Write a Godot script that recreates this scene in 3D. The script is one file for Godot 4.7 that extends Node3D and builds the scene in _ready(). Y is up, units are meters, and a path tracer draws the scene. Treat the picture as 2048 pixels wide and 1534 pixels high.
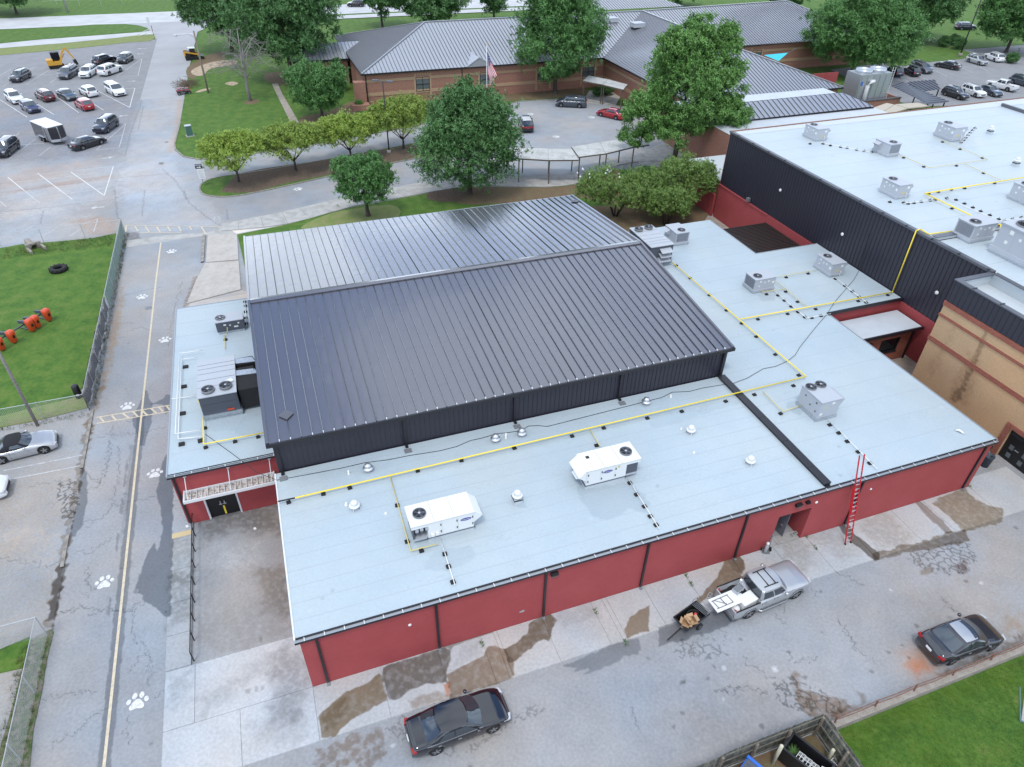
extends Node3D
# A school gymnasium seen from a drone: red block building with pale membrane roofs, a dark
# standing-seam gym roof, streets, lawns, parked cars and a brick school behind.
# x runs along the red front wall, z towards the viewer, the wall's left corner is the origin.
var M := {}
var used := {}
var rng := RandomNumberGenerator.new()
func _ready() -> void:
	set_view()
	make_materials()
	build_ground()
	build_markings()
	build_gym()
	build_wings()
	build_school()
	build_roof_plant()
	build_vehicles()
	build_trees()
	build_street_things()
	build_small_things()
func set_view() -> void:
	var cam := Camera3D.new()
	cam.name = "camera"
	add_child(cam)
	cam.transform = Transform3D(Basis(Vector3(0.942395,0.015449,0.334146),Vector3(0.191798,0.793456,-0.577617),Vector3(-0.274053,0.608432,0.744786)),Vector3(2.8170,33.0000,20.1410))
	cam.fov = 58.13
	cam.near = 0.2
	cam.far = 2500.0
	cam.current = true
	var we := WorldEnvironment.new()
	we.name = "world_environment"
	var e := Environment.new()
	e.background_mode = Environment.BG_SKY
	e.tonemap_mode = Environment.TONE_MAPPER_LINEAR
	e.tonemap_exposure = 1.2
	e.sdfgi_enabled = true
	e.ssao_enabled = true
	e.ssil_enabled = true
	var sky := Sky.new()
	var pm := PanoramaSkyMaterial.new()
	pm.panorama = cloud_panorama()
	sky.sky_material = pm
	e.sky = sky
	we.environment = e
	add_child(we)
	var sun := DirectionalLight3D.new()
	sun.name = "sun"
	sun.light_energy = 0.5
	sun.light_angular_distance = 12.0
	sun.light_color = Color(1.0,0.98,0.95)
	sun.shadow_enabled = true
	add_child(sun)
	sun.look_at_from_position(Vector3(-30,100,40),Vector3.ZERO,Vector3.FORWARD)
func cloud_panorama() -> ImageTexture:
	var w := 1024
	var h := 512
	var im := Image.create(w,h,false,Image.FORMAT_RGBAF)
	var n := FastNoiseLite.new()
	n.seed = 11
	n.noise_type = FastNoiseLite.TYPE_SIMPLEX_SMOOTH
	n.frequency = 1.0
	n.fractal_octaves = 5
	n.fractal_gain = 0.52
	var n2 := FastNoiseLite.new()
	n2.seed = 29
	n2.frequency = 1.9
	n2.fractal_octaves = 3
	for y in h:
		var el := (0.5 - (y + 0.5) / h) * PI
		for x in w:
			var az := (x + 0.5) / w * TAU
			var c := Color(0.30,0.31,0.31)
			if el > 0.0:
				var d := Vector3(cos(az) * cos(el),sin(el),sin(az) * cos(el))
				var k := 1.0 / (d.y + 0.18)
				var q := Vector3(d.x * k,0.3,d.z * k)
				var cov := smoothstep(-0.26,0.16,n.get_noise_3dv(q))
				var shade := 0.5 + 0.5 * n2.get_noise_3dv(q * 1.1 + Vector3(7,0,3))
				var blue := Color(0.13,0.29,0.70).lerp(Color(0.80,0.95,1.14),pow(1.0 - d.y,2.5))
				var white := Color(1.55,1.70,1.88).lerp(Color(0.74,0.86,1.05),shade)
				c = blue.lerp(white,cov) * (1.0 + 0.9 * pow(1.0 - d.y,3.0))
			im.set_pixel(x,y,c)
	return ImageTexture.create_from_image(im)
func pv(a: Array) -> PackedVector2Array:
	var o := PackedVector2Array()
	for i in range(0,a.size(),2):
		o.append(Vector2(a[i],a[i + 1]))
	return o
func numbered(parent: Node,called: String) -> String:
	var key := str(parent.get_instance_id()) + called
	var k: int = used.get(key,0)
	used[key] = k + 1
	return called if k == 0 else "%s_%03d" % [called,k]
func tag(o: Node,label: String,category: String,group := "") -> void:
	o.set_meta("label",label)
	o.set_meta("category",category)
	if group != "":
		o.set_meta("group",group)
func thing(called: String,label: String,category: String,at := Vector3.ZERO,turn := 0.0,group := "") -> Node3D:
	var o := Node3D.new()
	o.name = numbered(self,called)
	add_child(o)
	o.position = at
	o.rotation.y = turn
	tag(o,label,category,group)
	return o
func copy_of(src: Node3D,at: Vector3,turn: float,label: String,group := "") -> Node3D:
	var r: Node3D = src.duplicate()
	r.name = numbered(self,str(src.get_meta("base_name",src.name)))
	add_child(r)
	r.position = at
	r.rotation.y = turn
	r.set_meta("label",label)
	if group != "":
		r.set_meta("group",group)
	return r
func setting(called: String) -> Node3D:
	var o := Node3D.new()
	o.name = numbered(self,called)
	add_child(o)
	o.set_meta("kind","structure")
	return o
func sheet_of(called: String,s: SurfaceTool,m: Material) -> MeshInstance3D:
	var o := part(self,called,s,m)
	o.set_meta("kind","structure")
	return o
func st(smooth := false) -> SurfaceTool:
	var s := SurfaceTool.new()
	s.begin(Mesh.PRIMITIVE_TRIANGLES)
	s.set_smooth_group(0 if smooth else -1)
	return s
func done(s: SurfaceTool) -> ArrayMesh:
	s.generate_normals()
	return s.commit()
func part(parent: Node,called: String,s: SurfaceTool,m: Material) -> MeshInstance3D:
	return inst(parent,called,done(s),m)
func inst(parent: Node,called: String,mesh: Mesh,m: Material,tr := Transform3D.IDENTITY) -> MeshInstance3D:
	var o := MeshInstance3D.new()
	o.name = numbered(parent,called)
	o.mesh = mesh
	o.material_override = m
	o.transform = tr
	parent.add_child(o)
	return o
func tri(s: SurfaceTool,a: Vector3,b: Vector3,c: Vector3) -> void:
	s.add_vertex(a); s.add_vertex(c); s.add_vertex(b)
func quad(s: SurfaceTool,a: Vector3,b: Vector3,c: Vector3,d: Vector3) -> void:
	tri(s,a,b,c); tri(s,a,c,d)
func box(s: SurfaceTool,c: Vector3,size: Vector3,b := Basis.IDENTITY) -> void:
	hexa(s,c,b * Vector3(size.x * 0.5,0,0),b * Vector3(0,size.y * 0.5,0),b * Vector3(0,0,size.z * 0.5))
func hexa(s: SurfaceTool,c: Vector3,x: Vector3,y: Vector3,z: Vector3) -> void:
	var p := [c - x - y - z,c + x - y - z,c + x - y + z,c - x - y + z,c - x + y - z,c + x + y - z,c + x + y + z,c - x + y + z]
	quad(s,p[4],p[7],p[6],p[5])
	quad(s,p[0],p[1],p[2],p[3])
	quad(s,p[3],p[2],p[6],p[7])
	quad(s,p[1],p[0],p[4],p[5])
	quad(s,p[2],p[1],p[5],p[6])
	quad(s,p[0],p[3],p[7],p[4])
func box2(s: SurfaceTool,x0: float,x1: float,y0: float,y1: float,z0: float,z1: float) -> void:
	box(s,Vector3((x0 + x1) / 2,(y0 + y1) / 2,(z0 + z1) / 2),Vector3(absf(x1 - x0),absf(y1 - y0),absf(z1 - z0)))
func bar(s: SurfaceTool,a: Vector3,b: Vector3,w: float,h: float,up := Vector3.UP) -> void:
	var d := (b - a)
	if d.length() < 0.0001:
		return
	var f := d.normalized()
	if absf(f.dot(up)) > 0.98:
		up = Vector3.RIGHT
	var r := f.cross(up).normalized()
	var u := r.cross(f)
	hexa(s,(a + b) / 2,d / 2,u * h / 2,r * w / 2)
func ring(c: Vector3,f: Vector3,r: float,n: int,up := Vector3.UP) -> Array:
	if absf(f.dot(up)) > 0.98:
		up = Vector3.RIGHT
	var x := f.cross(up).normalized()
	var y := x.cross(f).normalized()
	var o := []
	for i in n:
		var a := TAU * i / n
		o.append(c + x * cos(a) * r + y * sin(a) * r)
	return o
func loft(s: SurfaceTool,rings: Array,caps := true) -> void:
	for k in rings.size() - 1:
		var n: int = rings[k].size()
		for i in n:
			var j := (i + 1) % n
			quad(s,rings[k][i],rings[k][j],rings[k + 1][j],rings[k + 1][i])
	if caps:
		fan(s,rings[0],true)
		fan(s,rings[rings.size() - 1],false)
func fan(s: SurfaceTool,r: Array,flip: bool) -> void:
	var c := Vector3.ZERO
	for v in r:
		c += v
	c /= r.size()
	for i in r.size():
		var a: Vector3 = r[i]
		var b: Vector3 = r[(i + 1) % r.size()]
		if flip:
			tri(s,c,b,a)
		else:
			tri(s,c,a,b)
func tube(s: SurfaceTool,pts: Array,r: float,n := 6,r1 := -1.0) -> void:
	var rs := []
	for i in pts.size():
		var a: Vector3 = pts[maxi(i - 1,0)]
		var b: Vector3 = pts[mini(i + 1,pts.size() - 1)]
		var rr := r if r1 < 0.0 else lerpf(r,r1,float(i) / (pts.size() - 1))
		rs.append(ring(pts[i],(b - a).normalized(),rr,n))
	loft(s,rs)
func lathe(s: SurfaceTool,c: Vector3,prof: Array,n := 16,b := Basis.IDENTITY) -> void:
	var rs := []
	for q in prof:
		var o := []
		for i in n:
			var a := -TAU * i / n
			o.append(c + b * Vector3(cos(a) * q[0],q[1],sin(a) * q[0]))
		rs.append(o)
	loft(s,rs)
func flat(s: SurfaceTool,poly: PackedVector2Array,y: float) -> void:
	var ix := Geometry2D.triangulate_polygon(poly)
	for i in range(0,ix.size(),3):
		var a := poly[ix[i]]
		var b := poly[ix[i + 1]]
		var c := poly[ix[i + 2]]
		var va := Vector3(a.x,y,a.y)
		var vb := Vector3(b.x,y,b.y)
		var vc := Vector3(c.x,y,c.y)
		if (b - a).cross(c - a) > 0.0:
			tri(s,va,vc,vb)
		else:
			tri(s,va,vb,vc)
func slab(s: SurfaceTool,poly: PackedVector2Array,y0: float,y1: float) -> void:
	flat(s,poly,y1)
	var cw := Geometry2D.is_polygon_clockwise(poly)
	for i in poly.size():
		var a := poly[i]
		var b := poly[(i + 1) % poly.size()]
		if cw:
			var t := a
			a = b
			b = t
		quad(s,Vector3(b.x,y0,b.y),Vector3(a.x,y0,a.y),Vector3(a.x,y1,a.y),Vector3(b.x,y1,b.y))
func rect(x0: float,x1: float,z0: float,z1: float) -> PackedVector2Array:
	return pv([x0,z0,x1,z0,x1,z1,x0,z1])
func spline(pts: PackedVector2Array,closed: bool,per := 5) -> PackedVector2Array:
	var o := PackedVector2Array()
	var n := pts.size()
	for i in (n if closed else n - 1):
		var p0 := pts[(i - 1 + n) % n] if closed or i > 0 else pts[0]
		var p1 := pts[i]
		var p2 := pts[(i + 1) % n]
		var p3 := pts[(i + 2) % n] if closed or i + 2 < n else pts[n - 1]
		for k in per:
			o.append(p1.cubic_interpolate(p2,p0,p3,float(k) / per))
	if not closed:
		o.append(pts[n - 1])
	return o
func strip(s: SurfaceTool,line: PackedVector2Array,w: float,y0: float,y1: float,closed := false) -> void:
	var n := line.size()
	var l := []
	var r := []
	for i in n:
		var a := line[(i - 1 + n) % n] if closed or i > 0 else line[0]
		var b := line[(i + 1) % n] if closed or i + 1 < n else line[n - 1]
		var d := (b - a).normalized()
		var m := Vector2(-d.y,d.x) * w * 0.5
		l.append(line[i] - m)
		r.append(line[i] + m)
	for i in (n if closed else n - 1):
		var j := (i + 1) % n
		var la := Vector3(l[i].x,y1,l[i].y)
		var lb := Vector3(l[j].x,y1,l[j].y)
		var ra := Vector3(r[i].x,y1,r[i].y)
		var rb := Vector3(r[j].x,y1,r[j].y)
		quad(s,la,ra,rb,lb)
		if y1 - y0 > 0.02:
			var dn := Vector3(0,y0 - y1,0)
			quad(s,ra,ra + dn,rb + dn,rb)
			quad(s,lb,lb + dn,la + dn,la)
func lin(r: float,g: float,b: float) -> Color:
	return Color(r,g,b).linear_to_srgb()
func mat(key: String,c: Color,rough: float,metal := 0.0,tex: Texture2D = null,tile := 1.0) -> StandardMaterial3D:
	var m := StandardMaterial3D.new()
	m.resource_name = key
	m.albedo_color = c
	m.roughness = rough
	m.metallic = metal
	if tex:
		m.albedo_color = Color.WHITE
		m.albedo_texture = tex
		m.uv1_triplanar = true
		m.uv1_world_triplanar = true
		m.uv1_scale = Vector3.ONE / tile
	M[key] = m
	return m
func paint(key: String,c: Color,metal := 0.0) -> StandardMaterial3D:
	var m := mat(key,c,0.16 if c.get_luminance() < 0.3 else 0.3,metal)
	m.clearcoat_enabled = true
	m.clearcoat = 1.0
	m.clearcoat_roughness = 0.04
	return m
func ntex(layers: Array,cols: Array,size := 256,contrast := 1.6) -> ImageTexture:
	var acc := PackedFloat32Array()
	acc.resize(size * size)
	var tot := 0.0
	for l in layers:
		tot += l[1]
	for l in layers:
		var n := FastNoiseLite.new()
		n.seed = l[2]
		n.noise_type = FastNoiseLite.TYPE_SIMPLEX_SMOOTH
		n.frequency = l[0]
		n.fractal_octaves = 3
		var d := n.get_seamless_image(size,size,false,false,0.15,true).get_data()
		var wgt: float = l[1] / tot / 255.0
		for i in acc.size():
			acc[i] += d[i] * wgt
	var lut := PackedByteArray()
	for i in 256:
		var t := clampf((i / 255.0 - 0.5) * contrast + 0.5,0.0,1.0) * (cols.size() - 1)
		var k := mini(int(t),cols.size() - 2)
		var c: Color = cols[k].lerp(cols[k + 1],t - k).linear_to_srgb()
		lut.append_array(PackedByteArray([c.r8,c.g8,c.b8]))
	var out := PackedByteArray()
	out.resize(size * size * 3)
	for i in acc.size():
		var v := clampi(int(acc[i] * 255.0),0,255) * 3
		out[i * 3] = lut[v]
		out[i * 3 + 1] = lut[v + 1]
		out[i * 3 + 2] = lut[v + 2]
	return ImageTexture.create_from_image(Image.create_from_data(size,size,false,Image.FORMAT_RGB8,out))
func tones(c: Color,spread: float) -> Array:
	return [c * (1.0 - spread),c,c * (1.0 + spread)]
func brick_tex(a: Color,b: Color,mortar: Color,seed_no: int) -> ImageTexture:
	var w := 256
	var h := 256
	var r := RandomNumberGenerator.new()
	r.seed = seed_no
	var shade := []
	for i in 32 * 12:
		shade.append(r.randf())
	var im := Image.create(w,h,false,Image.FORMAT_RGB8)
	for y in h:
		var row := y * 24 / h
		var fy := float(y * 24 % h) / h
		for x in w:
			var u := float(x) / w * 8.0 + (0.5 if row % 2 else 0.0)
			var k := int(u) % 8
			var fx := u - floorf(u)
			var c: Color = a.lerp(b,shade[(row * 8 + k) % shade.size()])
			if fy < 0.13 or fx < 0.045:
				c = mortar
			im.set_pixel(x,y,c.linear_to_srgb())
	return ImageTexture.create_from_image(im)
func make_materials() -> void:
	var g := [[0.012,1.0,1],[0.05,0.8,2],[0.25,1.0,3]]
	mat("grass",Color.WHITE,0.95,0,ntex(g,[Color(0.030,0.080,0.007),Color(0.050,0.120,0.010),Color(0.078,0.145,0.015),Color(0.125,0.150,0.036)],512,1.9),11.0)
	mat("grass_dry",Color.WHITE,0.95,0,ntex(g,[Color(0.10,0.15,0.03),Color(0.15,0.20,0.05),Color(0.20,0.21,0.08),Color(0.20,0.155,0.08)],512),9.0)
	mat("grass_weedy",Color.WHITE,0.95,0,ntex([[0.03,1.0,6],[0.2,1.0,7]],[Color(0.03,0.06,0.012),Color(0.07,0.115,0.03),Color(0.15,0.13,0.09),Color(0.2,0.18,0.15)],256,2.2),4.0)
	mat("mulch",Color.WHITE,1.0,0,ntex([[0.03,0.8,9],[0.3,1.2,10]],[Color(0.06,0.040,0.026),Color(0.115,0.078,0.052),Color(0.17,0.125,0.09)],256),3.0)
	mat("earth",Color.WHITE,1.0,0,ntex([[0.02,1.0,12],[0.2,1.0,13]],[Color(0.10,0.055,0.033),Color(0.17,0.10,0.062),Color(0.12,0.11,0.05),Color(0.21,0.14,0.09)],256),5.0)
	mat("sand",Color.WHITE,1.0,0,ntex([[0.03,1.0,14],[0.3,0.8,15]],[Color(0.26,0.18,0.11),Color(0.40,0.31,0.22),Color(0.46,0.38,0.29)],128),4.0)
	mat("asphalt",Color.WHITE,0.9,0,ntex([[0.01,1.2,16],[0.04,0.8,17],[0.35,1.0,18]],[Color(0.19,0.192,0.20),Color(0.22,0.222,0.23),Color(0.25,0.25,0.255)],512),16.0)
	mat("asphalt_drive",Color.WHITE,0.9,0,ntex([[0.01,1.0,16],[0.3,0.8,18]],[Color(0.30,0.303,0.312),Color(0.325,0.328,0.338),Color(0.35,0.352,0.36)],256),14.0)
	mat("asphalt_pale",Color.WHITE,0.9,0,ntex([[0.01,1.0,19],[0.3,1.0,20]],[Color(0.36,0.365,0.37),Color(0.44,0.445,0.45),Color(0.49,0.49,0.49)],256),14.0)
	mat("concrete_kerb",Color.WHITE,0.9,0,ntex([[0.04,1.0,22],[0.3,1.0,23]],[Color(0.15,0.135,0.115),Color(0.25,0.23,0.20),Color(0.33,0.31,0.28)],128),3.0)
	mat("concrete_pale",Color.WHITE,0.9,0,ntex([[0.02,1.0,24],[0.25,0.8,25]],[Color(0.27,0.26,0.24),Color(0.36,0.35,0.33),Color(0.42,0.41,0.39)],256),7.0)
	mat("concrete_walk",Color.WHITE,0.9,0,ntex([[0.02,1.0,46],[0.06,0.9,47],[0.3,0.7,48]],[Color(0.33,0.30,0.26),Color(0.40,0.37,0.335),Color(0.45,0.425,0.39)],256,1.5),9.0)
	mat("concrete_path",Color.WHITE,0.9,0,ntex([[0.03,1.0,26],[0.25,0.8,27]],[Color(0.22,0.18,0.14),Color(0.31,0.27,0.225),Color(0.36,0.32,0.28)],128),5.0)
	mat("white_paint",Color.WHITE,0.7,0,ntex([[0.04,1.0,28],[0.3,1.5,29]],[Color(0.36,0.36,0.36),Color(0.60,0.60,0.59),Color(0.70,0.70,0.68)],256,2.4),2.2)
	mat("faded_paint",Color.WHITE,0.8,0,ntex([[0.03,1.0,30],[0.3,1.5,31]],[Color(0.28,0.28,0.28),Color(0.42,0.42,0.42),Color(0.58,0.58,0.57)],256,2.4),3.0)
	mat("yellow_paint",Color.WHITE,0.7,0,ntex([[0.04,1.0,32],[0.3,1.5,33]],[Color(0.40,0.36,0.29),Color(0.54,0.46,0.32),Color(0.62,0.54,0.39)],256,2.2),2.5)
	mat("red_wall",Color.WHITE,0.75,0,ntex([[0.01,0.8,34],[0.05,0.6,35],[0.4,0.6,36]],[Color(0.28,0.043,0.044),Color(0.31,0.050,0.051),Color(0.335,0.058,0.058)],256,1.4),5.0)
	mat("black_siding",lin(0.024,0.023,0.034),0.42)
	mat("dark_trim",lin(0.014,0.013,0.017),0.4)
	var rm := mat("gym_roof",lin(0.105,0.104,0.122),0.22,0.35)
	rm.metallic_specular = 0.7
	rm.clearcoat_enabled = true
	rm.clearcoat = 1.0
	rm.clearcoat_roughness = 0.1
	var rs := mat("school_roof",lin(0.37,0.38,0.40),0.3,0.5)
	rs.metallic_specular = 0.6
	mat("school_rib",lin(0.10,0.105,0.12),0.4)
	mat("membrane",Color.WHITE,0.6,0,ntex([[0.008,1.0,37],[0.03,0.7,38],[0.3,0.35,39]],[Color(0.41,0.445,0.48),Color(0.455,0.49,0.52),Color(0.49,0.52,0.55)],512,1.3),18.0)
	mat("membrane_seam",lin(0.365,0.405,0.44),0.7)
	mat("membrane_wall",lin(0.46,0.495,0.51),0.6)
	mat("coping",lin(0.10,0.105,0.12),0.4,0.2)
	mat("zinc",lin(0.36,0.38,0.40),0.45,0.6)
	mat("galvanised",Color.WHITE,0.4,0.7,ntex([[0.06,1.0,40],[0.2,1.0,41]],[Color(0.34,0.37,0.40),Color(0.46,0.49,0.52),Color(0.55,0.58,0.60)],128),2.0)
	mat("unit_grey",lin(0.40,0.42,0.45),0.45,0.1)
	M["unit_top"] = M["unit_grey"]
	mat("unit_white",lin(0.66,0.67,0.66),0.45)
	mat("unit_dark",lin(0.07,0.078,0.098),0.55)
	mat("black",lin(0.008,0.008,0.009),0.5)
	mat("black_rubber",lin(0.012,0.012,0.013),0.85)
	mat("white_plastic",lin(0.68,0.68,0.66),0.4)
	mat("white_metal",lin(0.62,0.63,0.63),0.4)
	mat("gas_yellow",lin(0.78,0.60,0.05),0.45)
	mat("gas_yellow_pale",lin(0.55,0.46,0.16),0.6)
	mat("aluminium",lin(0.62,0.63,0.65),0.32,0.85)
	mat("steel_grey",lin(0.20,0.21,0.22),0.5,0.4)
	mat("logo_blue",lin(0.012,0.018,0.26),0.5)
	mat("brick",Color.WHITE,0.9,0,brick_tex(Color(0.24,0.092,0.060),Color(0.35,0.150,0.102),Color(0.34,0.28,0.23),3),1.6)
	mat("brick_red",Color.WHITE,0.9,0,brick_tex(Color(0.20,0.042,0.022),Color(0.30,0.075,0.04),Color(0.24,0.18,0.15),4),1.6)
	mat("brick_tan",Color.WHITE,0.9,0,brick_tex(Color(0.44,0.275,0.145),Color(0.50,0.325,0.18),Color(0.47,0.315,0.18),5),1.6)
	mat("band_tan",lin(0.40,0.265,0.165),0.9)
	mat("glass_dark",lin(0.01,0.012,0.014),0.06)
	mat("glass_pale",lin(0.10,0.115,0.12),0.08)
	mat("door_grey",lin(0.13,0.14,0.16),0.5)
	mat("inside_wall",lin(0.25,0.24,0.22),0.9)
	mat("rust",Color.WHITE,0.9,0,ntex([[0.05,1.0,42],[0.3,1.0,43]],[Color(0.10,0.045,0.026),Color(0.20,0.095,0.06),Color(0.26,0.15,0.11)],128),1.5)
	mat("retaining",Color.WHITE,0.95,0,ntex([[0.04,1.0,44],[0.25,1.0,45]],[Color(0.20,0.165,0.13),Color(0.27,0.24,0.205),Color(0.31,0.285,0.255)],256,1.6),7.0)
	for i in 4:
		var c: Color = [Color(0.085,0.085,0.072),Color(0.11,0.108,0.09),Color(0.065,0.066,0.056),Color(0.13,0.125,0.10)][i]
		mat("fence_wood_%d" % i,Color.WHITE,0.95,0,ntex([[0.03,1.0,50 + i],[0.25,1.0,60 + i]],tones(c,0.5),128,2.0),1.3)
	mat("post_wood",Color.WHITE,0.9,0,ntex([[0.04,1.0,70],[0.3,0.7,71]],[Color(0.10,0.08,0.06),Color(0.2,0.16,0.125),Color(0.27,0.22,0.18)],128),2.0)
	mat("bollard",lin(0.50,0.46,0.34),0.7)
	mat("trellis",lin(0.020,0.014,0.012),0.6)
	mat("chain_wire",lin(0.45,0.47,0.48),0.45,0.4)
	var net := mat("windscreen",lin(0.018,0.022,0.032),0.8)
	net.rim_enabled = true
	mat("green_mesh",lin(0.10,0.20,0.15),0.8)
	mat("red_fibreglass",lin(0.52,0.020,0.030),0.45)
	mat("orange_pad",lin(0.56,0.065,0.018),0.45)
	mat("sled_steel",lin(0.09,0.10,0.125),0.5,0.4)
	mat("cardboard",lin(0.42,0.27,0.15),0.9)
	mat("blue_lid",lin(0.02,0.12,0.50),0.45)
	mat("fan_black",lin(0.012,0.012,0.014),0.55)
	mat("fan_grey",lin(0.16,0.165,0.175),0.5)
	mat("canopy_panel",Color.WHITE,0.55,0.1,ntex([[0.02,1.0,72],[0.1,1.0,73]],[Color(0.30,0.30,0.27),Color(0.44,0.44,0.415),Color(0.50,0.50,0.48)],128),5.0)
	mat("beige_panel",lin(0.42,0.37,0.29),0.7)
	mat("canopy_frame",lin(0.12,0.10,0.08),0.5)
	mat("excavator_yellow",lin(0.56,0.29,0.03),0.45)
	mat("sail_cyan",lin(0.05,0.48,0.60),0.8)
	mat("flag_red",lin(0.50,0.022,0.045),0.8)
	mat("flag_white",lin(0.66,0.65,0.66),0.8)
	mat("flag_blue",lin(0.02,0.028,0.15),0.8)
	mat("utility_green",lin(0.06,0.13,0.11),0.5)
	mat("brush_wood",lin(0.15,0.11,0.075),0.95)
	mat("sign_white",lin(0.66,0.66,0.66),0.5)
var gx0 := 0.0
var gz0 := 0.0
var gres := 0.05
var gw := 0
var gh := 0
var gr := PackedFloat32Array()
var gg := PackedFloat32Array()
var gb := PackedFloat32Array()
var gq := PackedFloat32Array()
var edge_noise := FastNoiseLite.new()
func world_noise(freq: float,sd: int,oct: int) -> PackedByteArray:
	var n := FastNoiseLite.new()
	n.seed = sd
	n.noise_type = FastNoiseLite.TYPE_SIMPLEX_SMOOTH
	n.frequency = freq * gres
	n.fractal_octaves = oct
	n.offset = Vector3(gx0 / gres,gz0 / gres,0)
	return n.get_image(gw,gh,false,false,false).get_data()
func ground_begin(x0: float,z0: float,x1: float,z1: float,res: float,base: Color) -> void:
	gx0 = x0; gz0 = z0; gres = res
	gw = int(round((x1 - x0) / res))
	gh = int(round((z1 - z0) / res))
	var n := gw * gh
	for a in [gr,gg,gb,gq]:
		a.resize(n)
	var big := world_noise(0.07,3,4)
	var mid := world_noise(0.5,5,4)
	var fine := world_noise(5.0,8,2)
	var tint := world_noise(0.12,13,3)
	for i in n:
		var v := 1.0 + (big[i] - 128) * 0.0013 + (mid[i] - 128) * 0.0007 + (fine[i] - 128) * 0.0011
		var t := (tint[i] - 128) * 0.0009
		gr[i] = base.r * v * (1.0 + t)
		gg[i] = base.g * v
		gb[i] = base.b * v * (1.0 - t)
		gq[i] = 0.9
	edge_noise.seed = 77
	edge_noise.frequency = 1.1
	edge_noise.fractal_octaves = 4
func poly_dist(p: Vector2,poly: PackedVector2Array) -> float:
	var best := 1e9
	var inside := false
	var n := poly.size()
	var j := n - 1
	for i in n:
		var a := poly[j]
		var b := poly[i]
		var ab := b - a
		var t := clampf((p - a).dot(ab) / maxf(ab.length_squared(),1e-6),0.0,1.0)
		best = minf(best,p.distance_squared_to(a + ab * t))
		if (b.y > p.y) != (a.y > p.y) and p.x < (a.x - b.x) * (p.y - b.y) / (a.y - b.y) + b.x:
			inside = not inside
		j = i
	return sqrt(best) if inside else -sqrt(best)
func stain(poly: PackedVector2Array,mul: Color,soft := 0.06,ragged := 0.25,rough := 0.9,mottle := 0.0) -> void:
	var r := Rect2(poly[0],Vector2.ZERO)
	for q in poly:
		r = r.expand(q)
	r = r.grow(soft + ragged)
	for y in range(maxi(0,int((r.position.y - gz0) / gres)),mini(gh,int((r.end.y - gz0) / gres))):
		for x in range(maxi(0,int((r.position.x - gx0) / gres)),mini(gw,int((r.end.x - gx0) / gres))):
			var p := Vector2(gx0 + (x + 0.5) * gres,gz0 + (y + 0.5) * gres)
			var en := edge_noise.get_noise_2dv(p)
			var d := poly_dist(p,poly) + en * ragged
			if d <= -soft:
				continue
			var a := smoothstep(-soft,soft,d)
			if mottle > 0.0:
				a *= clampf(1.0 - mottle + mottle * 2.2 * (edge_noise.get_noise_2dv(p * 1.9 + Vector2(31,7)) + 0.35),0.0,1.0)
			var i := y * gw + x
			gr[i] *= lerpf(1.0,mul.r,a)
			gg[i] *= lerpf(1.0,mul.g,a)
			gb[i] *= lerpf(1.0,mul.b,a)
			gq[i] = lerpf(gq[i],rough,a)
func dab(x: int,y: int,k: float) -> void:
	if x >= 0 and y >= 0 and x < gw and y < gh:
		var i := y * gw + x
		gr[i] *= k; gg[i] *= k; gb[i] *= k
func crack(line: PackedVector2Array,dark := 0.55,wander := 0.25) -> void:
	for s in line.size() - 1:
		var a := line[s]
		var b := line[s + 1]
		var n := maxi(2,int(a.distance_to(b) / gres * 1.4))
		var side := (b - a).normalized().orthogonal()
		for k in n:
			var t := float(k) / n
			var p := a.lerp(b,t)
			p += side * wander * edge_noise.get_noise_2dv(p * 2.3 + Vector2(5,91)) * 2.0 * sin(t * PI)
			dab(int((p.x - gx0) / gres),int((p.y - gz0) / gres),dark)
func crazing(poly: PackedVector2Array,cell: float,dark: float) -> void:
	var c := FastNoiseLite.new()
	c.seed = 4
	c.noise_type = FastNoiseLite.TYPE_CELLULAR
	c.cellular_return_type = FastNoiseLite.RETURN_DISTANCE2_SUB
	c.cellular_jitter = 1.0
	c.frequency = 1.0 / cell
	c.domain_warp_enabled = false
	var r := Rect2(poly[0],Vector2.ZERO)
	for q in poly:
		r = r.expand(q)
	for y in range(maxi(0,int((r.position.y - gz0) / gres)),mini(gh,int((r.end.y - gz0) / gres))):
		for x in range(maxi(0,int((r.position.x - gx0) / gres)),mini(gw,int((r.end.x - gx0) / gres))):
			var p := Vector2(gx0 + (x + 0.5) * gres,gz0 + (y + 0.5) * gres)
			var en := edge_noise.get_noise_2dv(p * 0.6)
			var a := smoothstep(0.0,0.3,poly_dist(p,poly) + en * 0.5)
			if a <= 0.0:
				continue
			var v := c.get_noise_2dv(p) + 1.0
			if v < 0.2 * a + edge_noise.get_noise_2dv(p * 3.0) * 0.05:
				dab(x,y,lerpf(1.0,dark,a))
func to8(a: PackedFloat32Array,lut: PackedByteArray,out: PackedByteArray,k: int,n: int) -> void:
	for i in n:
		out[i * 3 + k] = lut[clampi(int(a[i] * 2047.0),0,2047)]
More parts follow.
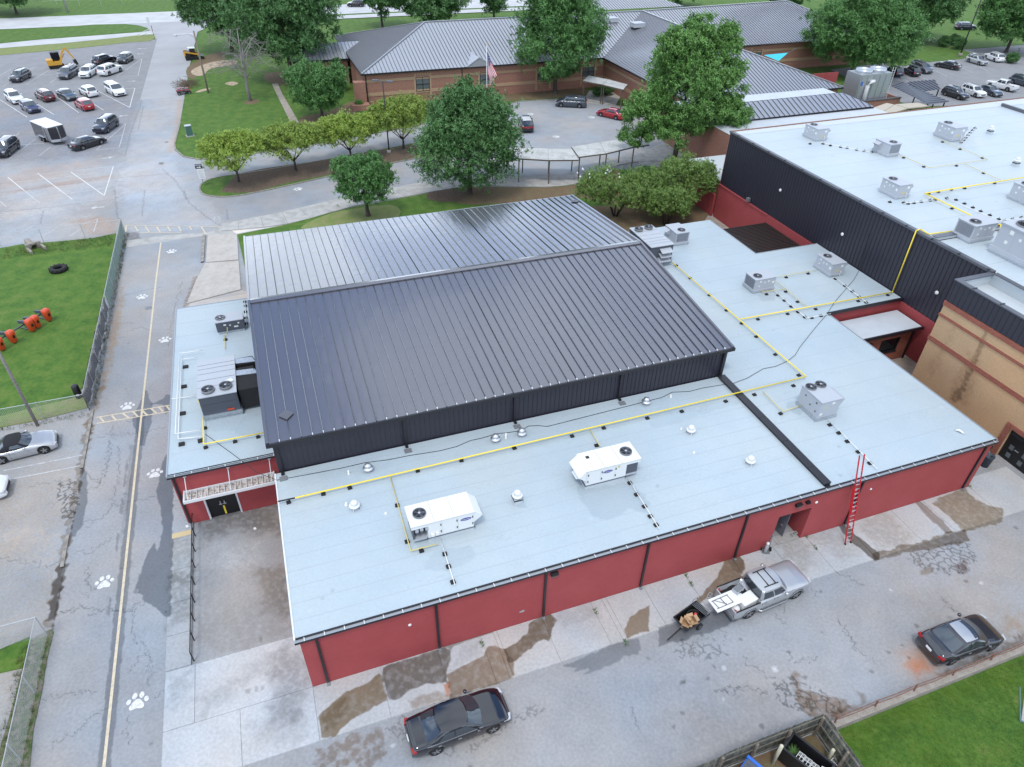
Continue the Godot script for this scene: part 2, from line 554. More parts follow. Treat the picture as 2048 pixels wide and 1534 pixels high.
func ground_end(key: String) -> StandardMaterial3D:
	var lut := PackedByteArray()
	for i in 2048:
		lut.append(lin(i / 2047.0,0,0).r8)
	var n := gw * gh
	var out := PackedByteArray()
	out.resize(n * 3)
	to8(gr,lut,out,0,n)
	to8(gg,lut,out,1,n)
	to8(gb,lut,out,2,n)
	var ro := PackedByteArray()
	ro.resize(n)
	for i in n:
		ro[i] = clampi(int(gq[i] * 255.0),0,255)
	var m := mat(key,Color.WHITE,1.0)
	m.albedo_texture = ImageTexture.create_from_image(Image.create_from_data(gw,gh,false,Image.FORMAT_RGB8,out))
	m.roughness_texture = ImageTexture.create_from_image(Image.create_from_data(gw,gh,false,Image.FORMAT_L8,ro))
	m.uv1_triplanar = false
	m.texture_repeat = false
	return m
func flat_mapped(s: SurfaceTool,poly: PackedVector2Array,y: float,x0: float,z0: float,x1: float,z1: float) -> void:
	var ix := Geometry2D.triangulate_polygon(poly)
	for i in range(0,ix.size(),3):
		var t := [poly[ix[i]],poly[ix[i + 1]],poly[ix[i + 2]]]
		if (t[1] - t[0]).cross(t[2] - t[0]) < 0.0:
			t = [t[0],t[2],t[1]]
		for q in t:
			s.set_uv(Vector2((q.x - x0) / (x1 - x0),(q.y - z0) / (z1 - z0)))
			s.add_vertex(Vector3(q.x,y,q.y))
func mapped_slab(parent: Node,called: String,poly: PackedVector2Array,y0: float,y1: float,m: Material,ext: Array) -> MeshInstance3D:
	var s := st()
	flat_mapped(s,poly,y1,ext[0],ext[1],ext[2],ext[3])
	for i in poly.size():
		var a := poly[i]
		var b := poly[(i + 1) % poly.size()]
		var v := [Vector3(b.x,y0,b.y),Vector3(a.x,y0,a.y),Vector3(a.x,y1,a.y),Vector3(b.x,y1,b.y)]
		for k in [0,2,1,0,3,2]:
			s.set_uv(Vector2((v[k].x - ext[0]) / (ext[2] - ext[0]),(v[k].z - ext[1]) / (ext[3] - ext[1])))
			s.add_vertex(v[k])
	return part(parent,called,s,m)
const NEAR := [-32.0,-46.0,52.0,18.0]
const FARG := [-46.0,-112.0,62.0,-46.0]
func paint_near_ground() -> void:
	ground_begin(NEAR[0],NEAR[1],NEAR[2],NEAR[3],0.05,Color(0.275,0.278,0.284))
	stain(pv([-40,-26.5,-12.9,-26.5,-12.9,2,-40,2]),Color(1.02,0.97,0.90),0.3,0.6,0.9,0.7)
	stain(pv([-16.4,-15.65,-15.34,-16.19,-13.06,-14.52,-12.72,-13.16,-13.58,-12.38,-14.85,-13.28,-16.23,-13.88]),Color(1.16,1.1,1.05),0.5,0.8,0.9,0.5)
	stain(pv([-9.62,-25,-9.08,-25,-9.05,-10,-9.03,3.4,-9.6,3.2,-9.66,-10]),Color(0.58,0.585,0.60),0.03,0.09)
	for q in [[-20.5,-17.6],[-16.8,-15.2],[-13.8,-12.2],[-9,-7.6]]:
		stain(pv([-10.0,q[0],-9.86,q[0] + 0.3,-9.88,q[1],-10.02,q[1] - 0.3]),Color(0.66,0.66,0.67),0.03,0.06)
	var wet := Color(0.44,0.46,0.485)
	stain(pv([-8.71,-9.36,-8.48,-10.18,-8.29,-11.29,-7.87,-12.25,-7.67,-11.56,-7.56,-12.02,-7.43,-13.25,-7.58,-14.63,-7.93,-16.43,-7.89,-17.44,-7.6,-19.83,-7.46,-20.2,-6.97,-18.67,-6.76,-11.37,-6.73,-6.3,-7.18,-6.7,-7.52,-7.44,-8.31,-8.13,-8.29,-8.45,-8.63,-8.84]),wet,0.03,0.12,0.35)
	stain(pv([-9.91,-25.12,-9.48,-27.48,-9.2,-28.4,-8.97,-27.11,-8.66,-26.41,-8.61,-23.95,-8.8,-22.94,-8.92,-21.6,-9.28,-21.72,-9.59,-23.38,-9.86,-24.37]),wet,0.03,0.12,0.4)
	stain(pv([-8.77,-26.35,-7.97,-26.78,-7.77,-27.21,-7.21,-27.02,-7.16,-25.33,-7.68,-24.75,-7.94,-25.98]),wet,0.03,0.1,0.4)
	stain(pv([-12.76,-20.62,-12.32,-20,-12.03,-17.39,-12.05,-16.01,-12.07,-15.08,-12.36,-14.28,-12.74,-14.66,-12.67,-16.08,-12.6,-17.72,-12.74,-19.23]),Color(0.48,0.49,0.50),0.03,0.12,0.3)
	stain(pv([-13.02,-12.43,-12.43,-12.23,-12.43,-11.3,-12.64,-9.94,-12.6,-8.32,-13.07,-8.48,-12.97,-9.83,-13.01,-11.16]),Color(0.38,0.37,0.36),0.05,0.25)
	stain(pv([-9.89,-21.93,-9.53,-21.81,-9.57,-15.58,-9.67,-14.01,-9.75,-12.76,-9.82,-14.71]),Color(0.8,0.8,0.8),0.06,0.1)
	stain(pv([-13.05,-26.5,-12.6,-26.5,-12.6,-8,-13.05,-8]),Color(0.66,0.60,0.54),0.05,0.35,0.9,0.3)
	stain(pv([-12.66,-26.5,-12.6,-26.5,-12.6,16,-12.66,16]),Color(0.5,0.48,0.46),0.04,0.1)
	stain(pv([-13.11,-25.27,-12.48,-27.11,-12.29,-29.43,-12.07,-30.61,-12.42,-30.72,-12.76,-27.78,-12.61,-24.93,-12.52,-21.81]),Color(0.80,0.66,0.50),0.2,0.3,0.9,0.4)
	stain(pv([-12.67,-54.49,-12.16,-54.33,-12.11,-47.09,-11.93,-42,-11.93,-37.5,-12.05,-32.55,-12.21,-29.32,-12.49,-29.41,-12.6,-39.9,-12.57,-47.24]),Color(0.98,0.78,0.60),0.25,0.35,0.9,0.3)
	stain(pv([-5.81,-48.97,-5.07,-48.73,-5.54,-44.97,-6.41,-40.19,-6.85,-40.34,-6.13,-44.62]),Color(0.75,0.62,0.52),0.1,0.2,0.9,0.5)
	crazing(pv([-14.34,-19.92,-12.75,-19.69,-12.4,-17.51,-12.52,-15.63,-13.47,-15.95,-14.08,-17.8]),0.5,0.4)
	crazing(pv([21.71,7.21,23.46,6.84,23.56,7.66,23.89,8.16,24.93,9.17,24.31,9.77,22.19,9.39,21.3,8.47]),0.42,0.5)
	crazing(pv([2.84,3.18,4.25,2.8,6.08,5.39,8.49,4.44,10.06,4.27,10.54,4.89,8.61,5.35,5.95,5.82,3.24,4.4]),0.36,0.66)
	crazing(pv([34.33,3.06,36.52,2.98,39.25,3.49,38.54,4.76,36.62,5.66,34.34,4.63]),0.42,0.52)
	crazing(pv([18.38,3.65,19.52,3.83,20.97,4.54,20.55,5.64,18.99,5.2,17.88,4.52]),0.42,0.62)
	crazing(pv([18.43,6.27,19.91,6.59,20.92,7.32,22.01,7.51,21.25,7.99,20.07,7.4,18.36,7]),0.42,0.62)
	crazing(pv([32.11,9.62,34.66,9.46,36.87,9.14,36.41,9.53,34.15,9.91,32.22,9.95]),0.42,0.6)
	stain(pv([12.23,3.02,13.21,2.96,14.77,2.77,16.65,2.84,16.23,3.79,15.36,3.59,14.47,3.79,14.02,3.73,13.36,3.9,13.03,3.79,13.31,3.59,12.6,3.49,12.86,3.33]),Color(0.58,0.60,0.62),0.04,0.15,0.5)
	stain(pv([17.96,2.71,19.83,2.71,21.05,2.64,21.82,2.61,22.09,2.97,22.8,3.6,21.98,3.71,20.67,3.82,19.51,3.73,18.62,3.73,17.45,3.63]),Color(0.50,0.51,0.52),0.04,0.15,0.35)
	stain(pv([23.22,7.15,23.35,7.39,23.04,8.05,23.35,8.44,24.1,8.79,24.79,9.21,24.65,9.62,23.85,9.84,22.56,9.43,22.36,8.92,22.6,8.09]),Color(0.62,0.48,0.38),0.1,0.2,0.9,0.35)
	stain(pv([23.19,9.65,24.11,9.53,24.65,9.62,25.28,9.84,24.13,9.98,23.12,9.98]),Color(0.66,0.55,0.46),0.1,0.3,0.9,0.4)
	stain(pv([29.43,8.18,30.6,8.17,31.08,9.06,30.3,9.59,29.16,9.39,28.86,8.9]),Color(1.12,0.78,0.60),0.9,0.5,0.9,0.3)
	stain(pv([29.64,8.56,30.31,8.69,30.27,9.18,29.63,9.36,29.12,9.09]),Color(1.15,0.72,0.52),0.5,0.3)
	stain(pv([30.23,9.67,32.04,9.69,33.8,9.69,36.5,9.45,35.95,9.9,30.17,9.94]),Color(0.62,0.52,0.44),0.15,0.3,0.9,0.3)
	stain(pv([36.46,8.44,37.83,8.34,36.78,9.22,35.37,9.06]),Color(0.95,0.80,0.66),0.5,0.5,0.9,0.5)
	stain(pv([25.6,9.12,25.86,9.31,25.71,9.72,25.41,9.7]),Color(0.68,0.60,0.54),0.1,0.1)
	stain(pv([-0.24,3.07,0.47,2.99,2.71,3.01,2.9,3.71,2.37,4.83,-0.48,3.84]),Color(0.66,0.56,0.48),0.15,0.5,0.9,0.75)
	stain(pv([36.76,4.55,37.45,4.65,36.92,5.39,36.25,5.28]),Color(0.45,0.36,0.34),0.1,0.3,0.9,0.5)
	stain(pv([34.72,3.46,35.11,3.73,34.72,3.99,34.52,3.79]),Color(0.5,0.45,0.42),0.1,0.2,0.9,0.4)
	stain(pv([34.43,4.28,35.2,4.41,35.01,4.73,34.29,4.55]),Color(0.72,0.64,0.56),0.1,0.2)
	stain(pv([22.31,6.54,22.7,6.58,22.59,6.94,22.27,6.87]),Color(1.6,1.6,1.62),0.08,0.15)
	stain(pv([16.31,5.54,20.59,6.64,23.06,10.05,19.75,10.56,14.39,9.01]),Color(0.90,0.90,0.91),1.4,1.2,0.9,0.6)
	stain(pv([31.67,5.44,40.83,4.17,36.02,8.36,30.65,6.51]),Color(0.97,0.93,0.90),1.0,1.0,0.9,0.6)
	var r := RandomNumberGenerator.new()
	r.seed = 5
	for i in 46:
		var c := Vector2(r.randf_range(3,46),r.randf_range(3.4,9.4))
		var q := PackedVector2Array()
		for k in 7:
			q.append(c + Vector2.from_angle(TAU * k / 7) * r.randf_range(0.04,0.16))
		stain(q,Color(0.62,0.6,0.6) if r.randf() < 0.75 else Color(1.5,1.5,1.5),0.05,0.08)
	for i in 14:
		var c := Vector2(r.randf_range(-12.4,-7),r.randf_range(-40,3))
		var q := PackedVector2Array()
		for k in 7:
			q.append(c + Vector2.from_angle(TAU * k / 7) * r.randf_range(0.05,0.14))
		stain(q,Color(0.7,0.7,0.7),0.05,0.08)
	for l in [pv([-13.9,-20.08,-13.66,-18.95,-12.79,-19.25,-12.3,-19.84,-11.43,-18.64,-11.09,-21.01,-11.22,-24.64]),pv([-12.27,-18.33,-11.57,-18.24,-11.2,-20.09,-11.28,-23.07]),pv([-10.49,-16.44,-9.12,-16.26,-7.93,-16.28]),
			pv([-12.07,-15.41,-11.28,-15.34,-10.69,-15.68,-10.42,-17.71,-10.41,-19.82,-10.65,-22.18]),pv([-12.27,-12.89,-11.41,-12.59,-10.88,-13.15,-10.23,-13.43]),pv([-12.37,-8.79,-11.04,-8.54,-9.59,-7.94,-8.78,-7.56,-8.11,-8.06]),
			pv([-15.74,-19.65,-14.87,-19.8,-13.74,-19.57]),pv([-16.23,-13.88,-15.36,-13.46,-14.55,-12.95]),pv([-14.41,-13.08,-13.56,-12.26,-12.96,-12.52]),pv([-14.29,-17.73,-13.76,-17.69]),pv([-11.88,-14.89,-11.25,-15.07]),
			pv([-11.33,-11.15,-11.04,-9.93,-11.11,-9.2]),pv([-12.12,-23.53,-11.33,-23.61,-9.26,-23.09,-7.62,-23.26]),pv([-10.66,-25.37,-10.08,-24.62,-9.78,-24.7]),
			pv([-12.45,-8.82,-11.06,-8.66]),pv([-11,-8.12,-9.52,-7.87,-8.81,-7.73,-8.32,-8.03]),pv([-8.73,-7.7,-8.67,-6.37,-8.55,-5.74,-8.04,-5.28,-7.92,-4.58,-7.68,-4.22,-7.67,-2.63]),pv([-8.68,-3.85,-8.41,-4.2,-8,-4.61]),
			pv([-12.48,-3.62,-11.46,-3.6,-10.03,-3.19]),pv([-10.77,-1.35,-10.4,-1.53,-10.04,-1.96,-9.39,-2.22]),pv([-10.77,-1.35,-11.27,-1.18,-11.67,-0.84]),pv([-8.49,-1.35,-8.32,0.1]),pv([-7.35,-1.93,-6.94,-2.29]),
			pv([-11.38,-11.58,-11.18,-10.82,-11.23,-10.16]),pv([-11.66,-47.21,-8.77,-47.37,-6.63,-46.96]),pv([-12,-44.21,-9.8,-44.77,-8.67,-44.92]),pv([-6.95,-45.42,-7.52,-40.56,-7.84,-34.08]),pv([-11.6,-39.13,-10.75,-38.85]),
			pv([-11.27,-37.49,-10.18,-38,-9.29,-37.06]),pv([-12.12,-36.72,-11.31,-36.66]),pv([21.31,5.59,21.47,6.25,22.18,7.14]),pv([19.01,6.75,20,6.91,21.38,7.67]),pv([27.52,5.49,27.41,6.54,27.31,7.56]),
			pv([27.31,7.56,27.64,8.18]),pv([25.28,3.1,24.95,4.15]),pv([34.11,6.13,34.21,7.21]),pv([23.69,6.11,23.41,6.62]),pv([23.6,6.79,25.03,6.88]),pv([24.49,3.99,24.46,4.3,24.76,4.66]),
			pv([27.52,5.35,27.53,6.11,27.35,7.28]),pv([21.02,3.75,21.07,4.33,21.13,4.6]),pv([18.47,3.98,19.14,4.15,19.57,3.94,20.27,4.06]),pv([27.49,3.26,27.42,3.86]),pv([14.48,6.07,14.44,6.68,14.42,7.19]),
			pv([29.55,2.74,30.58,4.1]),pv([33.98,6.23,34.08,7.2])]:
		crack(l,0.66)
	for c in concrete_outlines():
		stain(c[0],c[1],0.02,0.0,0.85)
	stain_concrete()
	M["near_asphalt"] = ground_end("near_asphalt")
func concrete_outlines() -> Array:
	var pale := Color(1.44,1.42,1.37)
	return [[rect(0.0,46.9,-0.6,2.82),pale],[rect(42.7,46.9,-6,2.82),Color(1.0,1.0,1.0)],[rect(-6.9,0.0,-3.2,2.82),Color(1.50,1.52,1.52)],
		[rect(-5.66,0.0,-13.2,-3.2),Color(0.98,0.97,0.95)],[rect(-6.9,-5.66,-18.5,-3.2),Color(1.18,1.17,1.14)],
		[pv([-4.67,-55.34,-1.63,-54.55,-1.73,-41.89,-0.95,-41.13,-0.86,-39.35,-6.73,-39.94,-6.53,-40.71,-5.78,-45.04,-5.07,-48.73]),Color(1.3,1.22,1.14)],[rect(-6.2,-0.4,-40.9,-32.0),Color(1.2,1.15,1.1)]]
func stain_concrete() -> void:
	var brown := Color(0.33,0.26,0.19)
	var dark := Color(0.30,0.265,0.23)
	stain(pv([0.06,1.61,0.72,1.18,1.52,0.81,2.38,0.74,3.27,0.33,3.35,0.93,3.35,1.86,2.13,2.16,1.28,2.39,0.73,2.83,0.12,2.66]),Color(0.42,0.32,0.21),0.03,0.10,0.6,0.12)
	stain(pv([0.17,1.65,0.78,1.33,1.49,1.03,1.37,1.8,0.71,2.44,0.33,2.31]),Color(0.72,0.66,0.56),0.15,0.2,0.6,0.4)
	stain(pv([3.45,0.09,6.33,0.03,6.71,-0.02,7.04,0.32,6.84,0.86,6.44,1.51,6.36,1.97,5.38,1.68,4.48,1.79,3.66,2.01,3.39,1.88,3.35,1.02]),dark,0.04,0.12,0.6,0.2)
	stain(pv([4.28,2.27,4.92,2.13,5.67,2.25,6.39,2.64,5.97,2.76,4.43,2.73]),Color(0.7,0.62,0.56),0.1,0.2,0.8,0.3)
	stain(pv([6.48,1.53,7.23,1.4,7.81,1.3,8.48,1.23,8.79,0.82,9.28,0.78,9.69,1.23,9.84,1.89,9.72,2.74,9.43,2.79,8.59,2.83,6.31,2.79]),Color(0.46,0.36,0.27),0.04,0.12,0.6,0.15)
	stain(pv([9.66,1.17,10.45,0.97,11.14,0.68,11.41,0.23,11.91,-0.05,12.7,-0.02,12.91,0.46,12.55,0.84,12.07,1.53,11.77,1.32,11.11,1.52,10.2,1.92,9.64,1.93]),brown,0.03,0.12,0.55,0.15)
	stain(pv([6.13,1.98,6.44,1.99,6.35,2.62,6.13,2.64]),Color(0.95,0.5,0.34),0.06,0.1)
	stain(pv([6.55,-0.1,8.03,-0.07,9.37,-0.09,9.34,0.01,7.23,0.13,7.04,0.32]),Color(0.5,0.46,0.42),0.05,0.08)
	stain(pv([16.12,2.17,16.91,1.55,17.63,1.37,18.11,1.28,17.34,2.7,16.09,2.65]),Color(0.48,0.38,0.28),0.03,0.1,0.6)
	stain(pv([13,-0.01,15.17,-0.02,15.13,0.95,13.07,1.02]),Color(0.86,0.85,0.85),0.2,0.3,0.85,0.5)
	stain(pv([7.55,0.29,8.6,0.23,8.54,1.04,6.9,1.28]),Color(0.86,0.86,0.86),0.15,0.2,0.85,0.4)
	stain(pv([24.02,-0.19,24.42,-0.25,24.84,-0.17,24.97,0.34,24.68,0.89,24.09,1.19,24.21,1.36,22.29,1.75,21.15,1.96,20.58,2.17,20.24,2.11,21.97,1.28,22.94,0.74]),Color(0.43,0.33,0.23),0.03,0.1,0.6,0.1)
	stain(pv([24.15,-0.21,24.9,-0.09,24.94,0.39,24.61,0.86,24.15,1.02,23.91,0.69]),Color(0.72,0.68,0.64),0.04,0.08,0.6)
	stain(pv([32.16,-0.14,32.92,-0.03,32.6,0.81,32.94,2.04,33,2.47,32.67,2.89,32.28,2.76,32.16,2.05,31.99,0.6]),dark,0.04,0.12,0.6)
	stain(pv([32.51,2.37,35.82,2.61,38.38,2.63,39.57,2.82,39.04,3.56,38.12,3.53,34.62,3.02,32.29,2.9]),Color(0.44,0.37,0.30),0.05,0.2,0.7,0.2)
	stain(pv([39.18,0.35,41.89,-0.02,42.43,0.03,42.21,1.06,42.77,1.87,43.21,2.26,42.27,3.07,39.3,2.94,39.39,1.8,39.36,0.87]),Color(0.52,0.44,0.34),0.05,0.18,0.7,0.2)
	stain(pv([38.23,-0.05,38.67,-0.06,38.77,1.59,38.58,2.7,38.14,2.66,38.05,1.19]),Color(0.58,0.50,0.45),0.04,0.1)
	stain(pv([33.29,0.17,35.98,-0.12,35.85,1.04,35.92,2.5,34.03,2.55,33.04,2.35]),Color(0.82,0.79,0.75),0.3,0.4,0.85,0.5)
	stain(pv([27.86,-0.8,29.55,-0.52,29.23,1.32,27.83,2.16,27.39,0.83]),Color(0.80,0.76,0.72),0.3,0.5,0.85,0.4)
	stain(pv([29.67,-0.19,32.11,-0.16,32.25,2.08,30.45,2.27]),Color(0.86,0.82,0.77),0.3,0.4,0.85,0.5)
	stain(pv([-5.46,-9.56,-0.53,-7.87,-0.7,-3.24,-4.37,-3.36,-5.36,-4.45]),Color(0.86,0.84,0.82),0.3,0.5,0.85,0.5)
	stain(pv([-2.23,-8.45,-0.53,-7.87,-0.65,-4.62,-1.93,-5.06]),Color(0.72,0.68,0.63),0.5,0.5,0.85,0.4)
	stain(pv([-5.56,-13.94,-0.61,-13.1,-0.65,-10.3,-3.31,-11.71,-5.1,-11.18]),Color(0.58,0.55,0.52),0.6,0.5,0.85,0.45)
	stain(pv([-4.23,-10.76,-2.11,-10.16,-2.01,-6.08,-4.14,-6.28]),Color(1.24,1.24,1.24),0.8,0.6,0.85,0.5)
	stain(pv([-6.87,-12.16,-5.72,-11.77,-5.61,-8.41,-6.92,-8.52]),Color(0.80,0.80,0.78),0.1,0.3,0.85,0.7)
	stain(pv([-6.97,-9.38,-5.67,-9.16,-5.6,-6.01,-6.88,-5.75]),Color(0.66,0.66,0.65),0.25,0.4,0.85,0.5)
	stain(pv([-5.34,-1.24,-2.89,-2.12,-0.91,-2.73,-1.56,-1.48,-3.23,-1.18,-5.13,-0.18]),Color(0.78,0.78,0.79),0.5,0.5,0.85,0.35)
	stain(pv([-1.64,-2.42,-0.08,-2.26,-0.03,0.01,-1.08,1.54,-2.19,0.99,-1.94,-0.4]),Color(0.62,0.61,0.61),0.5,0.4,0.85,0.3)
	stain(pv([-6.89,-2.97,-5.57,-2.96,-5.84,-0.91,-6.81,-0.77]),Color(0.80,0.80,0.80),0.5,0.5,0.85,0.5)
	stain(pv([-3.04,0.86,-1.2,0.53,-0.24,1.83,-1.05,2.77,-2.41,2.23]),Color(0.86,0.86,0.86),0.4,0.6,0.85,0.45)
	for q in [pv([-2.34,-3.7,-2.18,-3.65,-2.2,-3.32,-2.36,-3.37]),pv([-3.17,-0.95,-2.87,-0.93,-2.96,-0.66,-3.14,-0.71]),pv([-2.72,-0.97,-2.54,-0.94,-2.59,-0.62,-2.74,-0.71]),pv([-2.43,-0.91,-2.25,-0.84,-2.3,-0.61,-2.45,-0.61])]:
		stain(q,Color(0.72,0.71,0.70),0.04,0.04)
	stain(pv([-4.11,-46.42,-1.54,-46.73,-1.57,-45.88,-4.6,-45.47]),Color(1.2,1.2,1.2),0.1,0.15,0.85,0.4)
	stain(pv([-5.07,-48.73,-1.6,-48.21,-1.72,-42.15,-6.32,-41.37]),Color(0.82,0.76,0.70),0.3,0.5,0.85,0.6)
	stain(pv([-4.68,-53.53,-1.7,-52.58,-1.73,-48.25,-4.83,-48.66]),Color(0.84,0.79,0.74),0.3,0.5,0.85,0.6)
func paint_far_ground() -> void:
	ground_begin(FARG[0],FARG[1],FARG[2],FARG[3],0.1,Color(0.275,0.278,0.284))
	stain(pv([-14.8,-112,-8.3,-112,-8.9,-87,-5.5,-79,-4.5,-66,-3,-57.5,-12.8,-57.5,-14.8,-75]),Color(1.16,1.17,1.19),0.8,0.6,0.9,0.2)
	stain(pv([-29.48,-83.34,-25.85,-83.68,-18.92,-83.06,-15.95,-81.14,-14.57,-68.38,-26.12,-65.71]),Color(1.22,1.17,1.13),1.5,1.5,0.9,0.4)
	stain(pv([-31.31,-78.4,-25.07,-83.44,-18.98,-83.59,-16.47,-81.8,-21.52,-79.45,-26.88,-77.02,-30.22,-73.28]),Color(1.06,0.90,0.80),1.0,1.5,0.9,0.6)
	stain(pv([-25.25,-75.64,-21.13,-76.57,-15.91,-77.25,-15.83,-76.29,-20.95,-75.18,-27.67,-73.87]),Color(0.92,0.76,0.68),0.4,0.6,0.9,0.5)
	stain(pv([-26.58,-68.13,-21.33,-67.99,-16.94,-64.71,-14.3,-62.05,-14.32,-59.26,-19.95,-58.41,-24.77,-58.68]),Color(1.16,1.12,1.08),1.0,1.0,0.9,0.4)
	stain(pv([-18.62,-63.42,-16.07,-64.07,-14.06,-62.34,-13.76,-58.74,-16.31,-58.88]),Color(0.95,0.78,0.68),0.5,0.8,0.9,0.6)
	stain(pv([-48.01,-156.66,-14.61,-156.35,-14.28,-122.38,-14.92,-97.97,-15.28,-84.54,-33.01,-86.38]),Color(0.76,0.76,0.80),1.5,1.5,0.9,0.35)
	stain(pv([-9.07,-110.68,-8.26,-110.44,-8.28,-93.42,-9.05,-83.72,-9.55,-83.87,-9.07,-96.23]),Color(1.1,0.9,0.76),0.4,0.3,0.9,0.3)
	stain(pv([-5.43,-66.57,-0.5,-64.8,10.3,-67.85,18.27,-70.03,16.83,-63.01,9.41,-61.46,-0.77,-58.52,-5.42,-59.58]),Color(0.94,0.95,0.97),0.3,0.5)
	stain(pv([40.73,-90.43,50.57,-91.04,57.44,-85.51,56.98,-76.73,51.13,-65.34,40.99,-60.23,33.82,-61.9]),Color(1.05,1.07,1.09),0.8,0.8,0.9,0.4)
	stain(pv([-15.14,-78.92,-8.85,-82.58,-7.49,-71.89,-7.09,-66.04,-14.57,-68.38]),Color(1.12,1.12,1.13),0.8,0.6,0.9,0.3)
	stain(pv([-12.84,-58.45,-11.68,-58.42,-11.31,-56.63,-12.43,-56.33]),Color(0.6,0.58,0.57),0.1,0.2,0.9,0.3)
	stain(pv([-11.68,-115.95,-10.44,-115.59,-10.34,-112.66,-11.36,-112.96]),Color(0.66,0.66,0.66),0.2,0.2)
	for q in [pv([-19.92,-33.21,-19.91,-33.21,-19.9,-33.18]),pv([-10.55,-80.24,-9.98,-80.06,-9.95,-79.19,-10.51,-79.37]),pv([-10.15,-88.83,-9.72,-88.7,-9.7,-88.11,-10.13,-88.24])]:
		stain(q,Color(0.5,0.48,0.45),0.1,0.05)
	for l in [pv([-27.84,-74.75,-23.78,-75.19,-15.79,-75.82,-9.12,-75.62]),pv([-9.95,-77.32,-8.43,-73.08,-7.27,-68.33,-6.94,-65.99]),pv([-26.65,-68.52,-21.39,-68.39,-14.88,-68.73]),pv([-15.13,-71.73,-14.16,-63.46,-13.4,-60.7]),
			pv([-7.28,-69.29,-6.63,-64.94,-4.65,-60.09,-3.31,-57.32]),pv([-11.73,-70.67,-11.55,-62.64]),pv([-14.58,-136.2,-14.52,-109.15,-15,-94.19,-14.91,-83.9]),pv([-14.04,-107.5,-14.02,-95.14]),pv([-22.18,-67.49,-21.86,-63.73]),pv([-13.93,-69.26,-14.91,-69.15]),pv([-2.57,-61.63,-2.49,-58.65])]:
		crack(l,0.72,0.15)
	for c in [pv([-3.13,-57.64,3.42,-58.88,9.29,-60.58,16.69,-62.31,21.7,-63.02,22.37,-59.8,17.81,-59.07,11.33,-58.13,3.76,-55.46,-2.44,-54.7]),pv([-12.69,-56.41,-9.26,-56.64,-4.53,-55.98,-3.31,-56.97,-2.63,-57.28,1.05,-58.66,2.39,-57.5,2.23,-55.39,-1.63,-54.55,-4.54,-55.3,-12.57,-54.78])]:
		stain(c,Color(1.45,1.40,1.33),0.03,0.0)
	M["far_asphalt"] = ground_end("far_asphalt")
func build_ground() -> void:
	paint_near_ground()
	paint_far_ground()
	for a in [gr,gg,gb,gq]:
		a.resize(0)
	var s := st()
	flat(s,rect(-700,900,-1200,300),-0.05)
	sheet_of("ground",s,M["grass"])
	s = st()
	flat_mapped(s,rect(NEAR[0],NEAR[2],NEAR[1],NEAR[3]),0.0,NEAR[0],NEAR[1],NEAR[2],NEAR[3])
	var road := sheet_of("road",s,M["near_asphalt"])
	road.name = "street"
	s = st()
	flat_mapped(s,rect(FARG[0],FARG[2],FARG[1],FARG[3]),0.0,FARG[0],FARG[1],FARG[2],FARG[3])
	sheet_of("parking_lot",s,M["far_asphalt"])
	s = st()
	flat(s,pv([-200,-172,-12.8,-160,-12.8,-112,-200,-112]),-0.004)
	flat(s,pv([-200,-112,-46,-112,-46,-46,-200,-46]),0.0)
	sheet_of("outer_lot",s,M["asphalt"])
	s = st()
	flat(s,pv([-14.8,-111.9,-8,-111.9,-7.4,-135,-6.2,-166,0,-180,-23,-180,-14.4,-160]),0.004)
	sheet_of("drive",s,M["asphalt_drive"])
	s = st()
	flat(s,rect(-700,700,-194,-180),0.0)
	sheet_of("public_road",s,M["asphalt_pale"])
	s = st()
	flat(s,pv([-70.83,-160.6,-44.83,-163.84,-37.94,-165.94,-28.05,-167.45,-17.64,-169.04,-15.49,-169.22,-15.31,-165.5,-17.98,-165.78,-22.55,-163.89,-32.32,-161.12,-43.94,-159.18,-68.88,-154.53]),0.02)
	flat(s,rect(-4,90,-177.8,-173.4),0.075)
	sheet_of("footpath",s,M["asphalt_pale"])
	s = st()
	flat(s,pv([108,-72,240,-40,300,-70,300,-160,200,-160,160,-121,150,-101,112,-97]),0.0)
	sheet_of("far_parking_lot",s,M["asphalt"])
	s = st()
	flat(s,pv([-32,18,60,18,60,60,-32,60]),-0.002)
	flat(s,pv([-80,-46,-32,-46,-32,40,-80,40]),-0.002)
	sheet_of("yard",s,M["asphalt"])
	build_lawns()
	build_concrete()
func lawn(poly: PackedVector2Array,y := 0.06,m := "grass") -> void:
	var s := st()
	slab(s,poly,-0.04,y)
	sheet_of("lawn",s,M[m])
func kerb(line: PackedVector2Array,closed := false,w := 0.18,h := 0.12,m := "concrete_kerb") -> void:
	var s := st()
	strip(s,line,w,-0.02,h,closed)
	sheet_of("kerb",s,M[m])
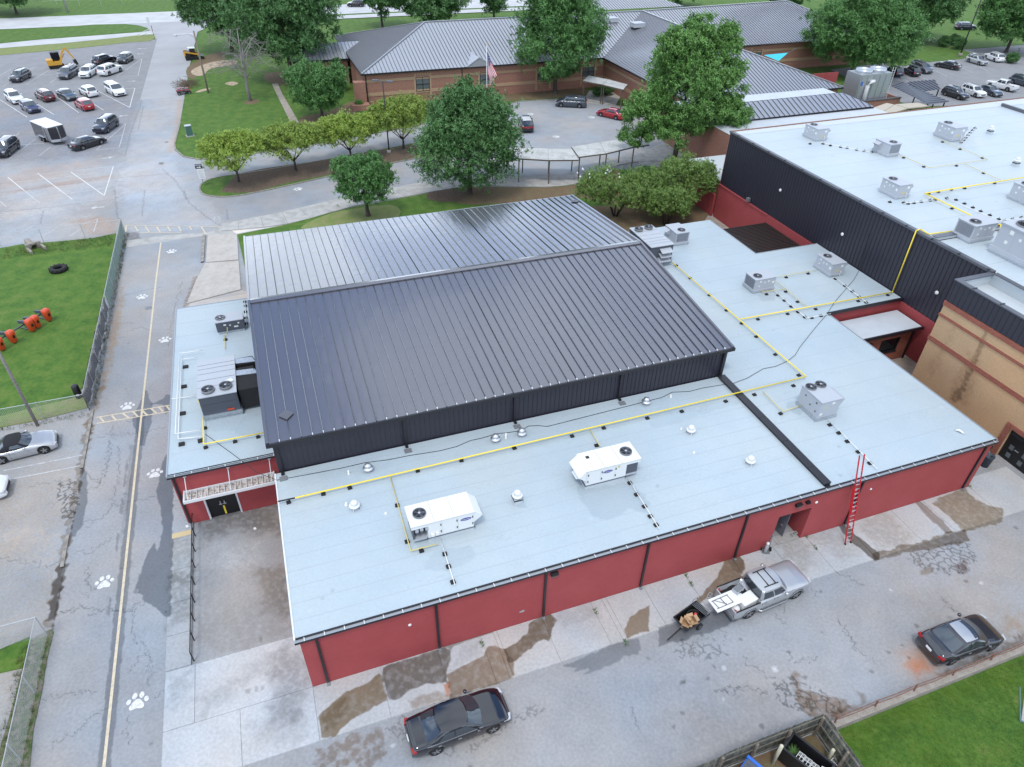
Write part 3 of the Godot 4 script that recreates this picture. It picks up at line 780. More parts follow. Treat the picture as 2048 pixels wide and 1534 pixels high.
func build_lawns() -> void:
	lawn(pv([-76.02,-176.8,-47.61,-178.4,-39.92,-178.63,-28.91,-180.44,-22.19,-179.5,-19.24,-177.13,-17.07,-173.43,-16.38,-170.65,-17.66,-169.34,-28.09,-167.74,-37.98,-166.23,-44.88,-164.11,-70.91,-160.85]),0.05)
	lawn(pv([-68.8,-154.29,-43.89,-158.92,-32.29,-160.85,-22.53,-163.61,-17.98,-165.78,-15.32,-165.65,-14.74,-161.81,-15.75,-158.65,-19.57,-158.34,-29.14,-155.16,-42.62,-152.27,-67.77,-151.06]),0.05,"grass_dry")
	lawn(pv([-34.82,-58.3,-24.71,-58.35,-22.89,-58.71,-18.95,-58.25,-15.97,-58.11,-13.88,-58.61,-13.75,-54.22,-13.65,-47.86,-13.58,-42.53,-13.76,-34.45,-13.68,-30.39,-14.3,-28.91,-16.52,-28.67,-18.97,-28.23,-26.12,-28.24]),0.06)
	var north := pv([-6.2,-164,-6.3,-150,-7.2,-134,-8.0,-109.8,-8.3,-97.3,-8.9,-87,-8.7,-84.6,-7.6,-81.4,-5.5,-79.8,-3.6,-79.5,5,-80.6,14,-82.6,24,-85.2,33,-88.6,41.3,-92.2,44.8,-93.4,51.2,-93,56,-90.2,60,-86,66,-86,66,-98,20,-98,20,-172,-4,-172])
	lawn(north,0.07)
	kerb(pv([-8.3,-97.3,-8.8,-87,-8.6,-84.6,-7.5,-81.4,-5.5,-79.7,-3.6,-79.4,5,-80.5,14,-82.5,24,-85.1,33,-88.5,41.3,-92.1,44.8,-93.3,51.2,-92.9,56,-90.1,60,-85.9]))
	lawn(pv([20,-172,400,-172,400,-104,106,-104,106,-135,20,-135]),0.05)
	var med := spline(pv([-5.4,-68.4,-4.3,-66.3,-0.5,-65.5,10.4,-68.6,18.4,-70.8,28,-73,37.1,-76.2,39,-78,39.4,-79.7,38.5,-82.2,33,-81.4,23.7,-77.9,13.3,-75.3,2.4,-73,-3.2,-72.3,-5.1,-70.8]),true,4)
	lawn(med,0.08)
	kerb(med,true)
	var s := st()
	slab(s,pv([-3.1,-67.26,-1.05,-72.68,2.62,-73.72,12.84,-74.89,17.43,-75.92,23.55,-77.25,28.36,-77.45,26.43,-70.44,22.24,-71.72,16.42,-70.59,10.47,-69.12,4.86,-67.74,0.91,-66.01,-1.28,-66.22]),0.0,0.085)
	sheet_of("mulch_bed",s,M["mulch"])
	s = st()
	slab(s,pv([23.7,-77.7,33,-81,37,-81.4,38.6,-79.6,37,-76.8,28,-73.4,22,-71.6]),0.0,0.088)
	sheet_of("mulch_bed",s,M["grass_dry"])
	lawn(pv([-1.6,-54.4,-0.9,-41.2,-0.3,-39.2,44,-38.5,50.4,-44,50.4,-56,43.5,-59.3,39.1,-56.6,35.5,-56.7,31.8,-57.9,26.8,-59.6,22.4,-59.6,17.8,-58.9,11.3,-57.9,3.8,-55.4]),0.07)
	s = st()
	slab(s,spline(pv([23.94,-61.81,26.76,-59.67,31.75,-57.86,35.43,-56.72,38.95,-56.53,42.95,-58.54,46.65,-59.6,47.91,-57.01,41.76,-49.02,37.63,-52.63,25.09,-54.25,22.82,-57.74]),true,3),0.0,0.085)
	sheet_of("mulch_bed",s,M["earth"])
	s = st()
	slab(s,spline(pv([21.25,-60.15,23.81,-61.34,25.64,-59.77,25.32,-57.43,22.85,-55.87,20.24,-57.61]),true,3),0.0,0.09)
	sheet_of("mulch_bed",s,M["mulch"])
	s = st()
	slab(s,spline(pv([5,-54,9,-57,15.5,-57.3,16,-54,12,-51.5,8,-52]),true,3),0.0,0.075)
	sheet_of("mulch_bed",s,M["grass_dry"])
	s = st()
	slab(s,spline(pv([5.93,-123.97,9.8,-122.87,10.13,-115.25,8.07,-114.81,6.01,-117.46,5.4,-119.74]),true,3),0.0,0.08)
	slab(s,spline(pv([9.28,-94.8,13.04,-96.08,18.76,-101.24,17.31,-92.42,15.87,-90.51,11.96,-89.42,9.16,-89.53]),true,3),0.0,0.08)
	slab(s,spline(pv([1.24,-105.47,2.35,-106.92,3.59,-106.11,3.26,-104.44,1.86,-103.98]),true,3),0.0,0.08)
	slab(s,spline(pv([-7.78,-132.19,-4.99,-140.17,-1.49,-143.93,-0.84,-139.03,-1.9,-134.83,-4.06,-133.26,-6.34,-123.82,-7.68,-125.16]),true,3),0.0,0.08)
	slab(s,spline(pv([41.61,-94.56,42.8,-98.88,47.61,-99.43,53.1,-97.85,59.06,-99.16,57.83,-94.53,51.34,-93.56,45.09,-94]),true,3),0.0,0.082)
	sheet_of("bare_ground",s,M["earth"])
	s = st()
	slab(s,spline(pv([-7.06,-129.42,-5,-133.52,-2.12,-135.99,1.24,-135.06,0.42,-132.01,-3.62,-129.99,-5.01,-125.37,-6.57,-125.81]),true,3),0.0,0.095)
	slab(s,spline(pv([-1.44,-118.25,-0.21,-119.27,0.85,-118.05,-0.08,-116.51]),true,3),0.0,0.085)
	slab(s,spline(pv([-6.27,-113.79,-5.02,-115.74,-3.74,-115.8,-5.02,-114.02]),true,3),0.0,0.085)
	sheet_of("sand_patch",s,M["sand"])
	lawn(pv([22.3,10.3,80,10.3,80,40,22.3,40]),0.06)
	lawn(pv([125.83,-96.52,135.03,-104.01,154.69,-114.48,156.38,-112.48,153.21,-105.93,153.36,-103.07,152.89,-100.45,146.7,-96.89,138.26,-96.71,129.74,-95.43]),0.08)
	lawn(pv([185.91,-134.64,207.78,-153.62,222.48,-155.06,244.55,-149.74,204.17,-118.38,180.19,-114.14,174.79,-117.24,177.1,-120.94,185.18,-130.87]),0.07)
	s = st()
	slab(s,spline(pv([36.5,-39.2,43.2,-38.6,50.2,-43.5,50.2,-48.5,42.5,-48.6,37.5,-49.5,35,-44]),true,3),0.0,0.09)
	sheet_of("mulch_bed",s,M["earth"])
	kerb(pv([-12.75,-26.9,-12.72,-20.5]),false,0.2,0.08)
	kerb(pv([-12.78,-14.5,-12.75,-12.0]),false,0.2,0.07)
	lawn(pv([-19.58,-28.35,-19.14,-29.14,-13.61,-29.66,-13.13,-27.33,-16.34,-26.9,-18.71,-26.88,-19.24,-26.61]),0.05,"grass_dry")
	lawn(pv([-15.37,-7.14,-14.97,-7.29,-13.67,-7.6,-13.51,-7.07,-13.44,-5.75,-14.7,-5.83,-15.12,-5.89]),0.05,"grass")
	lawn(pv([-13.64,-7.4,-12.67,-7.74,-12.53,-7.5,-12.61,-5.83,-12.55,-4.06,-12.61,-2.14,-12.45,-0.17,-13.96,-0.69,-13.75,-3.65]),0.05,"grass_weedy")
func slab_piece(parent: Node,x0: float,x1: float,z0: float,z1: float,y: float) -> void:
	var g := 0.012
	mapped_slab(parent,"slab",rect(x0 + g,x1 - g,z0 + g,z1 - g),-0.05,y,M["near_asphalt"],NEAR)
func build_concrete() -> void:
	rng.seed = 21
	var ap := setting("concrete_apron")
	var js := [0.0,3.36,6.35,8.7,9.42,9.62,12.2,15.1,15.8,16.06,18.4,21.1,24.35,27.2,29.6,32.6,36.25,38.33,38.85,42.8]
	for i in js.size() - 1:
		slab_piece(ap,js[i],js[i + 1],0.0,2.8,0.03 + rng.randf_range(-0.006,0.006))
	slab_piece(ap,27.6,30.9,-2.6,0.0,0.032)
	slab_piece(ap,42.8,46.9,-1.2,2.8,0.03)
	slab_piece(ap,42.8,46.9,-5.0,-1.2,0.034)
	var pad := setting("concrete_pad")
	for a in [[-6.9,-3.45,0.0,2.8],[-3.45,0.0,0.0,2.8],[-6.9,-5.5,-3.18,0.0],[-5.5,0.0,-3.18,0.0]]:
		slab_piece(pad,a[0],a[1],a[2],a[3],0.032 + rng.randf_range(-0.004,0.004))
	slab_piece(pad,-5.6,0.0,-13.1,-3.18,0.028)
	var walk := setting("kerbed_walk")
	var zz := [-18.5,-15.3,-12.0,-9.6,-7.3,-5.2,-3.18]
	for i in zz.size() - 1:
		mapped_slab(walk,"slab",rect(-6.9,-5.68,zz[i] + 0.01,zz[i + 1] - 0.01),-0.05,0.14,M["near_asphalt"],NEAR)
	var upper := setting("street_walk")
	var s := st()
	slab(s,pv([-4.6,-55.16,-1.63,-54.45,-1.73,-48.25,-4.83,-48.66]),-0.05,0.1)
	part(upper,"slab",s,M["concrete_walk"])
	s = st()
	slab(s,pv([-4.87,-48.5,-1.71,-48.01,-1.75,-41.95,-6.47,-40.79,-5.72,-45.03]),-0.05,0.1)
	part(upper,"slab",s,M["concrete_walk"])
	mapped_slab(upper,"slab",pv([-6.53,-40.62,-1.74,-41.74,-0.97,-41.08,-0.63,-38.31,-6.72,-38.89]),-0.05,0.1,M["near_asphalt"],NEAR)
	s = st()
	strip(s,pv([-5.0,-55.3,-5.15,-48.8]),0.28,-0.02,0.14)
	part(upper,"kerb",s,M["concrete_kerb"])
	var band := setting("crossing_band")
	s = st()
	slab(s,pv([-12.69,-56.41,-9.26,-56.64,-4.53,-55.98,-3.31,-56.97,-2.77,-57.15,-1.76,-54.76,-4.54,-55.3,-9.2,-55.14,-12.57,-54.78]),-0.05,0.015)
	part(band,"slab",s,M["concrete_pale"])
	var fw := setting("front_walk")
	var top := [pv([-3.1,-57.6,3.4,-58.9,9.3,-60.6,16.7,-62.3,21.7,-63,27,-62.9,30.7,-62.3,33.6,-60.9,40.2,-59.6,44,-60.7,50.8,-64.2,56,-66.5,60,-69])]
	var t2: PackedVector2Array = spline(top[0],false,3)
	var b2 := spline(pv([-3.2,-55.8,3.8,-55.5,11.3,-58.1,17.8,-59.1,22.4,-59.8,26.8,-59.9,31.8,-58.1,35.5,-56.9,39.1,-56.8,43.4,-59.5,49.6,-61.6,55,-60,60,-60]),false,3)
	for i in mini(t2.size(),b2.size()) - 1:
		s = st()
		slab(s,PackedVector2Array([t2[i],t2[i + 1].lerp(t2[i],0.01),b2[i + 1].lerp(b2[i],0.01),b2[i]]),-0.05,0.1)
		part(fw,"slab",s,M["concrete_pale"])
	s = st()
	slab(s,pv([50.4,-58,50.4,-61.8,55,-60.2,60,-60.2,60,-58]),-0.05,0.1)
	slab(s,pv([54.87,-89.79,59.6,-86.62,63.8,-92.8,59.12,-96.11]),-0.04,0.1)
	part(fw,"slab",s,M["concrete_pale"])
	var lp := setting("lawn_path")
	s = st()
	slab(s,pv([6.4,-115.81,7.42,-116.02,7.6,-109.08,8.88,-88.88,7.61,-88.91,6.84,-105.61]),0.0,0.09)
	part(lp,"slab",s,M["concrete_path"])
func paint_on(parent: Node,called: String,m: String,lines: Array,w: float,y: float) -> void:
	for l in lines:
		var s := st()
		strip(s,l,w,y,y)
		part(parent,called,s,M[m])
func ellipse(c: Vector2,rx: float,ry: float,turn: float,n := 14) -> PackedVector2Array:
	var o := PackedVector2Array()
	for i in n:
		o.append(c + Vector2(cos(TAU * i / n) * rx,sin(TAU * i / n) * ry).rotated(turn))
	return o
func arrow(parent: Node,tail: Vector3,head: Vector3,y: float,m := "faded_paint") -> void:
	var a := Vector2(tail.x,tail.z)
	var b := Vector2(head.x,head.z)
	var d := (b - a).normalized()
	var n := d.orthogonal()
	var k := b - d * (b - a).length() * 0.4
	var s := st()
	flat(s,PackedVector2Array([a + n * 0.12,k + n * 0.12,k + n * 0.45,b,k - n * 0.45,k - n * 0.12,a - n * 0.12]),y)
	part(parent,"arrow",s,M[m])
func build_markings() -> void:
	var road := get_node("street")
	var lot := get_node("parking_lot")
	var s := st()
	flat(s,spline(pv([0.0,-0.16,0.17,-0.04,0.33,0.20,0.30,0.36,0.16,0.38,0.0,0.33,-0.16,0.38,-0.30,0.36,-0.33,0.20,-0.17,-0.04]),true,3),0.0)
	flat(s,ellipse(Vector2(-0.40,-0.07),0.105,0.145,0.25),0.0)
	flat(s,ellipse(Vector2(0.40,-0.07),0.105,0.145,-0.25),0.0)
	flat(s,ellipse(Vector2(-0.16,-0.33),0.115,0.17,0.08),0.0)
	flat(s,ellipse(Vector2(0.16,-0.33),0.115,0.17,-0.08),0.0)
	var paw := done(s)
	for p in [Vector3(-8.16,0,-52.37),Vector3(-10.4,0,-43.44),Vector3(-8.13,0,-35.2),Vector3(-10.39,0,-26.64),Vector3(-8.12,0,-18.46),Vector3(-10.36,0,-10.09),Vector3(-8.13,0,-2.01)]:
		inst(road,"paw_print",paw,M["white_paint"],Transform3D(Basis(Vector3.UP,rng.randf_range(-0.1,0.02)),p + Vector3(0,0.008,0)))
	for p in [Vector3(5.89,0,-65.52),Vector3(-3.56,0,-59.32),Vector3(-3.55,0,-59.3),Vector3(44.26,0,-86.21),Vector3(53.01,0,-81.83),Vector3(43.94,0,-74.66)]:
		inst(lot,"paw_print",paw,M["white_paint"],Transform3D(Basis(Vector3.UP,1.2).scaled(Vector3.ONE * 1.15),p + Vector3(0,0.008,0)))
	paint_on(road,"centre_line","yellow_paint",[pv([-9.35,-46,-9.35,-20,-9.33,18])],0.14,0.008)
	paint_on(lot,"centre_line","yellow_paint",[pv([-9.27,-54.9,-9.35,-46])],0.14,0.008)
	paint_on(road,"crosswalk_line","yellow_paint",[pv([-12.39,-25.95,-7.33,-25.78]),pv([-12.31,-25.22,-7.3,-25])],0.11,0.012)
	paint_on(road,"crosswalk_bar","yellow_paint",[pv([-12.15,-25.87,-11.83,-25.21]),pv([-11.37,-25.83,-11.03,-25.16]),pv([-10.64,-25.85,-10.17,-25.13]),pv([-9.96,-25.85,-9.6,-25.12]),pv([-9.38,-25.84,-8.97,-25.1]),pv([-8.74,-25.82,-8.33,-25.11]),pv([-8.2,-25.8,-7.88,-25.12]),pv([-7.66,-25.77,-7.39,-25.1])],0.13,0.016)
	paint_on(lot,"crosswalk_line","yellow_paint",[pv([-13.06,-60.52,-8.16,-58.75,-3.31,-56.97]),pv([-11.53,-58.1,-9.29,-57.32,-7.18,-56.58])],0.12,0.024)
	paint_on(lot,"crosswalk_bar","yellow_paint",[pv([-13,-60.5,-12.92,-58.64]),pv([-12.1,-59.94,-11.69,-58.49]),pv([-11.03,-59.6,-10.55,-57.89]),pv([-9.89,-59.17,-9.43,-57.47]),pv([-8.76,-58.84,-8.38,-57.37]),pv([-7.62,-58.48,-7.32,-57.1]),pv([-6.47,-58.05,-6.26,-57.11]),pv([-5.26,-57.63,-4.8,-55.55])],0.14,0.028)
	paint_on(lot,"bay_line","white_paint",[pv([-28,-80.06,-23.59,-71.37]),pv([-24.75,-80.45,-19.52,-70.09]),pv([-20.89,-79.73,-16.14,-70.26]),pv([-16.04,-80.42,-16.14,-70.26]),pv([-36.12,-118.17,-30.26,-106.55]),pv([-30.22,-114.13,-26.67,-106.88]),pv([-27.68,-117.29,-23.25,-106.92]),pv([-21.73,-111.64,-19.79,-107.34]),pv([-21.75,-119.28,-16.06,-107.72]),pv([-16.06,-107.72,-16.1,-119.8]),pv([-17.64,-119.81,-16.1,-119.8])],0.11,0.008)
	paint_on(lot,"bay_line","faded_paint",[pv([-29.13,-87.47,-27.31,-95.18]),pv([-29.59,-93,-25.87,-92.72]),pv([-25.69,-87.46,-24.85,-90.72]),pv([-22.22,-87.73,-21.72,-89.49]),pv([-18.79,-87.77,-15.97,-98.94]),pv([-15.97,-98.94,-15.97,-88.02]),pv([-18.71,-87.75,-15.95,-87.85]),pv([-18.01,-93.27,-15.97,-93.26]),pv([-25.24,-79.9,-16.03,-80.32]),pv([-22.04,-113.67,-19.3,-113.34]),pv([-29.94,-98.68,-30.47,-96.14]),
		pv([-25.41,-74.93,-22.91,-70.05]),pv([-21.46,-73.7,-19.46,-70.17]),pv([-27.32,-72.03,-26.27,-69.93]),pv([-21.08,-60.23,-19.49,-63.16]),pv([-18.49,-59.41,-17.55,-60.97]),pv([-16.16,-59.84,-16.13,-63.36]),pv([-17.59,-62.38,-16.11,-63.17]),pv([-23.42,-61.81,-22.47,-63.57]),pv([-24.84,-71.6,-21.35,-71.89,-16.09,-72.79]),pv([-27.2,-78,-21.32,-77.99,-18.43,-78.5])],0.10,0.010)
	paint_on(get_node("outer_lot"),"bay_line","faded_paint",[pv([-38.45,-139.77,-39.35,-135.1]),pv([-37.37,-126.78,-36.85,-129.29]),pv([-33.85,-127.53,-31.77,-137.39]),pv([-30.2,-127.39,-29.65,-129.99]),pv([-33.46,-133.91,-29.95,-133.6]),pv([-19.64,-129.03,-16.31,-142.16]),pv([-16.31,-142.16,-16.16,-128.72]),pv([-19.82,-128.61,-16.16,-128.72]),pv([-34.68,-140.25,-35.12,-138.33])],0.11,0.008)
	paint_on(get_node("outer_lot"),"stop_line","white_paint",[pv([-11.25,-164.57,-7.17,-164.36])],0.5,0.012)
	for a in [[Vector3(-17.82,0,-124.85),Vector3(-16.15,0,-124.56)],[Vector3(-15.93,0,-103.28),Vector3(-17.4,0,-103.29)],[Vector3(-17.77,0,-83.94),Vector3(-16.32,0,-84.02)],[Vector3(-15.76,0,-66.62),Vector3(-17.26,0,-66.75)]]:
		arrow(lot,a[0],a[1],0.012)
	for a in [[Vector3(-15.99,0,-151.33),Vector3(-17.86,0,-151.59)],[Vector3(-16.21,0,-146.53),Vector3(-17.64,0,-146.45)]]:
		arrow(get_node("outer_lot"),a[0],a[1],0.012)
	paint_on(road,"bay_line","faded_paint",[pv([-17.58,-21.93,-12.72,-21.92]),pv([-17.12,-20.89,-12.69,-20.83])],0.10,0.008)
	paint_on(get_node("far_parking_lot"),"bay_line","faded_paint",[pv([132.22,-90.08,131.01,-86.21]),pv([140.02,-91.36,138.5,-86.95]),pv([143.96,-90.26,142.67,-87.13]),pv([125.51,-87.55,124.88,-84.55]),pv([121.39,-88.18,119.93,-83.92])],0.11,0.008)
const R := 4.2
func ribs_on(s: SurfaceTool,x0: float,x1: float,y0: float,y1: float,z: float,step: float,d := 0.03) -> void:
	var x := x0
	while x < x1:
		box2(s,x,x + 0.05,y0,y1,z,z + d)
		x += step
func build_gym() -> void:
	var t := thing("gymnasium","long gymnasium with charcoal standing seam gable roof and black ribbed walls","gymnasium",Vector3.ZERO)
	var zf := -11.35
	var zb := -38.7
	var zr := -25.0
	var ye := 6.62
	var yr := 8.02
	var x0 := -0.1
	var x1 := 30.3
	var s := st()
	box2(s,x0 + 0.15,x1 - 0.15,0.0,ye - 0.06,zf - 0.25,zf - 0.05)
	ribs_on(s,x0 + 0.4,x1 - 0.3,R,ye - 0.3,zf - 0.05,0.305)
	part(t,"front_wall",s,M["black_siding"])
	s = st()
	box2(s,x0 + 0.15,x1 - 0.15,0.0,ye - 0.06,zb + 0.05,zb + 0.25)
	part(t,"rear_wall",s,M["black_siding"])
	for x in [x0 + 0.15,x1 - 0.35]:
		s = st()
		for a in [zf - 0.06,zb + 0.06]:
			var y := ye - 0.05
			hexa(s,Vector3(x + 0.1,y / 2,(a + zr) / 2),Vector3(0.1,0,0),Vector3(0,y / 2,0),Vector3(0,0,(zr - a) / 2))
			var p := [Vector3(x,y,a),Vector3(x,y,zr),Vector3(x,yr - 0.05,zr)]
			var q := [Vector3(x + 0.2,y,a),Vector3(x + 0.2,y,zr),Vector3(x + 0.2,yr - 0.05,zr)]
			tri(s,p[0],p[1],p[2]); tri(s,q[0],q[2],q[1])
		part(t,"end_wall",s,M["black_siding"])
	rng.seed = 4
	var n := 50
	var w := (x1 - x0) / n
	for side in 2:
		var za := zf + 0.14 if side == 0 else zb - 0.14
		var variants := []
		for v in 4:
			s = st(true)
			var segs := 14
			for k in segs:
				var q := []
				for kk in [k,k + 1]:
					for c in 4:
						var f := float(kk) / segs
						var bump := 0.0 if c == 0 or c == 3 else rng.randf_range(-0.004,0.004)
						q.append(Vector3(w * c / 3.0,lerpf(ye,yr,f) + bump,lerpf(za,zr,f)))
				for c in 3:
					if side == 0:
						quad(s,q[c],q[c + 1],q[c + 5],q[c + 4])
					else:
						quad(s,q[c + 4],q[c + 5],q[c + 1],q[c])
			var m := done(s)
			s = st()
			s.append_from(m,0,Transform3D.IDENTITY)
			bar(s,Vector3(0,ye + 0.03,za),Vector3(0,yr + 0.03,zr),0.035,0.07)
			s.index()
			variants.append(s.commit())
		for i in n:
			var tilt := Basis(Vector3(0,0,1),rng.randf_range(-0.0035,0.0035))
			inst(t,"roof_panel",variants[rng.randi() % 4],M["gym_roof"],Transform3D(tilt,Vector3(x0 + i * w,0,0)))
	s = st()
	for sg in [1.0,-1.0]:
		var za: float = zr + 0.28 * sg
		quad(s,Vector3(x0 - 0.05,yr + 0.07,za),Vector3(x1 + 0.05,yr + 0.07,za),Vector3(x1 + 0.05,yr + 0.13,zr),Vector3(x0 - 0.05,yr + 0.13,zr))
		box2(s,x0 - 0.05,x1 + 0.05,yr + 0.0,yr + 0.07,za - 0.01,za + 0.01)
	part(t,"ridge_cap",s,M["gym_roof"])
	for x in [x0 - 0.08,x1 + 0.02]:
		s = st()
		bar(s,Vector3(x,ye - 0.02,zf + 0.16),Vector3(x,yr + 0.02,zr),0.16,0.24)
		bar(s,Vector3(x,ye - 0.02,zb - 0.16),Vector3(x,yr + 0.02,zr),0.16,0.24)
		part(t,"rake_trim",s,M["gym_roof"])
	s = st()
	box2(s,x0 - 0.16,x1 + 0.16,ye - 0.24,ye + 0.0,zf + 0.06,zf + 0.26)
	part(t,"gutter",s,M["dark_trim"])
	s = st()
	box2(s,x0 - 0.16,x1 + 0.16,ye - 0.24,ye - 0.01,zb - 0.26,zb - 0.06)
	part(t,"gutter",s,M["zinc"])
	for x in [0.25,7.56,14.6,22.0,29.85]:
		s = st()
		box2(s,x - 0.07,x + 0.07,R + 0.02,ye - 0.24,zf + 0.0,zf + 0.12)
		box2(s,x - 0.09,x + 0.09,R + 0.02,R + 0.10,zf + 0.02,zf + 0.34)
		part(t,"downspout",s,M["dark_trim"])
		s = st()
		box2(s,x - 0.22,x + 0.22,R + 0.006,R + 0.05,zf + 0.42,zf + 0.78)
		part(t,"splash_block",s,M["fan_grey"])
	for i in range(1,n):
		if i % 7 == 3 and i < 30:
			continue
		s = st()
		box2(s,-0.025,0.025,-0.01,0.075,0.02,0.14)
		inst(t,"seam_clip",done(s),M["white_metal"],Transform3D(Basis.IDENTITY,Vector3(x0 + i * w,ye + 0.005,zf + 0.02)))
	for p in [Vector3(1.08,6.9,-13.16),Vector3(29.81,7,-36.84)]:
		var d := thing("roof_plate","small dark square plate lying on the near slope of the gym roof" if p.z > -20 else "small dark square plate lying on the far slope of the gym roof","plate",Vector3.ZERO)
		s = st()
		var sl := (yr - ye) / (zr - zf) * (1.0 if p.z > -20 else -1.0)
		var yy: float = ye + (zf - p.z) * (yr - ye) / (zf - zr) if p.z > -20 else ye + (p.z - zb) * (yr - ye) / (zr - zb)
		box(s,Vector3(p.x,yy + 0.1,p.z),Vector3(0.62,0.03,0.62),Basis(Vector3.RIGHT,atan(-sl) * 1.0) * Basis(Vector3.UP,0.78))
		part(d,"plate",s,M["coping"])
func membrane(parent: Node,x0: float,x1: float,z0: float,z1: float,y: float,step: float,m: Material,ext: Array) -> void:
	var z := z1
	while z > z0 + 0.05:
		var a := maxf(z - step,z0)
		var s := st()
		flat_mapped(s,rect(x0,x1,a,z),y,ext[0],ext[1],ext[2],ext[3])
		part(parent,"membrane_sheet",s,m)
		if a > z0 + 0.1:
			s = st()
			box2(s,x0 + 0.05,x1 - 0.05,y + 0.001,y + 0.006,a - 0.018,a + 0.018)
			part(parent,"membrane_seam",s,M["membrane_seam"])
		z = a
const ROOF := [-7.0,-36.0,52.0,1.0]
const BIGR := [49.0,-45.0,112.0,-3.0]
func paint_roofs() -> void:
	ground_begin(ROOF[0],ROOF[1],ROOF[2],ROOF[3],0.06,Color(0.37,0.432,0.462))
	for i in gr.size():
		gr[i] = lerpf(gr[i],0.37,0.62)
		gg[i] = lerpf(gg[i],0.432,0.62)
		gb[i] = lerpf(gb[i],0.462,0.62)
		gq[i] = 0.55
	var damp := Color(0.86,0.87,0.89)
	stain(pv([16.04,-4.76,17.11,-4.26,18.6,-4.18,19.19,-3.84,19.46,-2.9,19.36,-2.11,18.85,-1.75,18.06,-2.28,17.48,-1.95,16.6,-1.86,16.05,-2.44,15.89,-3.69]),damp,0.04,0.15,0.45)
	stain(pv([6.44,-2.08,6.87,-2.73,7.45,-2.88,9.03,-2.58,9.24,-2.04,8.74,-1.63,7.61,-1.46,6.6,-1.69]),Color(0.9,0.91,0.93),0.06,0.2,0.45)
	stain(pv([16.03,-6.23,16.74,-6.6,16.83,-5.07,16.36,-4.51,16,-5.64]),Color(0.92,0.93,0.94),0.1,0.2)
	stain(pv([32.53,-7.36,33.2,-7.33,33.16,-6.39,32.49,-5.88,32.18,-6.35,32.14,-6.92]),damp,0.04,0.12)
	stain(pv([23.13,-9.01,25.57,-8.83,28.43,-8.82,30.01,-8.77,29.37,-8.22,26.4,-8.1,23.68,-7.76,22.56,-7.96]),Color(0.92,0.93,0.94),0.05,0.2)
	stain(pv([2.31,-10.7,9.3,-9.88,17.25,-10.21,25.52,-10.61,24.52,-8.86,17.7,-8.52,11.08,-8.66,4.96,-8.79,2.1,-9.05]),Color(0.94,0.95,0.955),0.25,0.4,0.55,0.5)
	stain(pv([-1.82,-16.96,-0.56,-18.89,-0.38,-18.65,-0.4,-15.37,-1.53,-15.14,-2.33,-15.71]),Color(0.91,0.925,0.94),0.06,0.15)
	stain(pv([-3.88,-17.65,-1.79,-17.77,-1.43,-17.31,-2.23,-15.99,-3.61,-16.45]),Color(0.93,0.94,0.95),0.1,0.2)
	stain(pv([39.29,-20.17,40.75,-19.69,40.01,-18.9,38.98,-19.11]),damp,0.05,0.12)
	stain(pv([38.82,-21.65,39.01,-21.05,39.38,-19.88,38.65,-20.11]),Color(0.92,0.93,0.94),0.08,0.15)
	stain(pv([35.63,-29.13,38.28,-29.57,37.12,-25.6,34.75,-25.2]),Color(0.95,0.955,0.96),0.3,0.4,0.55,0.4)
	stain(pv([12.11,-4.84,12.74,-4.62,12.84,-4.05,12.07,-4.44]),Color(0.9,0.91,0.92),0.08,0.1)
	var r := RandomNumberGenerator.new()
	r.seed = 8
	for i in 120:
		var c := Vector2(r.randf_range(-6,50),r.randf_range(-33,0))
		var q := PackedVector2Array()
		var rad := r.randf_range(0.03,0.14)
		for k in 6:
			q.append(c + Vector2.from_angle(TAU * k / 6) * rad * r.randf_range(0.6,1.5))
		stain(q,Color(0.86,0.86,0.85) if r.randf() < 0.7 else Color(1.08,1.08,1.08),0.05,0.06)
	for i in 40:
		var c := Vector2(r.randf_range(0,42),r.randf_range(-11,-0.5))
		var q := PackedVector2Array([c,c + Vector2(r.randf_range(0.5,2.5),r.randf_range(-0.2,0.2))])
		crack(q,0.93,0.3)
	M["roof_membrane"] = ground_end("roof_membrane")
	ground_begin(BIGR[0],BIGR[1],BIGR[2],BIGR[3],0.1,Color(0.41,0.465,0.49))
	for i in gr.size():
		gr[i] = lerpf(gr[i],0.41,0.7)
		gg[i] = lerpf(gg[i],0.465,0.7)
		gb[i] = lerpf(gb[i],0.49,0.7)
		gq[i] = 0.55
	for p in [pv([68.71,-34.07,71.33,-35.26,72.37,-32.96,71.27,-31.38,69.03,-32.07]),pv([58.37,-35.31,59.1,-35.08,58.78,-34.49,57.89,-34.53]),pv([71.93,-34.08,74.82,-33.71,70.14,-28.56,70.53,-31.61]),pv([58.91,-22.64,59.94,-22.32,60.61,-20.74,59.02,-19.9,57.83,-21.27]),pv([58.69,-23.42,59.7,-22.75,58.86,-21.62,57.87,-22.28])]:
		stain(p,Color(0.93,0.94,0.95),0.3,0.5,0.55,0.4)
	for i in 30:
		var c := Vector2(r.randf_range(52,95),r.randf_range(-42,-12))
		var q := PackedVector2Array()
		for k in 6:
			q.append(c + Vector2.from_angle(TAU * k / 6) * r.randf_range(0.05,0.25))
		stain(q,Color(0.88,0.88,0.88),0.1,0.06)
	M["big_membrane"] = ground_end("big_membrane")
	ground_begin(-10.0,-7.6,-2.1,0.0,0.04,Color(0.47,0.30,0.165))
	for i in gr.size():
		var row := 0.93 if (i / gw) % 2 else 1.05
		gr[i] = lerpf(gr[i],0.47,0.3) * row
		gg[i] = lerpf(gg[i],0.30,0.3) * row
		gb[i] = lerpf(gb[i],0.165,0.3) * row
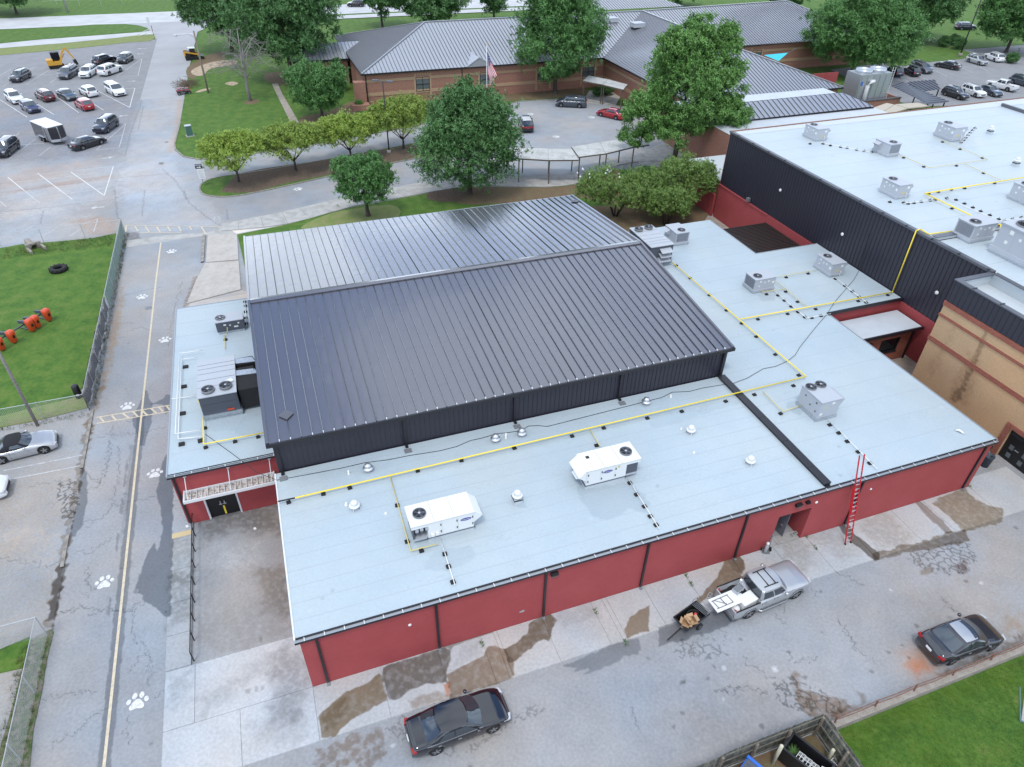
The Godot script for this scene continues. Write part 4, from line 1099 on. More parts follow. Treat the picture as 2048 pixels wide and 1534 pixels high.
	stain(pv([-6.48,-7.60,-6.23,-7.69,-6.12,-6.89,-6.06,-6.18,-5.90,-4.87,-5.78,-3.36,-5.66,-2.08,-6.04,-1.22,-6.34,-1.56,-6.20,-2.64,-6.32,-3.92,-6.33,-5.10,-6.40,-6.34]),Color(0.55,0.52,0.50),0.12,0.2,0.9,0.35)
	stain(pv([-6.77,-5.33,-5.72,-5.51,-5.40,-3.64,-5.17,-1.89,-6.43,-0.91,-6.75,-2.65]),Color(0.80,0.76,0.72),0.35,0.4,0.9,0.5)
	stain(pv([-8.69,-7.06,-8.44,-7.09,-8.37,-4.26,-8.29,-2.39,-8.61,-1.87,-9.03,-2.72,-8.77,-5.07]),Color(0.86,0.83,0.80),0.3,0.3,0.9,0.6)
	M["tan_face"] = ground_end("tan_face")
	for a in [gr,gg,gb,gq]:
		a.resize(0)
func wall_x(s: SurfaceTool,x0: float,x1: float,z: float,thick: float,y0: float,y1: float,holes := []) -> void:
	var x := x0
	for h in holes:
		box2(s,x,h[0],y0,y1,z - thick,z)
		if h[2] > y0 + 0.01:
			box2(s,h[0],h[1],y0,h[2],z - thick,z)
		if h[3] < y1 - 0.01:
			box2(s,h[0],h[1],h[3],y1,z - thick,z)
		x = h[1]
	box2(s,x,x1,y0,y1,z - thick,z)
func wall_z(s: SurfaceTool,z0: float,z1: float,x: float,thick: float,y0: float,y1: float,holes := []) -> void:
	var z := z0
	for h in holes:
		box2(s,x,x + thick,y0,y1,z,h[0])
		if h[2] > y0 + 0.01:
			box2(s,x,x + thick,y0,h[2],h[0],h[1])
		if h[3] < y1 - 0.01:
			box2(s,x,x + thick,h[3],y1,h[0],h[1])
		z = h[1]
	box2(s,x,x + thick,y0,y1,z,z1)
func eave_gutter(parent: Node,x0: float,x1: float,z: float,y: float) -> void:
	var s := st()
	box2(s,x0,x1,y - 0.13,y - 0.01,z + 0.185,z + 0.205)
	box2(s,x0,x1,y - 0.13,y - 0.11,z - 0.02,z + 0.185)
	part(parent,"gutter",s,M["dark_trim"])
	s = st()
	box2(s,x0,x1,y - 0.06,y - 0.045,z + 0.005,z + 0.18)
	part(parent,"gutter_liner",s,M["zinc"])
	s = st()
	box2(s,x0,x1,y - 0.02,y + 0.022,z - 0.07,z + 0.0)
	part(parent,"drip_edge",s,M["dark_trim"])
	s = st()
	box2(s,-0.02,0.02,-0.015,0.0,0.0,0.2)
	var m := done(s)
	var x := x0 + 0.45
	while x < x1:
		inst(parent,"gutter_strap",m,M["white_metal"],Transform3D(Basis.IDENTITY,Vector3(x,y + 0.012,z)))
		x += 0.92
func downspout(parent: Node,x: float,z: float,y: float) -> void:
	var s := st()
	box2(s,x - 0.06,x + 0.06,0.14,y,z + 0.012,z + 0.11)
	part(parent,"downspout",s,M["dark_trim"])
	s = st()
	box2(s,x - 0.07,x + 0.07,0.04,0.15,z + 0.015,z + 0.24)
	part(parent,"downspout_boot",s,M["zinc"])
func build_wings() -> void:
	paint_roofs()
	var ext := ROOF
	var rmat: Material = M["roof_membrane"]
	var t := thing("red_wing","low red block wing with pale membrane roof along the concrete apron","building")
	var s := st()
	wall_x(s,0.0,42.75,0.0,0.3,0.0,R - 0.1,[[26.9,29.2,0.0,2.75]])
	box2(s,26.6,26.9,0.0,2.9,-2.6,-0.3)
	box2(s,29.2,29.5,0.0,2.9,-2.6,-0.3)
	part(t,"front_wall",s,M["red_wall"])
	s = st()
	wall_z(s,-11.3,-0.3,0.0,0.3,0.0,R - 0.1)
	part(t,"side_wall",s,M["red_wall"])
	s = st()
	wall_z(s,-15.7,-0.3,42.45,0.3,0.0,R - 0.1)
	part(t,"side_wall",s,M["red_wall"])
	s = st()
	box2(s,26.6,29.5,2.76,2.9,-2.6,-0.3)
	part(t,"recess_soffit",s,M["door_grey"])
	s = st()
	wall_x(s,26.9,29.2,-2.3,0.2,0.0,2.76,[[26.95,28.0,0.0,2.2]])
	part(t,"recess_wall",s,M["red_wall"])
	s = st()
	box2(s,24.0,30.0,0.0,3.6,-6.2,-6.0)
	box2(s,24.0,24.2,0.0,3.6,-6.0,-2.6)
	box2(s,29.8,30.0,0.0,3.6,-6.0,-2.6)
	part(t,"inner_room",s,M["inside_wall"])
	var d := Node3D.new()
	d.name = "door"
	t.add_child(d)
	s = st()
	box(s,Vector3(28.15,1.1,-1.3),Vector3(0.05,2.15,1.75),Basis(Vector3.UP,0.12))
	part(d,"door_leaf",s,M["door_grey"])
	s = st()
	box(s,Vector3(28.05,1.0,-0.62),Vector3(0.09,0.05,0.14))
	part(d,"handle",s,M["aluminium"])
	s = st()
	box2(s,-0.15,42.85,R - 0.22,R - 0.01,-11.3,0.0)
	part(t,"roof_deck",s,M["dark_trim"])
	membrane(t,-0.15,29.7,-11.3,-0.02,R,0.98,rmat,ext)
	membrane(t,30.1,42.85,-15.7,-0.02,R,1.9,rmat,ext)
	s = st()
	var z := -11.2
	while z < -0.2:
		var z1 := minf(z + 2.4,-0.15)
		box2(s,29.68,30.12,R - 0.02,R + 0.16,z,z1 - 0.02)
		box2(s,29.64,30.16,R + 0.16,R + 0.19,z,z1 - 0.02)
		z = z1
	part(t,"expansion_joint",s,M["dark_trim"])
	eave_gutter(t,-0.2,42.9,0.0,R)
	for x in [0.75,6.47,12.27,18.2,24.45,32.5,42.15]:
		downspout(t,x,0.0,R - 0.2)
	s = st()
	box2(s,-0.22,-0.14,R - 0.2,R + 0.03,-11.3,0.02)
	part(t,"edge_trim",s,M["white_metal"])
	s = st()
	box2(s,42.84,42.93,R - 0.2,R + 0.03,-15.6,0.02)
	part(t,"edge_trim",s,M["zinc"])
	t = thing("middle_wing","flat roofed wing filling the gap between the gym and the tall black wall","building")
	s = st()
	box2(s,42.75,50.4,R - 0.25,R - 0.01,-26.5,-15.95)
	box2(s,30.4,42.85,R - 0.25,R - 0.01,-34.3,-15.7)
	box2(s,42.85,43.6,R - 0.25,R - 0.01,-34.3,-26.5)
	part(t,"roof_deck",s,M["dark_trim"])
	membrane(t,30.4,42.85,-34.3,-15.7,R,1.9,rmat,ext)
	membrane(t,42.85,50.5,-26.5,-15.95,R,1.9,rmat,ext)
	membrane(t,42.85,43.6,-34.3,-26.5,R,1.9,rmat,ext)
	s = st()
	wall_x(s,42.75,50.5,-15.95,0.3,0.0,R - 0.05)
	wall_z(s,-34.3,-26.5,43.3,0.3,0.0,R - 0.26)
	wall_x(s,30.4,43.3,-34.0,0.3,0.0,R - 0.26)
	wall_x(s,43.6,50.5,-26.2,0.3,0.0,R - 0.26)
	part(t,"block_wall",s,M["red_wall"])
	s = st()
	box2(s,42.86,50.6,R - 0.2,R + 0.04,-15.94,-15.8)
	part(t,"gutter",s,M["dark_trim"])
	s = st()
	box2(s,43.6,50.5,R - 0.1,R + 0.025,-26.58,-26.5)
	box2(s,43.6,43.68,R - 0.1,R + 0.025,-34.3,-26.58)
	part(t,"edge_trim",s,M["zinc"])
	t = thing("entry_block","small brick entry with a flat grey roof in the sunken courtyard","building")
	s = st()
	box2(s,43.0,50.3,3.05,3.2,-15.7,-12.95)
	part(t,"roof_deck",s,M["dark_trim"])
	s = st()
	flat(s,rect(43.0,50.25,-15.7,-13.0),3.21)
	part(t,"membrane_sheet",s,M["membrane"])
	s = st()
	box2(s,42.95,50.35,3.0,3.24,-13.0,-12.85)
	part(t,"gutter",s,M["dark_trim"])
	s = st()
	wall_x(s,42.8,49.9,-13.35,0.25,0.0,3.05,[[44.2,46.0,0.0,2.3],[46.9,48.9,0.9,2.3]])
	part(t,"brick_wall",s,M["brick_red"])
	s = st()
	box2(s,44.2,46.0,0.0,2.3,-13.56,-13.5)
	part(t,"door",s,M["glass_dark"])
	s = st()
	box2(s,46.9,48.9,0.9,2.3,-13.56,-13.5)
	var win := part(t,"window",s,M["glass_dark"])
	s = st()
	for x in [46.92,48.88]:
		box2(s,x - 0.04,x + 0.04,0.9,2.3,-13.49,-13.42)
	box2(s,46.9,48.9,0.88,0.97,-13.49,-13.3)
	part(win,"frame",s,M["dark_trim"])
	s = st()
	box2(s,49.85,49.97,0.0,3.05,-13.3,-13.2)
	part(t,"downspout",s,M["dark_trim"])
	s = st()
	box2(s,44.2,44.75,2.55,2.75,-13.34,-13.12)
	part(t,"wall_light",s,M["dark_trim"])
	t = thing("west_wing","narrow red wing with membrane roof beside the street","building")
	s = st()
	wall_x(s,-5.95,0.0,-13.1,0.25,0.0,R - 0.1,[[-4.62,-2.85,0.0,2.25]])
	part(t,"front_wall",s,M["red_wall"])
	s = st()
	wall_z(s,-32.4,-13.35,-5.95,0.25,0.0,R - 0.1)
	part(t,"side_wall",s,M["red_wall"])
	s = st()
	wall_x(s,-5.95,0.0,-32.2,0.25,0.0,R - 0.1)
	part(t,"rear_wall",s,M["red_wall"])
	s = st()
	box2(s,-6.05,-0.05,R - 0.2,R - 0.01,-32.5,-13.12)
	part(t,"roof_deck",s,M["dark_trim"])
	membrane(t,-6.05,-0.1,-32.5,-13.05,R,1.9,rmat,ext)
	eave_gutter(t,-6.1,-0.1,-13.1,R)
	s = st()
	box2(s,-6.13,-6.04,R - 0.2,R + 0.03,-32.5,-13.0)
	box2(s,-6.13,-0.1,R - 0.2,R + 0.03,-32.58,-32.5)
	part(t,"edge_trim",s,M["zinc"])
	downspout(t,-5.8,-13.1,R - 0.2)
	s = st()
	box2(s,-4.62,-2.85,0.0,2.25,-13.3,-13.24)
	var dd := part(t,"double_door",s,M["black"])
	s = st()
	box2(s,-4.7,-4.6,0.0,2.3,-13.24,-13.08)
	box2(s,-2.87,-2.77,0.0,2.3,-13.24,-13.08)
	box2(s,-4.7,-2.77,2.24,2.32,-13.24,-13.08)
	part(dd,"frame",s,M["white_metal"])
	for x in [-3.86,-3.62]:
		s = st()
		box2(s,x - 0.03,x + 0.03,0.95,1.25,-13.24,-13.16)
		box2(s,x - 0.1,x + 0.1,1.0,1.05,-13.2,-13.15)
		part(dd,"handle",s,M["aluminium"])
	s = st()
	box2(s,-3.78,-3.68,0.1,0.8,-13.24,-13.2)
	part(dd,"yellow_mullion",s,M["gas_yellow"])
	t = thing("door_awning","white slatted aluminium awning, its pans streaked with grime, over the street doors","awning")
	s = st()
	box2(s,-5.55,-0.35,2.62,2.82,-12.22,-12.14)
	box2(s,-5.55,-5.47,2.62,2.82,-13.1,-12.22)
	box2(s,-0.43,-0.35,2.62,2.82,-13.1,-12.22)
	box2(s,-5.55,-0.35,2.66,2.80,-13.08,-13.02)
	part(t,"frame",s,M["white_metal"])
	mat("grimy_pan",Color.WHITE,0.7,0,ntex([[0.02,1.0,90],[0.09,1.2,91]],[Color(0.10,0.07,0.05),Color(0.30,0.26,0.22),Color(0.52,0.50,0.47),Color(0.56,0.54,0.51)],256,2.6),1.7)
	for i in 16:
		var xa := -5.45 + i * 0.313
		s = st()
		box2(s,xa + 0.02,xa + 0.29,2.66,2.68,-13.0,-12.24)
		part(t,"pan",s,M["grimy_pan"])
		s = st()
		box2(s,xa - 0.015,xa + 0.015,2.66,2.79,-13.0,-12.24)
		part(t,"rib",s,M["white_metal"])
	for x in [-5.3,-2.9,-0.55]:
		s = st()
		tube(s,[Vector3(x + 0.1,3.95,-13.06),Vector3(x,2.8,-12.3)],0.025)
		box2(s,x + 0.02,x + 0.18,3.87,4.03,-13.09,-13.04)
		part(t,"hanger_rod",s,M["white_metal"])
	build_auditorium()
func build_auditorium() -> void:
	var H := 9.72
	var t := thing("auditorium","tall flat roofed hall with a black ribbed wall above red block","building")
	var s := st()
	box2(s,50.6,50.8,R - 0.3,H,-43.0,-9.9)
	var z := -42.9
	while z < -10.0:
		box2(s,50.565,50.6,R - 0.3,H - 0.12,z,z + 0.06)
		z += 0.4
	part(t,"black_wall",s,M["black_siding"])
	s = st()
	box2(s,50.52,50.9,0.0,R - 0.3,-43.0,-10.2)
	box2(s,50.44,50.52,R - 0.42,R - 0.3,-43.0,-34.2)
	part(t,"red_base",s,M["red_wall"])
	s = st()
	box2(s,50.9,118.0,H - 0.5,H - 0.12,-42.6,-3.0)
	part(t,"roof_deck",s,M["dark_trim"])
	membrane(t,50.8,110.0,-42.6,-15.75,H - 0.1,2.6,M["big_membrane"],BIGR)
	membrane(t,50.8,110.0,-15.2,-3.2,H - 0.1,2.6,M["big_membrane"],BIGR)
	s = st()
	box2(s,50.5,50.86,H - 0.16,H + 0.03,-43.1,-9.9)
	part(t,"coping",s,M["coping"])
	s = st()
	box2(s,50.62,112.0,0.0,H - 0.02,-43.1,-42.9)
	part(t,"north_wall",s,M["brick"])
	s = st()
	quad(s,Vector3(50.8,H - 0.09,-41.9),Vector3(112,H - 0.09,-41.9),Vector3(112,H + 0.42,-42.75),Vector3(50.8,H + 0.0,-42.75))
	part(t,"cant_flashing",s,M["membrane_wall"])
	s = st()
	bar(s,Vector3(50.6,H + 0.02,-42.85),Vector3(112,H + 0.45,-42.85),0.22,0.07)
	part(t,"parapet_cap",s,M["rust"])
	s = st()
	box2(s,50.8,110,H - 0.1,H + 0.14,-15.7,-15.3)
	part(t,"roof_kerb",s,M["membrane_wall"])
	s = st()
	box2(s,50.75,110,H + 0.14,H + 0.18,-15.74,-15.26)
	part(t,"roof_kerb_cap",s,M["coping"])
	s = st()
	box2(s,88.3,88.6,H - 0.1,H + 0.25,-42.0,-15.8)
	part(t,"roof_divider",s,M["coping"])
	for i in 13:
		s = st()
		box2(s,50.42,50.62,H - 0.02,H + 0.06,-41.5 + i * 2.6,-41.38 + i * 2.6)
		part(t,"edge_clip",s,M["dark_trim"])
	for p in [[-33.2,6.9],[-24.0,6.3],[-13.2,6.2]]:
		s = st()
		lathe(s,Vector3(50.5,p[1],p[0]),[[0.02,-0.09],[0.14,-0.06],[0.16,0.0],[0.12,0.05],[0.02,0.09]],12,Basis(Vector3.FORWARD,PI / 2))
		part(t,"wall_lamp",s,M["white_plastic"])
	s = st()
	box2(s,50.2,50.5,R - 0.1,R + 0.25,-37.6,-37.2)
	part(t,"junction_box",s,M["steel_grey"])
	t = thing("tan_building","tan brick block with red brick bands and a black parapet","building")
	s = st()
	wall_z(s,-10.0,12.0,47.2,0.35,0.0,5.4,[[-1.75,1.2,0.0,2.5]])
	wall_z(s,-10.0,12.0,47.2,0.35,5.4,7.55,[[-3.25,4.0,5.5,6.3]])
	part(t,"tan_wall",s,M["brick_tan"])
	s = st()
	var fc := [Vector3(47.196,0,-10.0),Vector3(47.196,0,-2.1),Vector3(47.196,7.55,-2.1),Vector3(47.196,7.55,-10.0)]
	for k in [0,2,1,0,3,2]:
		s.set_uv(Vector2((fc[k].z + 10.0) / 7.9,1.0 - fc[k].y / 7.6))
		s.add_vertex(fc[k])
	part(t,"brick_face",s,M["tan_face"])
	s = st()
	wall_x(s,47.55,50.5,-9.75,0.25,0.0,7.55)
	part(t,"side_wall",s,M["brick_tan"])
	for b in [[7.55,7.9],[6.68,6.87],[4.6,4.93]]:
		s = st()
		box2(s,47.13,47.2,b[0],b[1],-10.06,12.0)
		box2(s,47.2,50.5,b[0],b[1],-10.06,-10.0)
		part(t,"brick_band",s,M["brick_red"])
	s = st()
	box2(s,47.2,50.5,7.55,7.88,-10.0,12.0)
	part(t,"wall_top",s,M["brick_tan"])
	s = st()
	box2(s,47.2,47.32,7.92,9.55,-10.0,12.0)
	box2(s,47.32,50.55,7.92,9.55,-10.0,-9.85)
	var zz := -9.9
	while zz < 11.0:
		box2(s,47.175,47.2,7.92,9.5,zz,zz + 0.05)
		zz += 0.4
	part(t,"black_parapet",s,M["black_siding"])
	s = st()
	box2(s,47.15,47.55,9.56,9.64,-10.05,12.0)
	box2(s,47.55,50.6,9.56,9.64,-10.05,-9.65)
	box2(s,50.3,50.7,9.70,9.76,-9.64,12.0)
	part(t,"coping",s,M["coping"])
	s = st()
	box2(s,47.4,50.5,8.6,8.8,-9.85,12.0)
	box2(s,47.33,47.4,8.8,9.54,-9.84,12.0)
	box2(s,47.4,50.5,8.8,9.54,-9.84,-9.76)
	box2(s,50.45,50.55,8.8,9.66,-9.76,12.0)
	part(t,"roof_membrane",s,M["membrane_wall"])
	for zc in [-8.6,-6.4,-4.2]:
		s = st()
		box2(s,47.2,47.6,9.645,9.67,zc,zc + 0.12)
		part(t,"coping_clip",s,M["dark_trim"])
	s = st()
	box2(s,47.1,47.2,0.0,2.8,-2.1,-1.75)
	box2(s,47.1,47.2,2.5,2.8,-1.75,1.2)
	part(t,"door_surround",s,M["brick_red"])
	s = st()
	box2(s,47.42,47.48,0.0,2.5,-1.75,1.2)
	var d := part(t,"double_door",s,M["black"])
	s = st()
	box2(s,47.36,47.42,2.0,2.44,-1.7,1.2)
	part(d,"transom",s,M["glass_dark"])
	for a in [[-1.35,0.95],[-0.35,0.95],[-1.3,0.3],[-0.4,0.3]]:
		s = st()
		box2(s,47.38,47.42,a[1],a[1] + 0.35,a[0],a[0] + 0.3)
		part(d,"pane",s,M["glass_pale"])
	s = st()
	box2(s,47.34,47.42,1.1,1.15,-0.95,-0.65)
	part(d,"handle",s,M["aluminium"])
	s = st()
	box2(s,47.42,47.48,5.5,6.3,-3.25,4.0)
	var lv := part(t,"louvre",s,M["steel_grey"])
	for i in 5:
		s = st()
		box(s,Vector3(47.32,5.6 + i * 0.15,0.4),Vector3(0.16,0.02,7.2),Basis(Vector3.BACK,0.5))
		part(lv,"louvre_blade",s,M["white_metal"])
	t = thing("garden_wall","red block wall behind the crepe myrtles","wall")
	s = st()
	box2(s,42.2,50.45,0.0,1.9,-49.0,-48.75)
	box2(s,50.2,50.45,0.0,2.6,-48.75,-43.1)
	part(t,"block_wall",s,M["red_wall"])
	t = thing("pergola","black slatted pergola roof over the light well","pergola")
	s = st()
	for zc in [-33.9,-28.3]:
		box2(s,44.9,50.2,3.0,3.14,zc - 0.06,zc + 0.06)
	for xz in [[45.0,-33.9],[50.1,-33.9],[45.0,-28.3],[50.1,-28.3]]:
		box2(s,xz[0] - 0.06,xz[0] + 0.06,0.0,3.0,xz[1] - 0.06,xz[1] + 0.06)
	box2(s,44.84,44.94,3.0,3.2,-33.95,-28.25)
	box2(s,50.2,50.3,3.0,3.2,-33.95,-28.25)
	part(t,"frame",s,M["trellis"])
	for i in 21:
		s = st()
		box2(s,44.95,50.2,3.14,3.2,-33.85 + i * 0.272,-33.69 + i * 0.272)
		part(t,"slat",s,M["trellis"])
	s = st()
	flat(s,rect(43.6,50.45,-42.8,-26.5),0.012)
	sheet_of("light_well_floor",s,M["concrete_path"])
	s = st()
	flat(s,rect(42.8,50.5,-13.3,-5.0),0.012)
	sheet_of("courtyard_floor",s,M["concrete_path"])
func seam_plane(parent: Node,pts: Array,along: String,step: float,m := "school_roof",rm := "school_rib") -> void:
	var s := st()
	for i in range(1,pts.size() - 1):
		tri(s,pts[0],pts[i],pts[i + 1])
	part(parent,"roof_plane",s,M[m])
	var nrm: Vector3 = (pts[1] - pts[0]).cross(pts[2] - pts[0]).normalized()
	if nrm.y < 0:
		nrm = -nrm
	var lo := 1e9
	var hi := -1e9
	for p in pts:
		var c: float = p.x if along == "z" else p.z
		lo = minf(lo,c)
		hi = maxf(hi,c)
	s = st()
	var c := lo + step * 0.5
	var any := false
	while c < hi:
		var hit := []
		for i in pts.size():
			var a: Vector3 = pts[i]
			var b: Vector3 = pts[(i + 1) % pts.size()]
			var ca := a.x if along == "z" else a.z
			var cb := b.x if along == "z" else b.z
			if (ca - c) * (cb - c) < 0.0:
				hit.append(a.lerp(b,(c - ca) / (cb - ca)))
		if hit.size() == 2 and hit[0].distance_to(hit[1]) > 0.1:
			bar(s,hit[0] + nrm * 0.03,hit[1] + nrm * 0.03,0.07,0.09,nrm)
			any = true
		c += step
	if any:
		var o := part(parent,"roof_seams",s,M[rm])
		o.set_meta("kind","stuff")
func ridge(parent: Node,called: String,a: Vector3,b: Vector3,m := "school_roof",w := 0.3) -> void:
	var s := st()
	bar(s,a + Vector3(0,0.08,0),b + Vector3(0,0.08,0),w,0.1)
	part(parent,called,s,M[m])
func school_window(parent: Node,x: float,y: float,z: float,w: float,h: float) -> void:
	var s := st()
	box2(s,x - w / 2,x + w / 2,y - h / 2,y + h / 2,z + 0.0,z + 0.03)
	var o := part(parent,"window",s,M["glass_pale"])
	s = st()
	for k in [-1,0,1]:
		box2(s,x + k * (w / 2 - 0.03) - 0.04,x + k * (w / 2 - 0.03) + 0.04,y - h / 2,y + h / 2,z + 0.03,z + 0.08)
		box2(s,x - w / 2,x + w / 2,y + k * (h / 2 - 0.03) - 0.04,y + k * (h / 2 - 0.03) + 0.04,z + 0.03,z + 0.082)
	part(o,"frame",s,M["dark_trim"])
	s = st()
	for k in [-1,1]:
		box2(s,x + k * (w / 2 + 0.15) - 0.15,x + k * (w / 2 + 0.15) + 0.15,0.4,y + h / 2 + 0.3,z + 0.0,z + 0.05)
	part(o,"tan_pilaster",s,M["band_tan"])
func build_school() -> void:
	var t := thing("school_building","long brick school with hipped grey standing seam roofs and tan bands","school")
	var e := 5.0
	var r := 9.3
	var zf := -97.5
	var A := Vector3(19.7,e,zf)
	var B := Vector3(62.0,e,zf)
	var rl := Vector3(33.9,r,-112.4)
	var rr := Vector3(77.2,r,-112.9)
	seam_plane(t,[A,B,rr,rl],"z",0.62)
	seam_plane(t,[A,rl,Vector3(19.7,e,-127.5)],"x",0.62)
	seam_plane(t,[Vector3(19.7,e,-127.5),rl,rr,Vector3(77,e,-128)],"z",0.62)
	ridge(t,"hip_cap",A,rl,"zinc")
	ridge(t,"ridge_cap",rl,rr,"zinc")
	ridge(t,"hip_cap",Vector3(19.7,e,-127.5),rl,"zinc")
	var sw := Vector3(62.0,e,-69.3)
	var se := Vector3(89.8,e,-69.3)
	var pk := Vector3(76.2,r,-83.2)
	seam_plane(t,[B,sw,pk,rr],"x",0.62)
	seam_plane(t,[sw,se,pk],"z",0.62)
	seam_plane(t,[se,Vector3(89.8,e,-99),rr,pk],"x",0.62)
	ridge(t,"ridge_cap",pk,rr)
	ridge(t,"hip_cap",se,pk)
	ridge(t,"hip_cap",sw,pk)
	var el := Vector3(89.8,e,-99.2)
	var er := Vector3(112.0,e,-99.2)
	var pr := Vector3(113.1,r,-115.8)
	seam_plane(t,[el,er,Vector3(124.0,e,-100.5),pr,rr],"z",0.62)
	seam_plane(t,[Vector3(124,e,-100.5),Vector3(124,e,-128),pr],"x",0.62)
	ridge(t,"ridge_cap",rr,pr)
	ridge(t,"hip_cap",pr,Vector3(124,e,-100.5))
	seam_plane(t,[Vector3(64,8.2,-122),Vector3(92,8.2,-122),Vector3(80,11.6,-138),Vector3(66,11.6,-138)],"z",0.62)
	var s := st()
	bar(s,A + Vector3(0,-0.1,0.02),B + Vector3(0,-0.1,0.02),0.1,0.24)
	bar(s,A + Vector3(-0.02,-0.1,0),Vector3(19.68,e - 0.1,-127.5),0.1,0.24)
	bar(s,B + Vector3(-0.02,-0.1,0),sw + Vector3(-0.02,-0.1,0),0.1,0.24)
	bar(s,sw + Vector3(0,-0.1,0.02),se + Vector3(0,-0.1,0.02),0.1,0.24)
	bar(s,se + Vector3(0.02,-0.1,0),Vector3(89.82,e - 0.1,-99),0.1,0.24)
	bar(s,el + Vector3(0,-0.1,0.02),Vector3(124,e - 0.1,-100.4),0.1,0.24)
	part(t,"eaves",s,M["dark_trim"])
	s = st()
	wall_x(s,20.1,62.4,zf - 0.5,0.3,0.0,e - 0.15)
	part(t,"front_wall",s,M["brick"])
	s = st()
	wall_z(s,-127,zf - 0.8,20.1,0.3,0.0,e - 0.15)
	part(t,"west_wall",s,M["brick"])
	s = st()
	wall_z(s,zf - 0.5,-69.8,62.5,0.3,0.0,e - 0.15)
	wall_x(s,62.8,89.3,-69.8,0.3,0.0,e - 0.15)
	wall_z(s,-99,-70.1,89.0,0.3,0.0,e - 0.15)
	part(t,"entrance_wall",s,M["brick"])
	s = st()
	wall_x(s,89.3,123.5,-99.8,0.3,0.0,e - 0.15)
	part(t,"east_wall",s,M["brick"])
	for b in [[3.55,3.95],[1.45,1.95]]:
		s = st()
		box2(s,20.05,62.4,b[0],b[1],zf - 0.5,zf - 0.44)
		part(t,"tan_band",s,M["band_tan"])
		s = st()
		box2(s,90,123,b[0],b[1],-99.8,-99.74)
		part(t,"tan_band",s,M["band_tan"])
		s = st()
		box2(s,62.44,62.5,b[0],b[1],zf,-70)
		part(t,"tan_band",s,M["band_tan"])
	school_window(t,29.6,2.75,zf - 0.5,2.3,2.2)
	school_window(t,40.6,2.75,zf - 0.5,2.3,2.2)
	school_window(t,51.0,2.75,zf - 0.5,2.3,2.2)
	school_window(t,59.5,2.75,zf - 0.5,2.3,2.2)
	school_window(t,95.8,2.75,-99.8,2.2,2.2)
	for c in [[28.3,zf - 0.5],[92.0,-99.8]]:
		for i in 7:
			s = st()
			box2(s,c[0] + i * 0.42,c[0] + i * 0.42 + 0.24,4.15,4.45,c[1],c[1] + 0.06)
			part(t,"soldier_brick",s,M["band_tan"])
	s = st()
	box2(s,36.3,36.4,0,e - 0.1,zf - 0.5,zf - 0.36)
	part(t,"downspout",s,M["dark_trim"])
	s = st()
	box2(s,20.3,20.42,0,e - 0.1,zf - 0.5,zf - 0.36)
	part(t,"downspout",s,M["dark_trim"])
	s = st()
	box2(s,18.3,20.05,0,3.9,zf - 0.9,zf + 0.5)
	part(t,"corner_pier",s,M["brick"])
	s = st()
	box2(s,17.4,20.2,0,0.9,zf + 0.55,zf + 2.2)
	part(t,"planter",s,M["brick"])
	s = st()
	var g0 := Vector3(37.0,e + 0.02,zf + 0.3)
	var g1 := Vector3(41.4,e + 0.02,zf + 0.3)
	var g2 := Vector3(39.2,e + 1.3,zf + 0.2)
	var g3 := Vector3(39.2,e + 1.3,zf - 4.6)
	tri(s,g0,g2,g3); tri(s,g1,g3,g2); tri(s,g0,g1,g2)
	part(t,"gablet",s,M["school_roof"])
	ridge(t,"gablet_trim",g0,g2,"zinc",0.16)
	ridge(t,"gablet_trim",g1,g2,"zinc",0.16)
	s = st()
	box2(s,11.0,19.6,0.0,4.3,-121.5,-112.2)
	part(t,"porch_wall",s,M["brick"])
	var p0 := Vector3(10.4,4.4,-111.5)
	var p1 := Vector3(20.6,4.4,-111.5)
	var p2 := Vector3(14.4,6.0,-116.8)
	var p3 := Vector3(24.0,6.0,-116.8)
	seam_plane(t,[p0,p1,p3,p2],"z",0.62)
	seam_plane(t,[p0,p2,Vector3(10.4,4.4,-122)],"x",0.62)
	ridge(t,"hip_cap",p0,p2,"zinc",0.18)
	s = st()
	box2(s,10.35,19.8,4.05,4.4,-111.6,-111.45)
	box2(s,10.3,10.4,4.05,4.4,-122,-111.5)
	part(t,"eaves",s,M["dark_trim"])
	for p in [Vector3(69.03,8.2,-109.8),Vector3(72.21,8,-105.16)]:
		var v := thing("roof_ventilator","boxy roof ventilator on the wing's grey slope beside the valley" if p.x < 70 else "boxy roof ventilator on the entrance wing's pale slope","ventilator",p)
		s = st()
		box2(s,-0.85,0.85,-1.1,0.1,-0.75,0.75)
		part(v,"kerb",s,M["dark_trim"])
		s = st()
		box2(s,-1.1,1.1,0.1,0.75,-0.95,0.95)
		part(v,"hood",s,M["unit_grey"])
		s = st()
		box2(s,-1.15,1.15,0.75,0.83,-1.0,1.0)
		part(v,"lid",s,M["unit_top"])
	t = thing("link_block","low block with a dark seamed hip roof against the auditorium's far parapet","building")
	s = st()
	box2(s,58.0,84.6,0,5.6,-67.8,-43.2)
	part(t,"wall",s,M["brick"])
	s = st()
	box2(s,51.2,58.0,0,3.9,-50.5,-43.2)
	part(t,"entrance_wall",s,M["brick"])
	s = st()
	box2(s,51.0,58.0,3.9,4.05,-50.7,-43.2)
	part(t,"entrance_roof",s,M["membrane_wall"])
	s = st()
	flat(s,rect(58,84.6,-67.8,-43.3),5.64)
	part(t,"membrane_sheet",s,M["membrane"])
	seam_plane(t,[Vector3(60.0,5.9,-56.8),Vector3(84.2,5.9,-57.0),Vector3(81.2,7.1,-60.3),Vector3(60.0,7.1,-60.0)],"z",0.8)
	seam_plane(t,[Vector3(84.2,5.9,-57.0),Vector3(84.2,5.9,-63.4),Vector3(81.2,7.1,-60.3)],"x",0.8)
